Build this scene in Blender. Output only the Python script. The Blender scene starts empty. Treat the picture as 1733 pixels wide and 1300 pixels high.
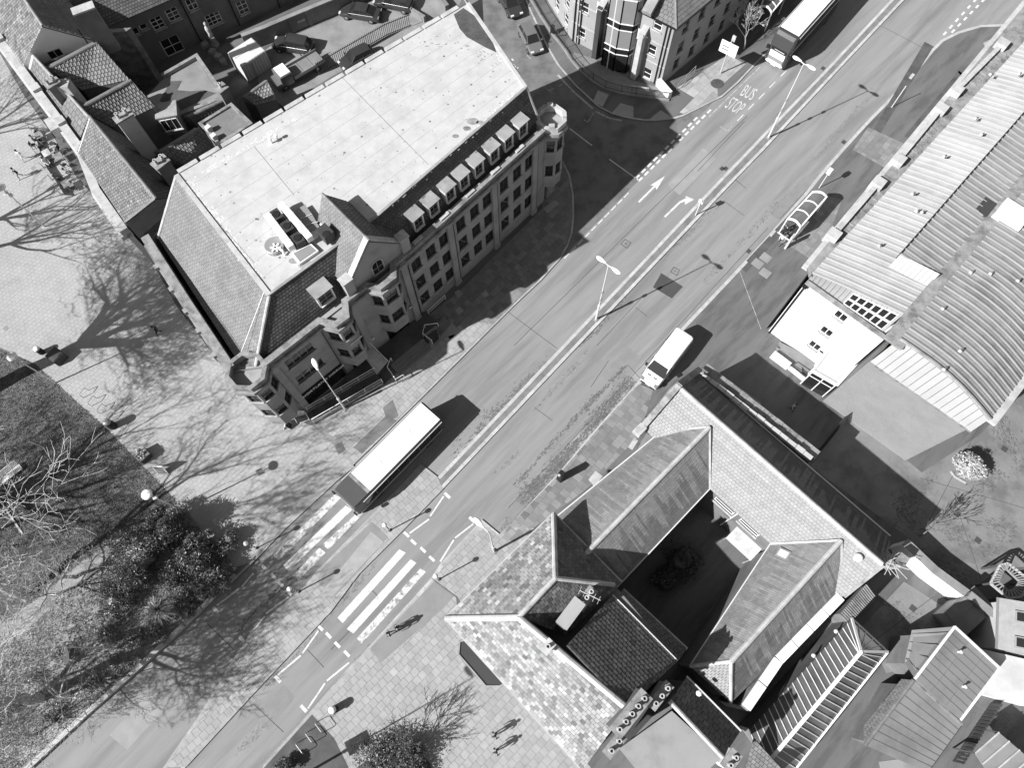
import bpy, bmesh, math, random
from mathutils import Vector, Matrix
R_ = math.radians
rnd = random.Random(7)
sc = bpy.context.scene
col = sc.collection

# ------------------------------------------------------------------ camera
IMG_W, IMG_H, FOC = 1733.0, 1300.0, 1224.0
CAM_H = 63.0
NADIR = (877.0, 1112.0)
_n = Vector((NADIR[0]-IMG_W/2, -(NADIR[1]-IMG_H/2), -FOC)).normalized()
_up = -_n
_y = Vector((0, 1, 0)); _y = (_y - _up*_y.dot(_up)).normalized()
_x = _y.cross(_up)
RCAM = Matrix((_x, _y, _up))            # camera axes -> world axes
camd = bpy.data.cameras.new('camera'); cam = bpy.data.objects.new('camera', camd); col.objects.link(cam)
camd.sensor_width = 36.0; camd.lens = FOC/IMG_W*36.0; camd.clip_start = 0.5; camd.clip_end = 6000
cam.matrix_world = Matrix.Translation((0, 0, CAM_H)) @ RCAM.to_4x4()
sc.camera = cam

# ------------------------------------------------------------------ light
SUN_AZ, SUN_EL = 28.5, 38.0             # direction in which shadows fall, height of the sun
world = bpy.data.worlds.new('World'); sc.world = world; world.use_nodes = True
nt = world.node_tree; bg = nt.nodes['Background']
sky = nt.nodes.new('ShaderNodeTexSky'); sky.sky_type = 'NISHITA'; sky.sun_disc = False
sky.sun_elevation = R_(SUN_EL); sky.sun_rotation = R_(90-(SUN_AZ+180))
bw = nt.nodes.new('ShaderNodeRGBToBW')   # black-and-white photograph: grey sky light
nt.links.new(sky.outputs[0], bw.inputs[0]); nt.links.new(bw.outputs[0], bg.inputs[0])
bg.inputs[1].default_value = 0.068
sd = bpy.data.lights.new('sun', 'SUN'); sun = bpy.data.objects.new('sun', sd); col.objects.link(sun)
sd.energy = 5.0; sd.angle = R_(0.55); sd.color = (1, 1, 1)
_d = Vector((math.cos(R_(SUN_AZ))*math.cos(R_(SUN_EL)), math.sin(R_(SUN_AZ))*math.cos(R_(SUN_EL)), -math.sin(R_(SUN_EL))))
sun.rotation_euler = _d.to_track_quat('-Z', 'Y').to_euler(); sun.location = (-60, -40, 90)
sc.view_settings.view_transform = 'Standard'; sc.view_settings.look = 'None'
sc.view_settings.gamma = 1.0; sc.view_settings.exposure = 0.76

# ------------------------------------------------------------------ survey + mesh helpers
def P(px, py, h=0.0):
    """point of the place at height h that the photograph shows at this pixel"""
    d = RCAM @ Vector(((px-IMG_W/2)/FOC, -(py-IMG_H/2)/FOC, -1.0))
    t = (CAM_H-h)/-d.z
    return Vector((d.x*t, d.y*t, h))
def PP(pts, h=0.0): return [P(x, y, h) for x, y in pts]
def az(a, b): d = b-a; return math.atan2(d.y, d.x)
def lerp(a, b, t): return a+(b-a)*t
ORG = {}
class MB:
    def __init__(s): s.v = []; s.f = []; s.c = []; s.m = []
    def add(s, verts, faces, shade=1.0, mi=0):
        k = len(s.v); s.v += [Vector(v) for v in verts]
        for f in faces: s.f.append([k+i for i in f]); s.c.append(shade); s.m.append(mi)
        return s
    def poly(s, pts, shade=1.0, mi=0): return s.add(pts, [list(range(len(pts)))], shade, mi)
    def prism(s, pts, z0, z1, shade=1.0, bottom=False, top=True, mi=0):
        pts = [Vector((p[0], p[1])) for p in pts]; n = len(pts)
        if sum(pts[i].x*pts[(i+1) % n].y-pts[(i+1) % n].x*pts[i].y for i in range(n)) < 0: pts.reverse()
        v = [(p.x, p.y, z0) for p in pts]+[(p.x, p.y, z1) for p in pts]
        f = [[i, (i+1) % n, n+(i+1) % n, n+i] for i in range(n)]
        if top: f.append([n+i for i in range(n)])
        if bottom: f.append([n-1-i for i in range(n)])
        return s.add(v, f, shade, mi)
    def slab(s, pts, t, shade=1.0, mi=0):
        """thick sheet under a flat 3-D polygon"""
        pts = [Vector(p) for p in pts]; n = len(pts)
        nr = Vector((0, 0, 0))
        for i in range(n): nr += (pts[i]-pts[0]).cross(pts[(i+1) % n]-pts[0])
        if nr.z < 0: pts.reverse(); nr = -nr
        nr.normalize()
        v = pts+[p-nr*t for p in pts]
        f = [list(range(n)), [2*n-1-i for i in range(n)]]+[[(i+1) % n, i, n+i, n+(i+1) % n] for i in range(n)]
        return s.add(v, f, shade, mi)
    def box(s, c, d, rz=0.0, shade=1.0, M=None, mi=0, taper=1.0):
        x, y, z = d[0]/2, d[1]/2, d[2]/2; c = Vector(c)
        v = [Vector((sx*x*(taper if sz > 0 else 1), sy*y*(taper if sz > 0 else 1), sz*z)) for sz in (-1, 1) for sx, sy in ((-1, -1), (1, -1), (1, 1), (-1, 1))]
        rot = Matrix.Rotation(rz, 3, 'Z')
        if M is not None: rot = M
        v = [c+rot @ q for q in v]
        return s.add(v, [[3, 2, 1, 0], [4, 5, 6, 7], [0, 1, 5, 4], [1, 2, 6, 5], [2, 3, 7, 6], [3, 0, 4, 7]], shade, mi)
    def beam(s, a, b, w, h, shade=1.0, up=Vector((0, 0, 1)), mi=0):
        """bar from a to b; w across, h along up, centred"""
        a = Vector(a); b = Vector(b); d = (b-a)
        if d.length < 1e-6: return s
        dn = d.normalized(); sd_ = dn.cross(up)
        if sd_.length < 1e-4: sd_ = dn.cross(Vector((1, 0, 0)))
        sd_.normalize(); u = sd_.cross(dn)
        v = [p+sd_*(i*w/2)+u*(j*h/2) for p in (a, b) for i, j in ((-1, -1), (1, -1), (1, 1), (-1, 1))]
        return s.add(v, [[0, 1, 2, 3], [7, 6, 5, 4], [0, 4, 5, 1], [1, 5, 6, 2], [2, 6, 7, 3], [3, 7, 4, 0]], shade, mi)
    def strip(s, path, w, z0, z1, shade=1.0, closed=False, side=0.0, mi=0):
        """wall or kerb along a ground path, mitred; side shifts it to the left by side*w"""
        p = [Vector((q[0], q[1])) for q in path]; n = len(p); L = []; Rr = []
        for i in range(n):
            a = p[i-1] if (i > 0 or closed) else None; b = p[(i+1) % n] if (i < n-1 or closed) else None
            d1 = (p[i]-a).normalized() if a is not None else (b-p[i]).normalized()
            d2 = (b-p[i]).normalized() if b is not None else d1
            n1 = Vector((-d1.y, d1.x)); n2 = Vector((-d2.y, d2.x)); m = (n1+n2)
            m = m.normalized() if m.length > 1e-4 else n1
            k = 1/max(0.4, m.dot(n1))
            L.append(p[i]+m*k*w*(0.5+side)); Rr.append(p[i]+m*k*w*(side-0.5))
        for i in range(n if closed else n-1):
            j = (i+1) % n
            v = [(Rr[i].x, Rr[i].y, z0), (Rr[j].x, Rr[j].y, z0), (L[j].x, L[j].y, z0), (L[i].x, L[i].y, z0),
                 (Rr[i].x, Rr[i].y, z1), (Rr[j].x, Rr[j].y, z1), (L[j].x, L[j].y, z1), (L[i].x, L[i].y, z1)]
            f = [[4, 5, 6, 7], [0, 1, 5, 4], [2, 3, 7, 6]]
            if not closed and i == 0: f.append([3, 0, 4, 7])
            if not closed and i == n-2: f.append([1, 2, 6, 5])
            s.add(v, f, shade, mi)
        return s
    def tube(s, path, r, n=8, shade=1.0, r2=None, cap=True, mi=0):
        path = [Vector(p) for p in path]; m = len(path); rs = r if isinstance(r, (list, tuple)) else None
        k0 = len(s.v); pu = None
        for i, p in enumerate(path):
            d = (path[min(i+1, m-1)]-path[max(i-1, 0)]).normalized()
            u = pu if pu is not None else (Vector((0, 0, 1)) if abs(d.z) < .9 else Vector((1, 0, 0)))
            sd_ = d.cross(u)
            if sd_.length < 1e-3: sd_ = d.cross(Vector((0.3, 1, 0.2)))
            sd_.normalize(); u = sd_.cross(d); pu = u
            rr = rs[i] if rs else (r if r2 is None else r+(r2-r)*i/(m-1))
            for j in range(n):
                t = 2*math.pi*j/n; s.v.append(p+sd_*(math.cos(t)*rr)+u*(math.sin(t)*rr))
        for i in range(m-1):
            for j in range(n):
                a = k0+i*n+j; b = k0+i*n+(j+1) % n
                s.f.append([a, b, b+n, a+n]); s.c.append(shade); s.m.append(mi)
        if cap and n > 2:
            s.f.append([k0+n-1-j for j in range(n)]); s.c.append(shade); s.m.append(mi)
            s.f.append([k0+(m-1)*n+j for j in range(n)]); s.c.append(shade); s.m.append(mi)
        return s
    def lathe(s, prof, c=(0, 0, 0), n=14, shade=1.0, sx=1.0, sy=1.0, rz=0.0, mi=0):
        c = Vector(c); k0 = len(s.v); m = len(prof)
        for r, z in prof:
            for j in range(n):
                t = 2*math.pi*j/n+rz; s.v.append(c+Vector((math.cos(t)*r*sx, math.sin(t)*r*sy, z)))
        for i in range(m-1):
            for j in range(n):
                a = k0+i*n+j; b = k0+i*n+(j+1) % n
                s.f.append([a, b, b+n, a+n]); s.c.append(shade); s.m.append(mi)
        s.f.append([k0+n-1-j for j in range(n)]); s.c.append(shade); s.m.append(mi)
        s.f.append([k0+(m-1)*n+j for j in range(n)]); s.c.append(shade); s.m.append(mi)
        return s
    def ball(s, c, r, n=10, m=6, sz=1.0, shade=1.0, mi=0):
        prof = [(max(1e-3, r*math.sin(math.pi*i/m)), -r*math.cos(math.pi*i/m)*sz) for i in range(m+1)]
        return s.lathe(prof, c, n, shade, mi=mi)
    def build(s, name, mat, parent=None, smooth=False, shade=False, local=False, bevel=0):
        me = bpy.data.meshes.new(name)
        o = ORG.get(parent, Vector((0, 0, 0))) if (parent is not None and not local) else Vector((0, 0, 0))
        me.from_pydata([tuple(v-o) for v in s.v], [], s.f)
        mats = mat if isinstance(mat, (list, tuple)) else [mat]
        for mm in mats: me.materials.append(M[mm])
        if len(mats) > 1:
            me.polygons.foreach_set('material_index', s.m)
        if shade:
            at = me.color_attributes.new('shade', 'FLOAT_COLOR', 'CORNER')
            buf = []
            for p, c in zip(me.polygons, s.c): buf += [c, c, c, 1.0]*p.loop_total
            at.data.foreach_set('color', buf)
        if smooth:
            me.polygons.foreach_set('use_smooth', [True]*len(me.polygons))
        me.update()
        ob = bpy.data.objects.new(name, me); col.objects.link(ob)
        if parent is not None: ob.parent = parent; ORG[ob] = ORG.get(parent, Vector((0, 0, 0)))
        if bevel:
            bv = ob.modifiers.new('bevel', 'BEVEL'); bv.width = bevel; bv.segments = 2; bv.limit_method = 'ANGLE'; bv.angle_limit = R_(35)
        return ob
def tag(o, label=None, cat=None, group=None, kind=None):
    if label: o['label'] = label
    if cat: o['category'] = cat
    if group: o['group'] = group
    if kind: o['kind'] = kind
    return o
def thing(name, loc, label, cat, group=None, rz=0.0):
    o = bpy.data.objects.new(name, None); col.objects.link(o); o.empty_display_size = 0.3
    o.location = loc; o.rotation_euler = (0, 0, rz); ORG[o] = Vector(loc)
    return tag(o, label, cat, group)
def copy_tree(o, parent=None):
    c = o.copy(); col.objects.link(c)
    if parent is not None: c.parent = parent
    for ch in list(o.children): copy_tree(ch, c)
    return c
def place(me_ob, name, loc, rz, parent=None):
    """another object sharing me_ob's mesh"""
    c = bpy.data.objects.new(name, me_ob.data if hasattr(me_ob, 'data') else me_ob); col.objects.link(c)
    off = ORG.get(parent, Vector((0, 0, 0)))
    c.location = Vector(loc)-off; c.rotation_euler = (0, 0, rz)
    if parent is not None: c.parent = parent
    return c

# ------------------------------------------------------------------ materials (all grey: the photograph is black and white)
M = {}
def mat(name, v, rough=0.85, var=0.12, scale=0.6, fine=0.08, fscale=14.0, bump=0.15, attr=False, rndv=0.0, metal=0.0, spec=0.3, stretch=None, rot=0.0, blot=0.0, bscale=0.25, emit=0.0):
    m = bpy.data.materials.new(name); m.use_nodes = True; M[name] = m
    t = m.node_tree; N = t.nodes; Lk = t.links; b = N['Principled BSDF']
    b.inputs['Roughness'].default_value = rough; b.inputs['Metallic'].default_value = metal
    b.inputs['Specular IOR Level'].default_value = spec
    geo = N.new('ShaderNodeNewGeometry'); mp = N.new('ShaderNodeMapping'); Lk.new(geo.outputs['Position'], mp.inputs[0])
    mp.inputs['Rotation'].default_value = (0, 0, rot)
    mp2 = N.new('ShaderNodeMapping'); Lk.new(mp.outputs[0], mp2.inputs[0])
    mp2.inputs['Scale'].default_value = stretch or (1, 1, 1)
    def noise(sc_, det=4.0, ro=0.6, src=mp2):
        n = N.new('ShaderNodeTexNoise'); n.inputs['Scale'].default_value = sc_; n.inputs['Detail'].default_value = det; n.inputs['Roughness'].default_value = ro
        Lk.new(src.outputs[0], n.inputs['Vector']); return n.outputs['Fac']
    def rng(src, lo, hi, a=0.3, c=0.7):
        r = N.new('ShaderNodeMapRange'); r.inputs[1].default_value = a; r.inputs[2].default_value = c; r.inputs[3].default_value = lo; r.inputs[4].default_value = hi
        Lk.new(src, r.inputs[0]); return r.outputs[0]
    def mul(a, c):
        k = N.new('ShaderNodeMath'); k.operation = 'MULTIPLY'
        for i, q in enumerate((a, c)):
            if isinstance(q, (int, float)): k.inputs[i].default_value = q
            else: Lk.new(q, k.inputs[i])
        return k.outputs[0]
    f = mul(rng(noise(scale), 1-var, 1+var), v)
    fn = noise(fscale, 3.0, 0.7, mp)
    if fine: f = mul(f, rng(fn, 1-fine, 1+fine))
    if blot: f = mul(f, rng(noise(bscale, 5.0, 0.65), 1-blot, 1.0, 0.38, 0.52))
    if attr:
        a = N.new('ShaderNodeAttribute'); a.attribute_name = 'shade'; f = mul(f, a.outputs['Fac'])
    if rndv:
        oi = N.new('ShaderNodeObjectInfo'); f = mul(f, rng(oi.outputs['Random'], 1-rndv, 1+rndv, 0.0, 1.0))
    Lk.new(f, b.inputs['Base Color'])
    if bump:
        bp = N.new('ShaderNodeBump'); bp.inputs['Strength'].default_value = bump; bp.inputs['Distance'].default_value = 0.03
        Lk.new(fn, bp.inputs['Height']); Lk.new(bp.outputs[0], b.inputs['Normal'])
    return m
mat('ground', .13, var=.2, blot=.3)
mat('asphalt', .228, var=.12, scale=.9, fine=.18, fscale=26, blot=.22, bscale=.5, rot=-.81, stretch=(.10, 1, 1))
mat('asphalt_dark', .085, var=.2, scale=.8, fine=.15, fscale=16, blot=.25, bscale=.5)
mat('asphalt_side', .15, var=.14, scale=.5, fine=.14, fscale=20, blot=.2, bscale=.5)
mat('asphalt_new', .06, var=.1)
mat('tarmac_path', .125, var=.12, scale=.9, fine=.16, fscale=18, blot=.28, bscale=.8, rot=-.81, stretch=(.22, 1, 1))
mat('kerb', .34, var=.12, scale=2, fine=.1, attr=True)
mat('slab_bed', .17, var=.1)
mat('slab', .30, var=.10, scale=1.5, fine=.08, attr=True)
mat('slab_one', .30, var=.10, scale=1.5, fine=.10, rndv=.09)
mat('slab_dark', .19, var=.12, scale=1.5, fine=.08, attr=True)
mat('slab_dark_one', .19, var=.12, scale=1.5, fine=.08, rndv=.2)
mat('block', .335, var=.06, scale=.5, fine=.06, attr=True, blot=.10, bscale=.35)
mat('paint', .60, var=.12, scale=3, fine=.12, fscale=30, blot=.22, bscale=2.5)
mat('paint_worn', .55, var=.2, scale=4, fine=.25, fscale=25, blot=.6, bscale=2.2)
mat('paint_faint', .36, var=.2, scale=3, fine=.2, fscale=25, blot=.35, bscale=3)
mat('soil', .07, var=.3, scale=1.5, fine=.3, fscale=9, bump=.5)
mat('grass', .10, var=.3, scale=.8, fine=.4, fscale=7, bump=.8)
mat('blade', .14, var=.3, scale=.8, fine=.2, attr=True)
mat('stone', .30, var=.1, scale=.5, fine=.06, blot=.12, bscale=.5)
mat('stone_pale', .42, var=.12, scale=1.2, fine=.1, blot=.2, bscale=1.0)
mat('stone_dirty', .24, var=.25, scale=1.4, fine=.2, blot=.4, bscale=1.0)
mat('membrane', .445, var=.07, scale=1.2, fine=.05, blot=.10, bscale=.5, rough=.6)
mat('lead', .30, var=.15, scale=1.0, fine=.06, rough=.5, blot=.15)
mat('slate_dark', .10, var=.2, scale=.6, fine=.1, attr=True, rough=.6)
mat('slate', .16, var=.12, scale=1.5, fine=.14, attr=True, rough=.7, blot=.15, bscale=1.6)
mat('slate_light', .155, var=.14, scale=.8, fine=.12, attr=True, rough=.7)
mat('slate_deck', .06, var=.2, scale=2, fine=.2)
mat('pantile', .22, var=.16, scale=.6, fine=.1, attr=True)
mat('brick', .17, var=.14, scale=.8, fine=.15, fscale=9, blot=.15)
mat('brick_pale', .29, var=.08, scale=.6, fine=.06, fscale=9)
mat('mortar', .34, var=.1)
mat('membrane_seam', .405, var=.08, fine=.05, bump=0)
mat('cream_render', .86, var=.06, scale=.6, fine=.03, blot=.08)
mat('render', .70, var=.05, scale=.5, fine=.03, blot=.06)
mat('render_grey', .45, var=.08, scale=.6, fine=.05, blot=.15)
mat('white_paint', .75, var=.04, fine=.03, bump=0, rough=.5)
mat('metal_grey', .30, rough=.4, metal=.3, var=.05, bump=0)
mat('metal_dark', .05, rough=.45, var=.1, bump=0)
mat('metal_pale', .55, rough=.4, var=.05, bump=0)
mat('steel', .55, rough=.25, metal=.9, var=.05, bump=0)
mat('glass', .02, rough=.06, var=.0, fine=0, bump=0, spec=.6)
mat('glass_roof', .13, rough=.1, var=.35, fine=0, bump=0, spec=.8, scale=.5)
mat('black', .015, rough=.6, var=.1, bump=0)
mat('rubber', .02, rough=.8, var=.1, bump=0)
mat('dark_void', .02, rough=.9, var=.1, bump=0)
mat('car_dark', .035, rough=.18, var=0, fine=0, bump=0, spec=.6)
mat('car_mid', .13, rough=.2, var=0, fine=0, bump=0, spec=.6)
mat('car_white', .8, rough=.25, var=.02, fine=0, bump=0, spec=.5)
mat('bus_dark', .05, rough=.25, var=.05, fine=0, bump=0, spec=.5)
mat('bus_grey', .075, rough=.4, var=.1, fine=.05, bump=0)
mat('lamp_white', .9, rough=.4, var=0, fine=0, bump=0)  # plain white for lamp heads and globes, no glow
mat('bark', .14, var=.2, scale=2, fine=.2)
mat('bark_pale', .42, var=.2, scale=2, fine=.1)
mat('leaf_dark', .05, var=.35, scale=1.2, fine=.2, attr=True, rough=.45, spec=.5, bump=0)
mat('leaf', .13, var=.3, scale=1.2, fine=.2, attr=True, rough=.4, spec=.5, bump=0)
mat('leaf_pale', .34, var=.2, scale=1.2, fine=.2, attr=True, bump=0)
mat('sheet', .36, var=.10, scale=.5, fine=.03, rough=.5, attr=True, rndv=.05, blot=.08)
mat('sheet_grey', .24, var=.16, scale=.35, fine=.06, rough=.55, attr=True, rndv=.10, blot=.25, bscale=.5)
mat('felt', .22, var=.10, scale=.3, fine=.05, blot=.15, bscale=.3)
mat('timber', .25, var=.15, scale=1, fine=.1, rndv=.15)
mat('timber_dark', .07, var=.15, scale=1, fine=.1, rndv=.15)
mat('skin', .38, var=.05, bump=0, rough=.6)
mat('cloth_dark', .02, var=.2, rough=.9, bump=0)
mat('cloth_mid', .14, var=.2, rough=.9, bump=0)
mat('cloth_pale', .55, var=.1, rough=.9, bump=0)
mat('hair', .03, var=.2, rough=.7, bump=0)
mat('concrete', .23, var=.12, scale=.6, fine=.08, blot=.2, bscale=.4)
mat('water_dark', .03, rough=.15, bump=0)

def clip_rect(poly, ax, ay, x0, x1, y0, y1):
    """part of a 2-D polygon [(s,t)] inside a rectangle"""
    for k, lim, sg in ((0, x0, 1), (0, x1, -1), (1, y0, 1), (1, y1, -1)):
        out = []; n = len(poly)
        if n < 3: return []
        for i in range(n):
            a = poly[i]; b = poly[(i+1) % n]; da = (a[k]-lim)*sg; db = (b[k]-lim)*sg
            if da >= 0: out.append(a)
            if (da > 0 and db < 0) or (da < 0 and db > 0):
                t = da/(da-db); out.append((a[0]+(b[0]-a[0])*t, a[1]+(b[1]-a[1])*t))
        poly = out
    return poly
def parea(p): return 0.5*sum(p[i][0]*p[(i+1) % len(p)][1]-p[(i+1) % len(p)][0]*p[i][1] for i in range(len(p)))
def pave(parent, pts, ang, w, h, z, mat_many, mat_one=None, gap=.022, n_one=0, bond=.5, thick=.03, var=.14, name='paving_slab', odd=.04):
    """lay slabs over a ground polygon (3-D or 2-D points); whole slabs that show largest become objects, the rest one mesh"""
    ca, sa = math.cos(ang), math.sin(ang); o = Vector((pts[0][0], pts[0][1]))
    loc = [((p[0]-o.x)*ca+(p[1]-o.y)*sa, -(p[0]-o.x)*sa+(p[1]-o.y)*ca) for p in pts]
    xs = [p[0] for p in loc]; ys = [p[1] for p in loc]
    mb = MB(); whole = []
    j = math.floor(min(ys)/h)
    while j*h < max(ys):
        sh = (bond*w if j % 2 else 0); i = math.floor((min(xs)-sh)/w)
        while i*w+sh < max(xs):
            x0 = i*w+sh+gap/2; x1 = i*w+sh+w-gap/2; y0 = j*h+gap/2; y1 = j*h+h-gap/2
            q = clip_rect(loc, 0, 0, x0, x1, y0, y1); i += 1
            if len(q) < 3: continue
            A = abs(parea(q))
            if A < .02*w*h: continue
            if A > .995*(x1-x0)*(y1-y0): whole.append(((x0+x1)/2, (y0+y1)/2)); continue
            s_ = 1+rnd.uniform(-var, var)
            mb.prism([(o.x+a*ca-b*sa, o.y+a*sa+b*ca) for a, b in q], z-thick, z+rnd.uniform(-.004, .003), s_)
        j += 1
    def wpos(c): return Vector((o.x+c[0]*ca-c[1]*sa, o.y+c[0]*sa+c[1]*ca, z))
    ones = []
    if n_one:
        def vis(c):
            p = wpos(c); q = RCAM.transposed() @ (p-Vector((0, 0, CAM_H))); u = IMG_W/2+FOC*q.x/-q.z; v = IMG_H/2-FOC*q.y/-q.z
            return (0 < u < IMG_W and 0 < v < IMG_H), q.length
        vv = sorted([(vis(c)[1], c) for c in whole if vis(c)[0]])
        ones = [c for _, c in vv[:n_one]]
    so = set(ones)
    for c in whole:
        if c in so: continue
        s_ = 1+rnd.uniform(-var, var)
        if rnd.random() < odd: s_ *= rnd.choice((.7, 1.2))
        p = wpos(c); dx = (w-gap)/2; dy = (h-gap)/2
        mb.prism([(p.x+a*dx*ca-b*dy*sa, p.y+a*dx*sa+b*dy*ca) for a, b in ((-1, -1), (1, -1), (1, 1), (-1, 1))], z-thick, z+rnd.uniform(-.004, .003), s_)
    if ones:
        t = MB(); t.prism([((w-gap)/2*a, (h-gap)/2*b) for a, b in ((-1, -1), (1, -1), (1, 1), (-1, 1))], -thick, 0)
        proto = t.build(name, mat_one, None)
        off = ORG.get(parent, Vector((0, 0, 0)))
        proto.location = wpos(ones[0])-off; proto.rotation_euler = (0, 0, ang); proto.parent = parent
        for c in ones[1:]:
            q = place(proto, name, wpos(c)+Vector((0, 0, rnd.uniform(-.004, .003))), ang, parent)
    if mb.f:
        ob = mb.build(name+'_field', mat_many, parent, shade=True); ob['kind'] = 'stuff'
def tiles(parent, pts, w, h, mat_, lift=.02, gap=.04, var=.18, name='roof_tiles', bond=.5, shape='flat', streak=0.0, base_t=.10, base_mat=None, patchy=0.0):
    """cover a sloping roof polygon; pts[0]->pts[1] is the eave; returns (base, tiles)"""
    pts = [Vector(p) for p in pts]
    e = (pts[1]-pts[0]).normalized(); n = Vector((0, 0, 0))
    for i in range(1, len(pts)-1): n += (pts[i]-pts[0]).cross(pts[i+1]-pts[0])
    if n.z < 0: n = -n
    n.normalize(); e = (e-n*e.dot(n)).normalized(); up = n.cross(e)
    if up.z < 0: up = -up
    loc = [((p-pts[0]).dot(e), (p-pts[0]).dot(up)) for p in pts]
    # a roof polygon that is not quite flat is followed as a fan of triangles
    dev = [0.0]*len(pts); mp_ = sum(pts, Vector())/len(pts); cen = pts[0]
    dn = [(p-pts[0]).dot(n) for p in pts]
    def delta(a, b):
        if max(abs(x) for x in dn) < .01: return 0.0
        best = None
        for k in range(1, len(loc)-1):
            (x1, y1), (x2, y2), (x3, y3) = loc[0], loc[k], loc[k+1]; D = (y2-y3)*(x1-x3)+(x3-x2)*(y1-y3)
            if abs(D) < 1e-9: continue
            l1 = ((y2-y3)*(a-x3)+(x3-x2)*(b-y3))/D; l2 = ((y3-y1)*(a-x3)+(x1-x3)*(b-y3))/D; l3 = 1-l1-l2
            q = min(l1, l2, l3)
            if best is None or q > best[0]: best = (q, l1*dn[0]+l2*dn[k]+l3*dn[k+1])
        return best[1] if best else 0.0
    bm_ = MB()
    for k in range(1, len(pts)-1): bm_.slab([pts[0]-n*.05, pts[k]-n*.05, pts[k+1]-n*.05], base_t)
    base = bm_.build('roof_deck', base_mat or 'slate_deck', parent, shade=True)
    xs = [p[0] for p in loc]; ys = [p[1] for p in loc]; mb = MB()
    j = math.floor(min(ys)/h); seeds = {}
    while j*h < max(ys):
        cj = 1+rnd.uniform(-.07, .07)
        sh = (bond*w if j % 2 else 0)+(rnd.uniform(-.12, .12)*w if bond else 0); i = math.floor((min(xs)-sh)/w)
        while i*w+sh < max(xs):
            x0, x1, y0, y1 = i*w+sh+gap/2, i*w+sh+w-gap/2, j*h, j*h+h*(1-gap*.9/h); i += 1
            q = clip_rect(loc, 0, 0, x0, x1, y0, y1)
            if len(q) < 3 or abs(parea(q)) < .03*w*h: continue
            s_ = (1+rnd.uniform(-var, var))*cj
            if patchy and rnd.random() < patchy: s_ *= rnd.choice((.62, .75, 1.3, 1.45))
            if streak:
                key = int((x0+1000)/(w*1.3)); s0 = seeds.setdefault(key, rnd.uniform(0, 1)); yy = (y0-min(ys))/(max(ys)-min(ys))
                kk = (s0*.8+.12+rnd.uniform(-.05, .05)-yy)/.16; s_ *= 1-streak*max(0.0, min(1.0, kk))
            def pt(a, b, l): return pts[0]+e*a+up*b+n*(l+delta(a, b))
            if shape == 'flat':
                v = [pt(a, b, lift*(1-(b-y0)/(y1-y0))) for a, b in q]
                lo = [pt(a, b, -.03) for a, b in q]; m_ = len(q)
                mb.add(v+lo, [list(range(m_))]+[[k, m_+k, m_+(k+1) % m_, (k+1) % m_] for k in range(m_)], s_)
            else:                       # rolled pantile: low channel and high roll
                xm = x0+(x1-x0)*.55; xr = x0+(x1-x0)*.78
                for (u0, u1, l0, l1, sm) in ((x0, xm, lift*.5, lift*.4, .80), (xm, xr, lift*.6, lift*2.6, 1.0), (xr, x1+gap, lift*2.6, lift*.6, 1.05)):
                    qq = clip_rect(q, 0, 0, u0, u1, y0, y1)
                    if len(qq) < 3: continue
                    mb.add([pt(a, b, (l0+(l1-l0)*((a-u0)/(u1-u0)))+lift*1.2*(1-(b-y0)/(y1-y0))) for a, b in qq], [list(range(len(qq)))], s_*sm)
                    # tail of the tile
                    a0, a1 = max(u0, min(p[0] for p in qq)), min(u1, max(p[0] for p in qq)); b0 = min(p[1] for p in qq)
                    if a1-a0 > .01: mb.add([pt(a0, b0, l0+lift*1.2), pt(a1, b0, l1+lift*1.2), pt(a1, b0, -.02), pt(a0, b0, -.02)], [[0, 3, 2, 1]], s_*.9)
        j += 1
    tl = mb.build(name, mat_, parent, shade=True); tl['kind'] = 'stuff'
    return base, tl
def ridge(parent, a, b, r=.14, mat_='slate_light', seg=.45, name='ridge_tiles', shade=1.15):
    a = Vector(a); b = Vector(b); L = (b-a).length; k = max(1, int(L/seg)); mb = MB()
    d = (b-a)/k; up = Vector((0, 0, 1)); sd_ = d.normalized().cross(up).normalized(); u = sd_.cross(d.normalized())
    for i in range(k):
        p = a+d*i; q = a+d*(i+.985); s_ = shade*(1+rnd.uniform(-.12, .12)); dz = rnd.uniform(0, .012)
        pr = [(-1, -.35), (-.62, .35), (0, .62), (.62, .35), (1, -.35)]
        v = [c+sd_*(x*r)+u*(y*r+dz) for c in (p, q) for x, y in pr]
        mb.add(v, [[i_, i_+1, i_+6, i_+5] for i_ in range(4)]+[[4, 3, 2, 1, 0], [5, 6, 7, 8, 9]], s_)
    o = mb.build(name, mat_, parent, shade=True); o['kind'] = 'stuff'; return o
mat('paint_letter', .52, var=.15, scale=3, fine=.2, fscale=25, blot=.25, bscale=3)
mat('reservation', .18, var=.14, scale=1.2, fine=.14, fscale=18, blot=.2, bscale=1.0)
mat('apron', .215, var=.08, scale=1, fine=.12, fscale=22)
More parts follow.
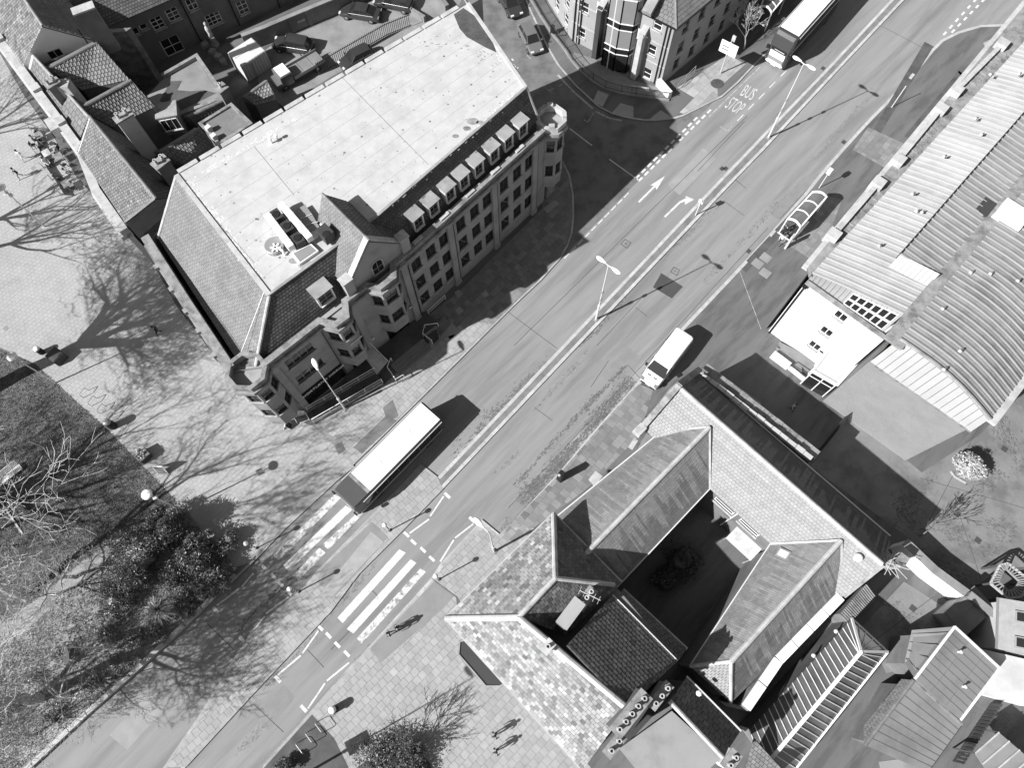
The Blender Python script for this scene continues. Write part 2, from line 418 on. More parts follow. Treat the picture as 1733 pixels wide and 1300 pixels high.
# ================================================================== GROUND, ROADS, PAVEMENTS
def structure(mb, name, m, **k):
    o = mb.build(name, m, **k); o['kind'] = 'structure'; return o
structure(MB().poly([(-1500, -1500, -.06), (1500, -1500, -.06), (1500, 1500, -.06), (-1500, 1500, -.06)]), 'ground', 'ground')
KL = [(-60, 1400), (58, 1300), (150, 1214), (223, 1150), (254, 1122), (315, 1064), (381, 998), (430, 952), (483, 896), (563, 822), (640, 747), (712, 676), (744, 644), (836, 552), (870, 518), (915, 476), (949, 438), (962, 416), (969, 396), (972, 365), (971, 330), (965, 297), (949, 266), (905, 195), (868, 130), (800, 20), (740, -80)]
KD = [(856, -80), (897, 20), (926, 82), (944, 112), (972, 145), (1012, 182), (1036, 194), (1063, 201), (1090, 205), (1114, 205), (1140, 202), (1157, 197), (1223, 164), (1250, 140), (1279, 109), (1330, 58), (1400, -15), (1460, -80)]
KR = [(350, 1400), (445, 1300), (526, 1208), (590, 1134), (623, 1097), (730, 979), (745, 955), (816, 880), (846, 905), (860, 893), (946, 800), (1012, 722), (1081, 645), (1149, 560), (1251, 452), (1300, 399), (1359, 330), (1385, 297), (1425, 251), (1469, 203), (1530, 141), (1576, 84), (1592, 68), (1620, 54), (1658, 43), (1709, 41), (1900, 41)]
kl, kd, kr = PP(KL), PP(KD), PP(KR)
road = structure(MB().poly([(v.x, v.y, 0) for v in kl+kd+[P(1600, -120), P(1950, -120)]+kr[::-1]]), 'road', 'asphalt')
# side street, darker surface
SD = [(949, 438), (962, 416), (969, 396), (972, 365), (971, 330), (965, 297), (949, 266), (905, 195), (868, 130), (800, 20), (740, -80), (856, -80), (897, 20), (926, 82), (944, 112), (972, 145), (1012, 182), (1036, 194), (1063, 201), (1114, 205), (1157, 197), (1205, 174), (1083, 303)]
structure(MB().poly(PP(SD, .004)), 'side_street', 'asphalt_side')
ZP = .11
def pavement(name, pts, m, z=ZP):
    o = structure(MB().prism(pts, -.05, z), name, m); return o
def kerb(parent, path, w=.16, z=ZP+.006, side=-.5, name='kerb_stones', seg=.9, m='kerb', lo=.88, hi=1.12):
    mb = MB(); path = [Vector((p[0], p[1])) for p in path]; 
    for a, b in zip(path, path[1:]):
        L = (b-a).length; k = max(1, round(L/seg)); d = (b-a)/k; nrm = Vector((-d.y, d.x)).normalized()
        for i in range(k):
            p = a+d*i+d*.006; q = a+d*(i+.988)
            c0 = nrm*w*(side-.5); c1 = nrm*w*(side+.5)
            mb.prism([p+c0, q+c0, q+c1, p+c1], -.04, z+rnd.uniform(-.004, .004), rnd.uniform(lo, hi))
    o = mb.build(name, m, parent, shade=True); o['kind'] = 'stuff'; return o
pl = pavement('pavement_left', kl+PP([(600, -200), (-600, -200), (-600, 1500), (-200, 1500)]), 'tarmac_path')
pr = pavement('pavement_right', kr+PP([(2300, 41), (2300, 1700), (200, 1600)]), 'tarmac_path')
pd_ = pavement('pavement_corner', kd+PP([(1460, -300), (900, -300)]), 'tarmac_path')
kerb(pl, kl, side=.5, w=.2); kerb(pr, kr, side=-.5, w=.32, lo=1.0, hi=1.2); kerb(pd_, kd, side=.5, w=.2)
# traffic islands
IL = [(240, 1360), (277, 1300), (338, 1211), (368, 1163), (400, 1108), (430, 1066), (514, 995), (534, 970), (623, 879), (713, 786)]
IR = [(741, 808), (750, 828), (684, 896), (608, 972), (560, 1036), (430, 1174), (315, 1299), (260, 1360)]
isl = pavement('traffic_island', PP(IL+[(713, 786), (740, 807)][1:]+IR[1:]), 'slab_bed')
kerb(isl, PP(IL+[(740, 807)]), side=-.5, w=.22, lo=.95); kerb(isl, PP(IR[1:]), side=-.5, w=.24, lo=1.0, hi=1.2)
ML = [(741, 808), (890, 651), (1012, 522), (1203, 320), (1290, 229), (1400, 115), (1507, 0), (1600, -100)]
MR = [(750, 828), (870, 701), (918, 650), (1038, 523), (1231, 318), (1290, 257), (1410, 128), (1530, 0), (1630, -105)]
med = pavement('central_reservation', PP(ML)+PP(MR)[::-1], 'reservation')
kerb(med, PP(ML), side=-.5, w=.3, lo=1.1, hi=1.3); kerb(med, PP(MR), side=.5, w=.3, lo=1.1, hi=1.3)
RA = az(P(741, 808), P(1203, 320)); IA = az(P(430, 1174), P(684, 896))
pave(isl, PP(IL[1:]+[(740, 807)]+IR[1:-1], ZP), IA-.09, .60, .60, ZP+.012, 'slab', 'slab_one', n_one=250, var=.08)
# crossing strips of plain tarmac on the island
def patch(parent, pts, m, z, name='tarmac_patch'):
    return MB().prism(PP(pts, z), z-.03, z).build(name, m, parent, shade=True)
patch(isl, [(629, 884), (656, 909), (606, 968), (566, 1010), (536, 985), (545, 962)], 'apron', ZP+.022, 'crossing_apron')
patch(isl, [(628, 900), (650, 918), (560, 1012), (546, 1000)], 'slab', ZP+.03, 'tactile_strip')

mat('drive_tarmac', .19, var=.16, scale=.5, fine=.14, fscale=15, blot=.3, bscale=.3)
# ---- paving fields
pave(pl, PP([(556, 826), (712, 672), (744, 640), (836, 548), (800, 545), (747, 560), (690, 615), (640, 660), (555, 700), (532, 722), (600, 790)], ZP), RA, .62, .62, ZP+.012, 'slab', 'slab_one', n_one=220, var=.08)
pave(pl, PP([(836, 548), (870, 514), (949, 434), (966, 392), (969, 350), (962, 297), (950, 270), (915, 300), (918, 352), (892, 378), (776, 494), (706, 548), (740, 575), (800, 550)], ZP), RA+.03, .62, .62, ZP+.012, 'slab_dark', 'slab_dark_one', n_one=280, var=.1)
PLZ = [(-80, 20), (0, 90), (40, 160), (90, 230), (130, 300), (250, 430), (300, 520), (400, 650), (470, 700), (532, 722), (600, 790), (556, 826), (478, 896), (425, 952), (400, 960), (305, 858), (279, 828), (178, 724), (94, 648), (60, 616), (-60, 560)]
plaza = structure(MB().prism(PP(PLZ, ZP), .02, ZP+.004), 'plaza', 'slab_bed')
pave(plaza, PP(PLZ, ZP), RA+.02, .42, .42, ZP+.018, 'block', gap=.012, var=.035, odd=.004, name='paving_blocks')
structure(MB().prism(PP([(1372, 790), (1440, 700), (1560, 800), (1660, 735), (1760, 620), (1800, 960), (1700, 960), (1640, 1000), (1530, 905)], ZP), .02, ZP+.006), 'drive', 'drive_tarmac')
structure(MB().prism(PP([(1460, 1060), (1530, 985), (1600, 1030), (1640, 1060), (1600, 1110), (1500, 1140)], ZP), .02, ZP+.006), 'back_yard', 'drive_tarmac')
pave(pr, PP([(445, 1296), (526, 1204), (590, 1130), (625, 1096), (733, 982), (772, 1012), (775, 1045), (880, 1160), (1000, 1300), (700, 1400), (500, 1400)], ZP), RA-.06, .60, .60, ZP+.012, 'slab', 'slab_one', n_one=300, var=.07)
pave(pr, PP([(733, 980), (748, 955), (814, 884), (843, 906), (862, 893), (915, 895), (790, 1035), (774, 1010)], ZP), RA-.06, .55, .55, ZP+.012, 'slab', 'slab_one', n_one=150, var=.08)
pave(pr, PP([(850, 903), (946, 803), (1012, 726), (1080, 650), (1105, 660), (1090, 715), (1135, 655), (1160, 640), (1115, 700), (1085, 735), (990, 830), (935, 870), (855, 930)], ZP), RA+.03, .62, .78, ZP+.012, 'slab_dark', 'slab_dark_one', n_one=200, var=.3, odd=.35)
pave(pr, PP([(1469, 215), (1535, 245), (1502, 286), (1443, 253)], ZP), RA+.02, .9, .6, ZP+.012, 'slab_dark', 'slab_dark_one', n_one=120, var=.12)
pave(pr, PP([(1395, 330), (1425, 338), (1402, 400), (1374, 440), (1343, 420), (1320, 410)], ZP), RA, .62, .62, ZP+.012, 'slab_dark', 'slab_dark_one', n_one=120, var=.12)
pave(pd_, PP([(1190, 120), (1232, 92), (1262, 108), (1214, 150)], ZP), RA, .62, .62, ZP+.012, 'slab', 'slab_one', n_one=90)
pave(pd_, PP([(1146, 148), (1190, 122), (1214, 150), (1215, 165), (1157, 192), (1150, 190), (1175, 165)], ZP), RA, 1.1, 1.1, ZP+.012, 'slab', 'slab_one', n_one=40, var=.25)
for q in ([(1036, 190), (1050, 174), (1072, 180), (1072, 200)], [(1096, 204), (1118, 186), (1140, 200)], [(1003, 172), (1012, 152), (1030, 160), (1020, 180)]):
    patch(pd_, q, 'slab', ZP+.008, 'paving_patch')
# odd paler slabs before the office, dark trench patches in the right-hand footway
for q in ([(749, 560), (765, 546), (778, 561), (762, 574)], [(750, 572), (768, 566), (780, 580), (765, 590)], [(770, 525), (778, 519), (785, 526), (777, 532)], [(815, 497), (822, 491), (828, 499), (820, 503)], [(769, 494), (777, 490), (783, 498), (775, 505)], [(920, 352), (940, 338), (946, 345), (926, 361)]):
    patch(pl, q, 'slab', ZP+.02, 'replacement_slab')
for q in ([(648, 690), (664, 677), (674, 704), (655, 716)], [(566, 755), (578, 747), (585, 762), (573, 770)], [(598, 757), (652, 705), (672, 712), (612, 768)]):
    patch(pl, q, 'asphalt_side', ZP+.02+rnd.uniform(0, .012), 'tarmac_patch')
patch(pr, [(735, 984), (768, 1010), (750, 1030), (645, 1122), (626, 1099)], 'apron', ZP+.02, 'crossing_apron')
patch(pr, [(528, 1210), (565, 1250), (590, 1300), (470, 1380), (438, 1310)], 'asphalt_dark', ZP+.02, 'cycle_parking_bed')
for q in ([(1565, 70), (1580, 78), (1490, 225), (1478, 218)], [(1628, 112), (1639, 122), (1630, 132), (1620, 120)], [(1623, 119), (1632, 126), (1538, 235), (1530, 230)]):
    patch(pr, q, 'asphalt_dark', ZP+.008, 'trench_patch')
for q in ([(1664, 72), (1676, 66), (1690, 70), (1690, 82), (1675, 92)],):
    patch(pr, q, 'slab', ZP+.012, 'paving_patch')
patch(pr, [(1253, 452), (1362, 334), (1372, 344), (1262, 462)], 'asphalt_dark', ZP+.006, 'trench_patch')

# ---- road wear and markings (children of the road)
def sheet(parent, pts, m, name, z=.008, kind=None):
    o = MB().poly(PP(pts, z)).build(name, m, parent)
    if kind: o['kind'] = kind
    return o
def gline(parent, a, b, w, m, name, z=.012):
    a = P(*a, z); b = P(*b, z); d = (b-a); n = Vector((-d.y, d.x, 0)).normalized()*w/2
    return MB().poly([a-n, b-n, b+n, a+n]).build(name, m, parent)
sheet(road, [(1119, 462), (1156, 485), (1137, 505), (1105, 486)], 'asphalt_new', 'repair_patch')
def blotchy(parent, path, w, m, name, z, amp=.45, seed=0, n=60):
    """stain built of many small overlapping irregular smears along a path"""
    r = random.Random(seed); pts = PP(path, z); tot = [0]; mb = MB()
    for a, b in zip(pts, pts[1:]): tot.append(tot[-1]+(b-a).length)
    k_ = int(tot[-1]*w*n*.8)
    for i in range(k_):
        s_ = r.uniform(0, tot[-1]); k = min(max(j for j in range(len(tot)) if tot[j] <= s_+1e-6), len(pts)-2)
        p = lerp(pts[k], pts[k+1], (s_-tot[k])/(tot[k+1]-tot[k])); d = (pts[k+1]-pts[k]).normalized(); nn = Vector((-d.y, d.x, 0))
        e = min(1, s_/1.5, (tot[-1]-s_)/1.5); wob = .5+.5*math.sin(s_*.9+seed)*math.sin(s_*.37+seed*2)
        off = r.gauss(0, .26)*w*(.5+.5*wob)
        if r.random() > .25+.75*e*wob: continue
        L = r.uniform(.04, .24); W_ = r.uniform(.015, .08); c = p+nn*off; c.z = z+i*2.5e-6; m_ = 6
        mb.add([c+d*(math.cos(t)*L*r.uniform(.5, 1.1))+nn*(math.sin(t)*W_*r.uniform(.5, 1.2)) for t in [6.283*q/m_ for q in range(m_)]], [list(range(m_))], r.uniform(.75, 1.2))
    o = mb.build(name, m, parent, shade=True); o['kind'] = 'stuff'; return o
mat('road_stain', .125, var=.2, scale=1.2, fine=.3, fscale=12, attr=True)
mat('road_mark', .185, var=.2, scale=1.2, fine=.25, fscale=12, attr=True)
blotchy(road, [(1070, 640), (1010, 712), (950, 780), (880, 852)], 1.5, 'road_stain', 'tyre_stain', .004, .5, 1, 210)
blotchy(road, [(870, 872), (850, 890), (848, 896)], .9, 'road_stain', 'tyre_stain', .004, .5, 2)
blotchy(road, [(1060, 618), (1000, 680), (930, 755), (870, 825)], .6, 'road_stain', 'tyre_stain', .004, .9, 3, 120)
blotchy(road, [(935, 608), (880, 660), (800, 745), (770, 780)], 1.6, 'road_stain', 'tyre_stain', .004, .8, 4, 70)
blotchy(road, [(1160, 395), (1080, 470), (1010, 560), (960, 600)], .6, 'road_stain', 'tyre_stain', .004, .8, 5, 90)
blotchy(road, [(900, 700), (930, 668), (975, 620)], .4, 'road_mark', 'tyre_stain', .004, .9, 6)
blotchy(road, [(722, 992), (660, 1060), (600, 1120)], .7, 'road_mark', 'tyre_stain', .005, .7, 7)
blotchy(road, [(640, 950), (570, 1030), (520, 1090), (440, 1170)], .6, 'road_mark', 'tyre_stain', .005, .7, 8)
blotchy(road, [(590, 1142), (520, 1222), (440, 1310)], .6, 'road_mark', 'tyre_stain', .005, .7, 9)
blotchy(road, [(530, 940), (470, 1000), (400, 1065)], .7, 'road_stain', 'tyre_stain', .005, .7, 10)
for i_, pth in enumerate([[(1210, 345), (1120, 440)], [(1330, 330), (1190, 480)], [(820, 690), (760, 755)], [(1000, 590), (930, 665)], [(880, 760), (830, 810)], [(400, 1180), (330, 1260)], [(250, 1150), (150, 1240)], [(470, 1200), (400, 1280)], [(1400, 130), (1300, 240)], [(1480, 150), (1380, 270)], [(600, 800), (540, 860)]]): blotchy(road, pth, .9, 'road_mark', 'tyre_stain', .0042, .7, 20+i_)
mat('asphalt_patch', .205, var=.1, scale=1, fine=.16, fscale=24)
mat('asphalt_pale', .265, var=.1, scale=1, fine=.16, fscale=24)
for q_, m_ in (([(1300, 388), (1310, 398), (1100, 625), (1090, 612)], 'asphalt_patch'), ([(1090, 612), (1100, 625), (960, 782), (945, 772)], 'asphalt_pale'), ([(1062, 586), (1085, 605), (1040, 655), (1018, 635)], 'asphalt_patch'), ([(930, 585), (945, 597), (905, 640), (888, 628)], 'asphalt_patch'), ([(1395, 290), (1320, 372), (1300, 360), (1360, 300)], 'asphalt_patch'), ([(480, 1160), (500, 1180), (455, 1240), (430, 1215)], 'asphalt_patch'), ([(245, 1180), (275, 1205), (215, 1270), (185, 1245)], 'asphalt_pale'), ([(1190, 250), (1212, 268), (1150, 330), (1130, 312)], 'asphalt_pale'), ([(805, 735), (822, 752), (775, 800), (758, 783)], 'asphalt_pale'), ([(570, 1010), (590, 1030), (555, 1068), (538, 1048)], 'asphalt_patch')): sheet(road, q_, m_, 'road_patch', .0025)
seams = [((1040, 640), (1060, 618)), ((1062, 617), (1083, 640)), ((1000, 655), (1030, 610)), ((905, 690), (935, 712)), ((1075, 520), (1095, 535)), ((1240, 300), (1262, 318)), ((640, 1010), (620, 990)), ((560, 1100), (600, 1060)), ((1010, 585), (1085, 505)), ((700, 860), (790, 770)), ((1136, 322), (870, 585)), ((860, 528), (943, 590)), ((1300, 385), (1090, 615)), ((1090, 615), (860, 860)), ((1385, 300), (1320, 370)), ((1493, 44), (1567, 83)), ((1225, 340), (1260, 365)), ((520, 1100), (548, 1130)), ((430, 1193), (480, 1240)), ((350, 1055), (395, 1100)), ((1260, 205), (1180, 290)), ((1137, 322), (1265, 195))]
for a, b in seams: gline(road, a, b, .05, 'asphalt_new', 'road_seam', .006)
for q in ([(1058, 405), (1068, 411), (1061, 420), (1051, 413)], [(1140, 452), (1150, 457), (1145, 466), (1135, 460)]):
    f = MB().strip(PP(q), .06, 0, .008, closed=True).build('manhole_frame', 'asphalt_new', road)
    MB().prism(PP([lerp(Vector(q[0]), Vector(q[2]), .3), lerp(Vector(q[1]), Vector(q[3]), .3), lerp(Vector(q[0]), Vector(q[2]), .7), lerp(Vector(q[1]), Vector(q[3]), .7)]), 0, .007).build('manhole_lid', 'asphalt_side', road)
for p in [(1267, 425), (1228, 285), (1393, 115), (1570, 80), (1428, 240), (1222, 285)]:
    c = P(*p, .008); MB().box(c, (.5, .4, .012), RA).build('drain_grate', 'asphalt_new', road)
zb = [[(567, 836), (577, 843), (472, 949), (462, 941)], [(585, 856), (596, 863), (488, 967), (479, 957)], [(604, 869), (614, 870), (556, 931), (546, 922)], [(541, 927), (551, 936), (505, 983), (496, 974)],
      [(676, 930), (687, 936), (580, 1055), (571, 1046)], [(695, 947), (705, 953), (598, 1073), (587, 1065)], [(712, 962), (721, 968), (612, 1090), (604, 1081)]]
for i, q in enumerate(zb): sheet(road, q, 'paint_worn' if i in (0, 2, 3, 6) else 'paint', 'zebra_stripe', .012)
def dash(p, length, w, ang, m='paint', name='give_way_dash'):
    c = P(*p, .012); d = Vector((math.cos(ang), math.sin(ang), 0)); n = Vector((-d.y, d.x, 0))
    MB().poly([c-d*length/2-n*w/2, c+d*length/2-n*w/2, c+d*length/2+n*w/2, c-d*length/2+n*w/2]).build(name, m, road)
PA = RA-math.pi/2
for p in [(688, 905), (700, 918), (716, 931), (731, 946), (542, 1063), (556, 1076), (571, 1092), (587, 1107), (447, 961), (463, 976), (475, 989), (489, 1003)]: dash(p, .62, .24, PA+.0)
for p in [(757, 839), (799, 880), (470, 1150), (514, 1200), (409, 1082), (365, 1033)]: dash(p, .68, .27, PA, name='zigzag_end')
zz = [((751, 840), (728, 874)), ((726, 879), (693, 903)), ((801, 887), (770, 911)), ((768, 914), (745, 951)), ((539, 1068), (512, 1106)), ((509, 1110), (470, 1143)), ((591, 1122), (553, 1153)), ((550, 1157), (521, 1200)), ((488, 1011), (450, 1039)), ((448, 1044), (419, 1079)), ((429, 970), (409, 994)), ((404, 998), (367, 1025))]
for a, b in zz: gline(road, a, b, .14, 'paint', 'zigzag_line')
def dashes(a, b, n, length, w, m='paint', name='give_way_dash'):
    A = P(*a, .012); B = P(*b, .012); d = (B-A).normalized(); nn = Vector((-d.y, d.x, 0))*w/2
    for i in range(n):
        c = lerp(A, B, i/(n-1)); MB().poly([c-d*length/2-nn, c+d*length/2-nn, c+d*length/2+nn, c-d*length/2+nn]).build(name, m, road)
dashes((1079, 299), (1177, 201), 11, .62, .22); dashes((1084, 303), (1200, 188), 13, .62, .22); dashes((1060, 330), (959, 433), 10, .75, .11)
dashes((1599, 56), (1650, 0), 6, .62, .22); dashes((1613, 52), (1664, 0), 6, .62, .22)
gline(road, (964, 217), (1002, 246), .13, 'paint', 'centre_line'); gline(road, (1031, 269), (1081, 305), .13, 'paint', 'centre_line')
for a, b in [((944, 126), (970, 154)), ((970, 154), (1003, 183)), ((1008, 188), (1030, 199)), ((1030, 199), (1053, 204))]: gline(road, a, b, .22, 'paint_faint', 'edge_line')
gline(road, (1200, 197), (1287, 112), .12, 'paint_faint', 'edge_line')
for a, b in [((926, 150), (934, 156)), ((930, 152), (937, 149)), ((945, 146), (952, 142)), ((988, 202), (995, 206)), ((995, 206), (1005, 190)), ((892, 93), (898, 99)), ((1218, 213), (1232, 222)), ((1239, 213), (1232, 222))]: gline(road, a, b, .09, 'paint_faint', 'bay_mark')
for p in [(1289, 162), (1271, 180), (1253, 199), (1326, 124), (1307, 143)]: dash(p, 1.1, .1, RA, 'paint', 'bay_dash')
def flat_arrow(pts, name): MB().poly([Vector(p) for p in pts]).build(name, 'paint', road)
def local(o, d, pts, z=.012):
    n = Vector((-d.y, d.x, 0)); return [Vector((o.x, o.y, z))+d*a+n*b for a, b in pts]
t, h = P(1081, 342), P(1125, 298); d = (h-t).normalized(); L = (h-t).length
flat_arrow(local(t, d, [(0, -.1), (L-1.7, -.1), (L-1.9, -.42), (L, 0), (L-1.9, .42), (L-1.7, .1), (0, .1)]), 'arrow_marking')
t, h = P(1125, 367), P(1170, 330); d = (P(1158, 335)-t).normalized(); L = (P(1158, 335)-t).length
flat_arrow(local(t, d, [(0, -.1), (L-.75, -.1), (L-.25, -.32), (L-.6, -.55), (L+.55, -.85), (L+.3, .05), (L+.08, -.12), (L-.7, .1), (0, .1)]), 'turn_arrow_marking')
def lettering(txt, loc, xdir, ydir, size, m, parent, name='lettering', ext=.0, sx=1.0, spacing=1.0):
    """word as real mesh; xdir = reading direction, ydir = up of the letters"""
    cu = bpy.data.curves.new(name, 'FONT'); cu.body = txt; cu.size = size; cu.extrude = ext; cu.align_x = 'CENTER'; cu.align_y = 'CENTER'; cu.space_character = spacing
    tmp = bpy.data.objects.new(name, cu); col.objects.link(tmp); bpy.context.view_layer.update()
    me = bpy.data.meshes.new_from_object(tmp.evaluated_get(bpy.context.evaluated_depsgraph_get())); bpy.data.objects.remove(tmp)
    x = Vector(xdir).normalized(); y = Vector(ydir); zc = x.cross(y).normalized(); off = ORG.get(parent, Vector((0, 0, 0)))
    for v in me.vertices: v.co = Vector(loc)-off+x*(v.co.x*sx)+y*v.co.y+zc*v.co.z
    me.materials.clear(); me.materials.append(M[m]); me.name = name
    o = bpy.data.objects.new(name, me); col.objects.link(o); o.parent = parent; return o
for word, q in (('BUS', [(1251, 159), (1272, 169), (1281, 156), (1262, 143)]), ('STOP', [(1226, 180), (1249, 193), (1262, 180), (1238, 165)])):
    a, b, c_, e = PP(q, .012); cx_ = (a+b+c_+e)/4
    up = ((e-a)+(c_-b))/2; xd = (b-a)
    lettering(word, cx_, xd, up.normalized()*(up.length/1.0)*.82, 2.2, 'paint_letter', road, 'road_lettering', sx=(xd.length/(len(word)*.66*2.2))*1.12)
# ================================================================== BUILDING HELPERS
WIN = {}
def win(parent, c, a, w, h, nx=2, ny=2, mf='metal_dark', bar=.06, depth=.12, sill=True, msill='stone_pale', glass='glass', name='window', arch=False):
    key = (round(w, 2), round(h, 2), nx, ny, mf, depth, sill, msill, glass)
    if key not in WIN:
        m = MB(); y = depth
        for sx in (-1, 1): m.box((sx*(w/2-bar/2), y, 0), (bar, .07, h))
        for sz in (-1, 1): m.box((0, y, sz*(h/2-bar/2)), (w, .07, bar))
        for i in range(1, nx): m.box((-w/2+w*i/nx, y, 0), (bar*.7, .05, h))
        for i in range(1, ny): m.box((0, y, -h/2+h*i/ny), (w, .052, bar*.7))
        f = m.build(name, mf, None)
        g = MB().box((0, y+.02, 0), (w-.01, .02, h-.01)).build('pane', glass, None)
        s_ = MB().box((0, -.02, -h/2-.04), (w+.16, .22, .08)).build('sill', msill, None) if sill else None
        WIN[key] = (f.data, g.data, s_.data if s_ else None)
        for o in (f, g, s_):
            if o: bpy.data.objects.remove(o)
    fd, gd, sdm = WIN[key]
    o = place(fd, name, c, a, parent); ORG[o] = ORG.get(parent, Vector((0, 0, 0)))
    for nm, dt in (('pane', gd), ('sill', sdm)):
        if dt:
            q = bpy.data.objects.new(nm, dt); col.objects.link(q); q.parent = o
    return o
def wall(mb, p0, p1, z0, z1, ops=(), depth=.25, mi=0, shade=1.0):
    """wall face p0->p1 (outside on the right) with rectangular openings (s0,s1,za,zb) and their reveals"""
    p0 = Vector((p0[0], p0[1], 0)); p1 = Vector((p1[0], p1[1], 0)); L = (p1-p0).length; d = (p1-p0)/L; inn = Vector((-d.y, d.x, 0))
    xs = sorted(set([0, L]+[v for o in ops for v in o[:2]])); zs = sorted(set([z0, z1]+[v for o in ops for v in o[2:4]]))
    def pt(s, z, k=0.0): return p0+d*s+inn*k+Vector((0, 0, z))
    for i in range(len(xs)-1):
        for j in range(len(zs)-1):
            xm, zm = (xs[i]+xs[i+1])/2, (zs[j]+zs[j+1])/2
            if any(o[0] < xm < o[1] and o[2] < zm < o[3] for o in ops): continue
            mb.add([pt(xs[i], zs[j]), pt(xs[i+1], zs[j]), pt(xs[i+1], zs[j+1]), pt(xs[i], zs[j+1])], [[0, 1, 2, 3]], shade, mi)
    for a, b, c, e in [o[:4] for o in ops]:
        q = [pt(a, c), pt(b, c), pt(b, e), pt(a, e)]; r = [pt(a, c, depth), pt(b, c, depth), pt(b, e, depth), pt(a, e, depth)]
        mb.add(q+r, [[1, 0, 4, 5], [2, 1, 5, 6], [3, 2, 6, 7], [0, 3, 7, 4]], shade, mi)
    return mb
def wall_windows(parent, mb, p0, p1, z0, z1, ws, nx=2, ny=2, mf='metal_dark', **k):
    """ws: list of (s centre, z centre, w, h)"""
    wall(mb, p0, p1, z0, z1, [(s-w/2, s+w/2, z-h/2, z+h/2) for s, z, w, h in ws])
    p0 = Vector((p0[0], p0[1], 0)); p1 = Vector((p1[0], p1[1], 0)); d = (p1-p0).normalized(); a = math.atan2(d.y, d.x)
    for s, z, w, h in ws: win(parent, p0+d*s+Vector((0, 0, z)), a, w, h, nx, ny, mf, **k)
class Frame:
    """facade frame: s along, off outward (right of the direction)"""
    def __init__(s, a, b):
        s.o = Vector((a[0], a[1], 0)); s.d = (Vector((b[0], b[1], 0))-s.o).normalized(); s.n = Vector((s.d.y, -s.d.x, 0)); s.a = math.atan2(s.d.y, s.d.x)
    def __call__(s, t, off=0.0, z=0.0): return s.o+s.d*t+s.n*off+Vector((0, 0, z))
    def inv(s, p): q = Vector((p[0], p[1], 0))-s.o; return q.dot(s.d), q.dot(s.n)

# ================================================================== OFFICE BUILDING
FA = Frame((-19.6, 21.1), (-9.65, 30.4)); FB = Frame((-9.65, 30.4), (0.9, 41.9))
LA, LB = 13.62, 17.6
off_ = thing('office_building', (-14, 33, 0), 'long stone office building with white flat roof, dormers and corner turrets', 'building')
HP, HE, HT = 11.4, 10.7, 14.3
Tfl, Tbend, Tfr, Tbr, Tbl = [P(*q, HT) for q in ((455, 500), (640, 365), (891, 148), (793, 5), (298, 297))]
L0 = Vector((-22.2, 20.7, 0)); L1 = Vector((-31.0, 32.3, 0))
Bend = FB(LB)
rdir = (Tfr-Tbr); rdir.z = 0; rdir.normalize(); rout = Vector((-rdir.y, rdir.x, 0))
BackR = Vector((Tbr.x, Tbr.y, 0))+rout*1.4
EndB = FB(LB+.4, -1.0)
wl = MB()
opsA = []
def row(fr, items): pass
upA = [(2.55, 9.0, 2.7, 1.5), (2.5, 5.75, 2.8, 1.4)]
wallA = [(0.6, 5.0, .35, 2.55)]
ops = [(s-w/2, s+w/2, z-h/2, z+h/2) for s, z, w, h in upA]+wallA+[(5.9, 7.5, .2, 2.9), (10.2, 12.7, .2, 2.9)]
wall(wl, FA(0), FA(LA), 0, HP-.4, ops)
for s, z, w, h in upA: win(off_, FA(s, 0, z), FA.a, w, h, 4, 1, 'stone')
sf = win(off_, FA(2.8, 0, 1.45), FA.a, 4.4, 2.2, 4, 2, 'black', sill=False, name='shopfront')
for s, w in ((6.7, 1.6), (11.45, 2.5)):
    dd = win(off_, FA(s, 0, 1.55), FA.a, w, 2.7, 2, 2, 'metal_dark', sill=False, name='entrance_door')
colsB = [base+o for base in (0.1, 5.55, 11.1) for o in (1.3, 3.05, 4.65)]
wsB = [(s, z, 1.08, h) for s in colsB for z, h in ((8.75, 1.7), (5.75, 1.7), (2.75, 1.65))]
wall_windows(off_, wl, FB(0), FB(LB), 0, HP-.4, wsB, 2, 2, 'metal_dark', bar=.07)
wall(wl, FB(LB), BackR, 0, HP-.4)
wall(wl, BackR, Tbl, 0, HT+.0); wall(wl, Tbl, L1, 0, HP-.4)
lw = [(s, z, 1.1, 1.6) for s in (2, 4.2, 6.4, 8.6, 10.8, 12.8) for z in (8.7, 5.7, 2.6)]
wall_windows(off_, wl, L1, L0, 0, HP-.4, lw, 2, 2)
wall(wl, L0, FA(0), 0, HP-.4)
wl.build('wall', 'stone', off_)
# pilasters
for fr, ss in ((FA, (0.35, 8.25)), (FB, (0.0, 5.45, 11.0, 16.4))):
    for s in ss:
        m = MB(); m.box(fr(s, .11, (HP-.45)/2), (.62, .22, HP-.45), fr.a); m.box(fr(s, .15, .35), (.74, .32, .7), fr.a); m.box(fr(s, .15, HP-1.0), (.72, .3, .25), fr.a)
        m.build('pilaster', 'stone', off_)
for fr, s in ((FA, 5.05), (FB, .5), (FB, 5.9), (FB, 11.45), (FB, 16.85)):
    MB().tube([fr(s, .1, .2), fr(s, .1, HP-.5)], .05, 6).build('drain_pipe', 'metal_dark', off_)
for s in (2.0, 7.6, 13.2):     # flag brackets
    for z in (6.9, 3.8): MB().tube([FB(s-1.3, .05, z), FB(s-1.1, .75, z+.25)], .035, 6).build('flag_pole', 'metal_grey', off_)
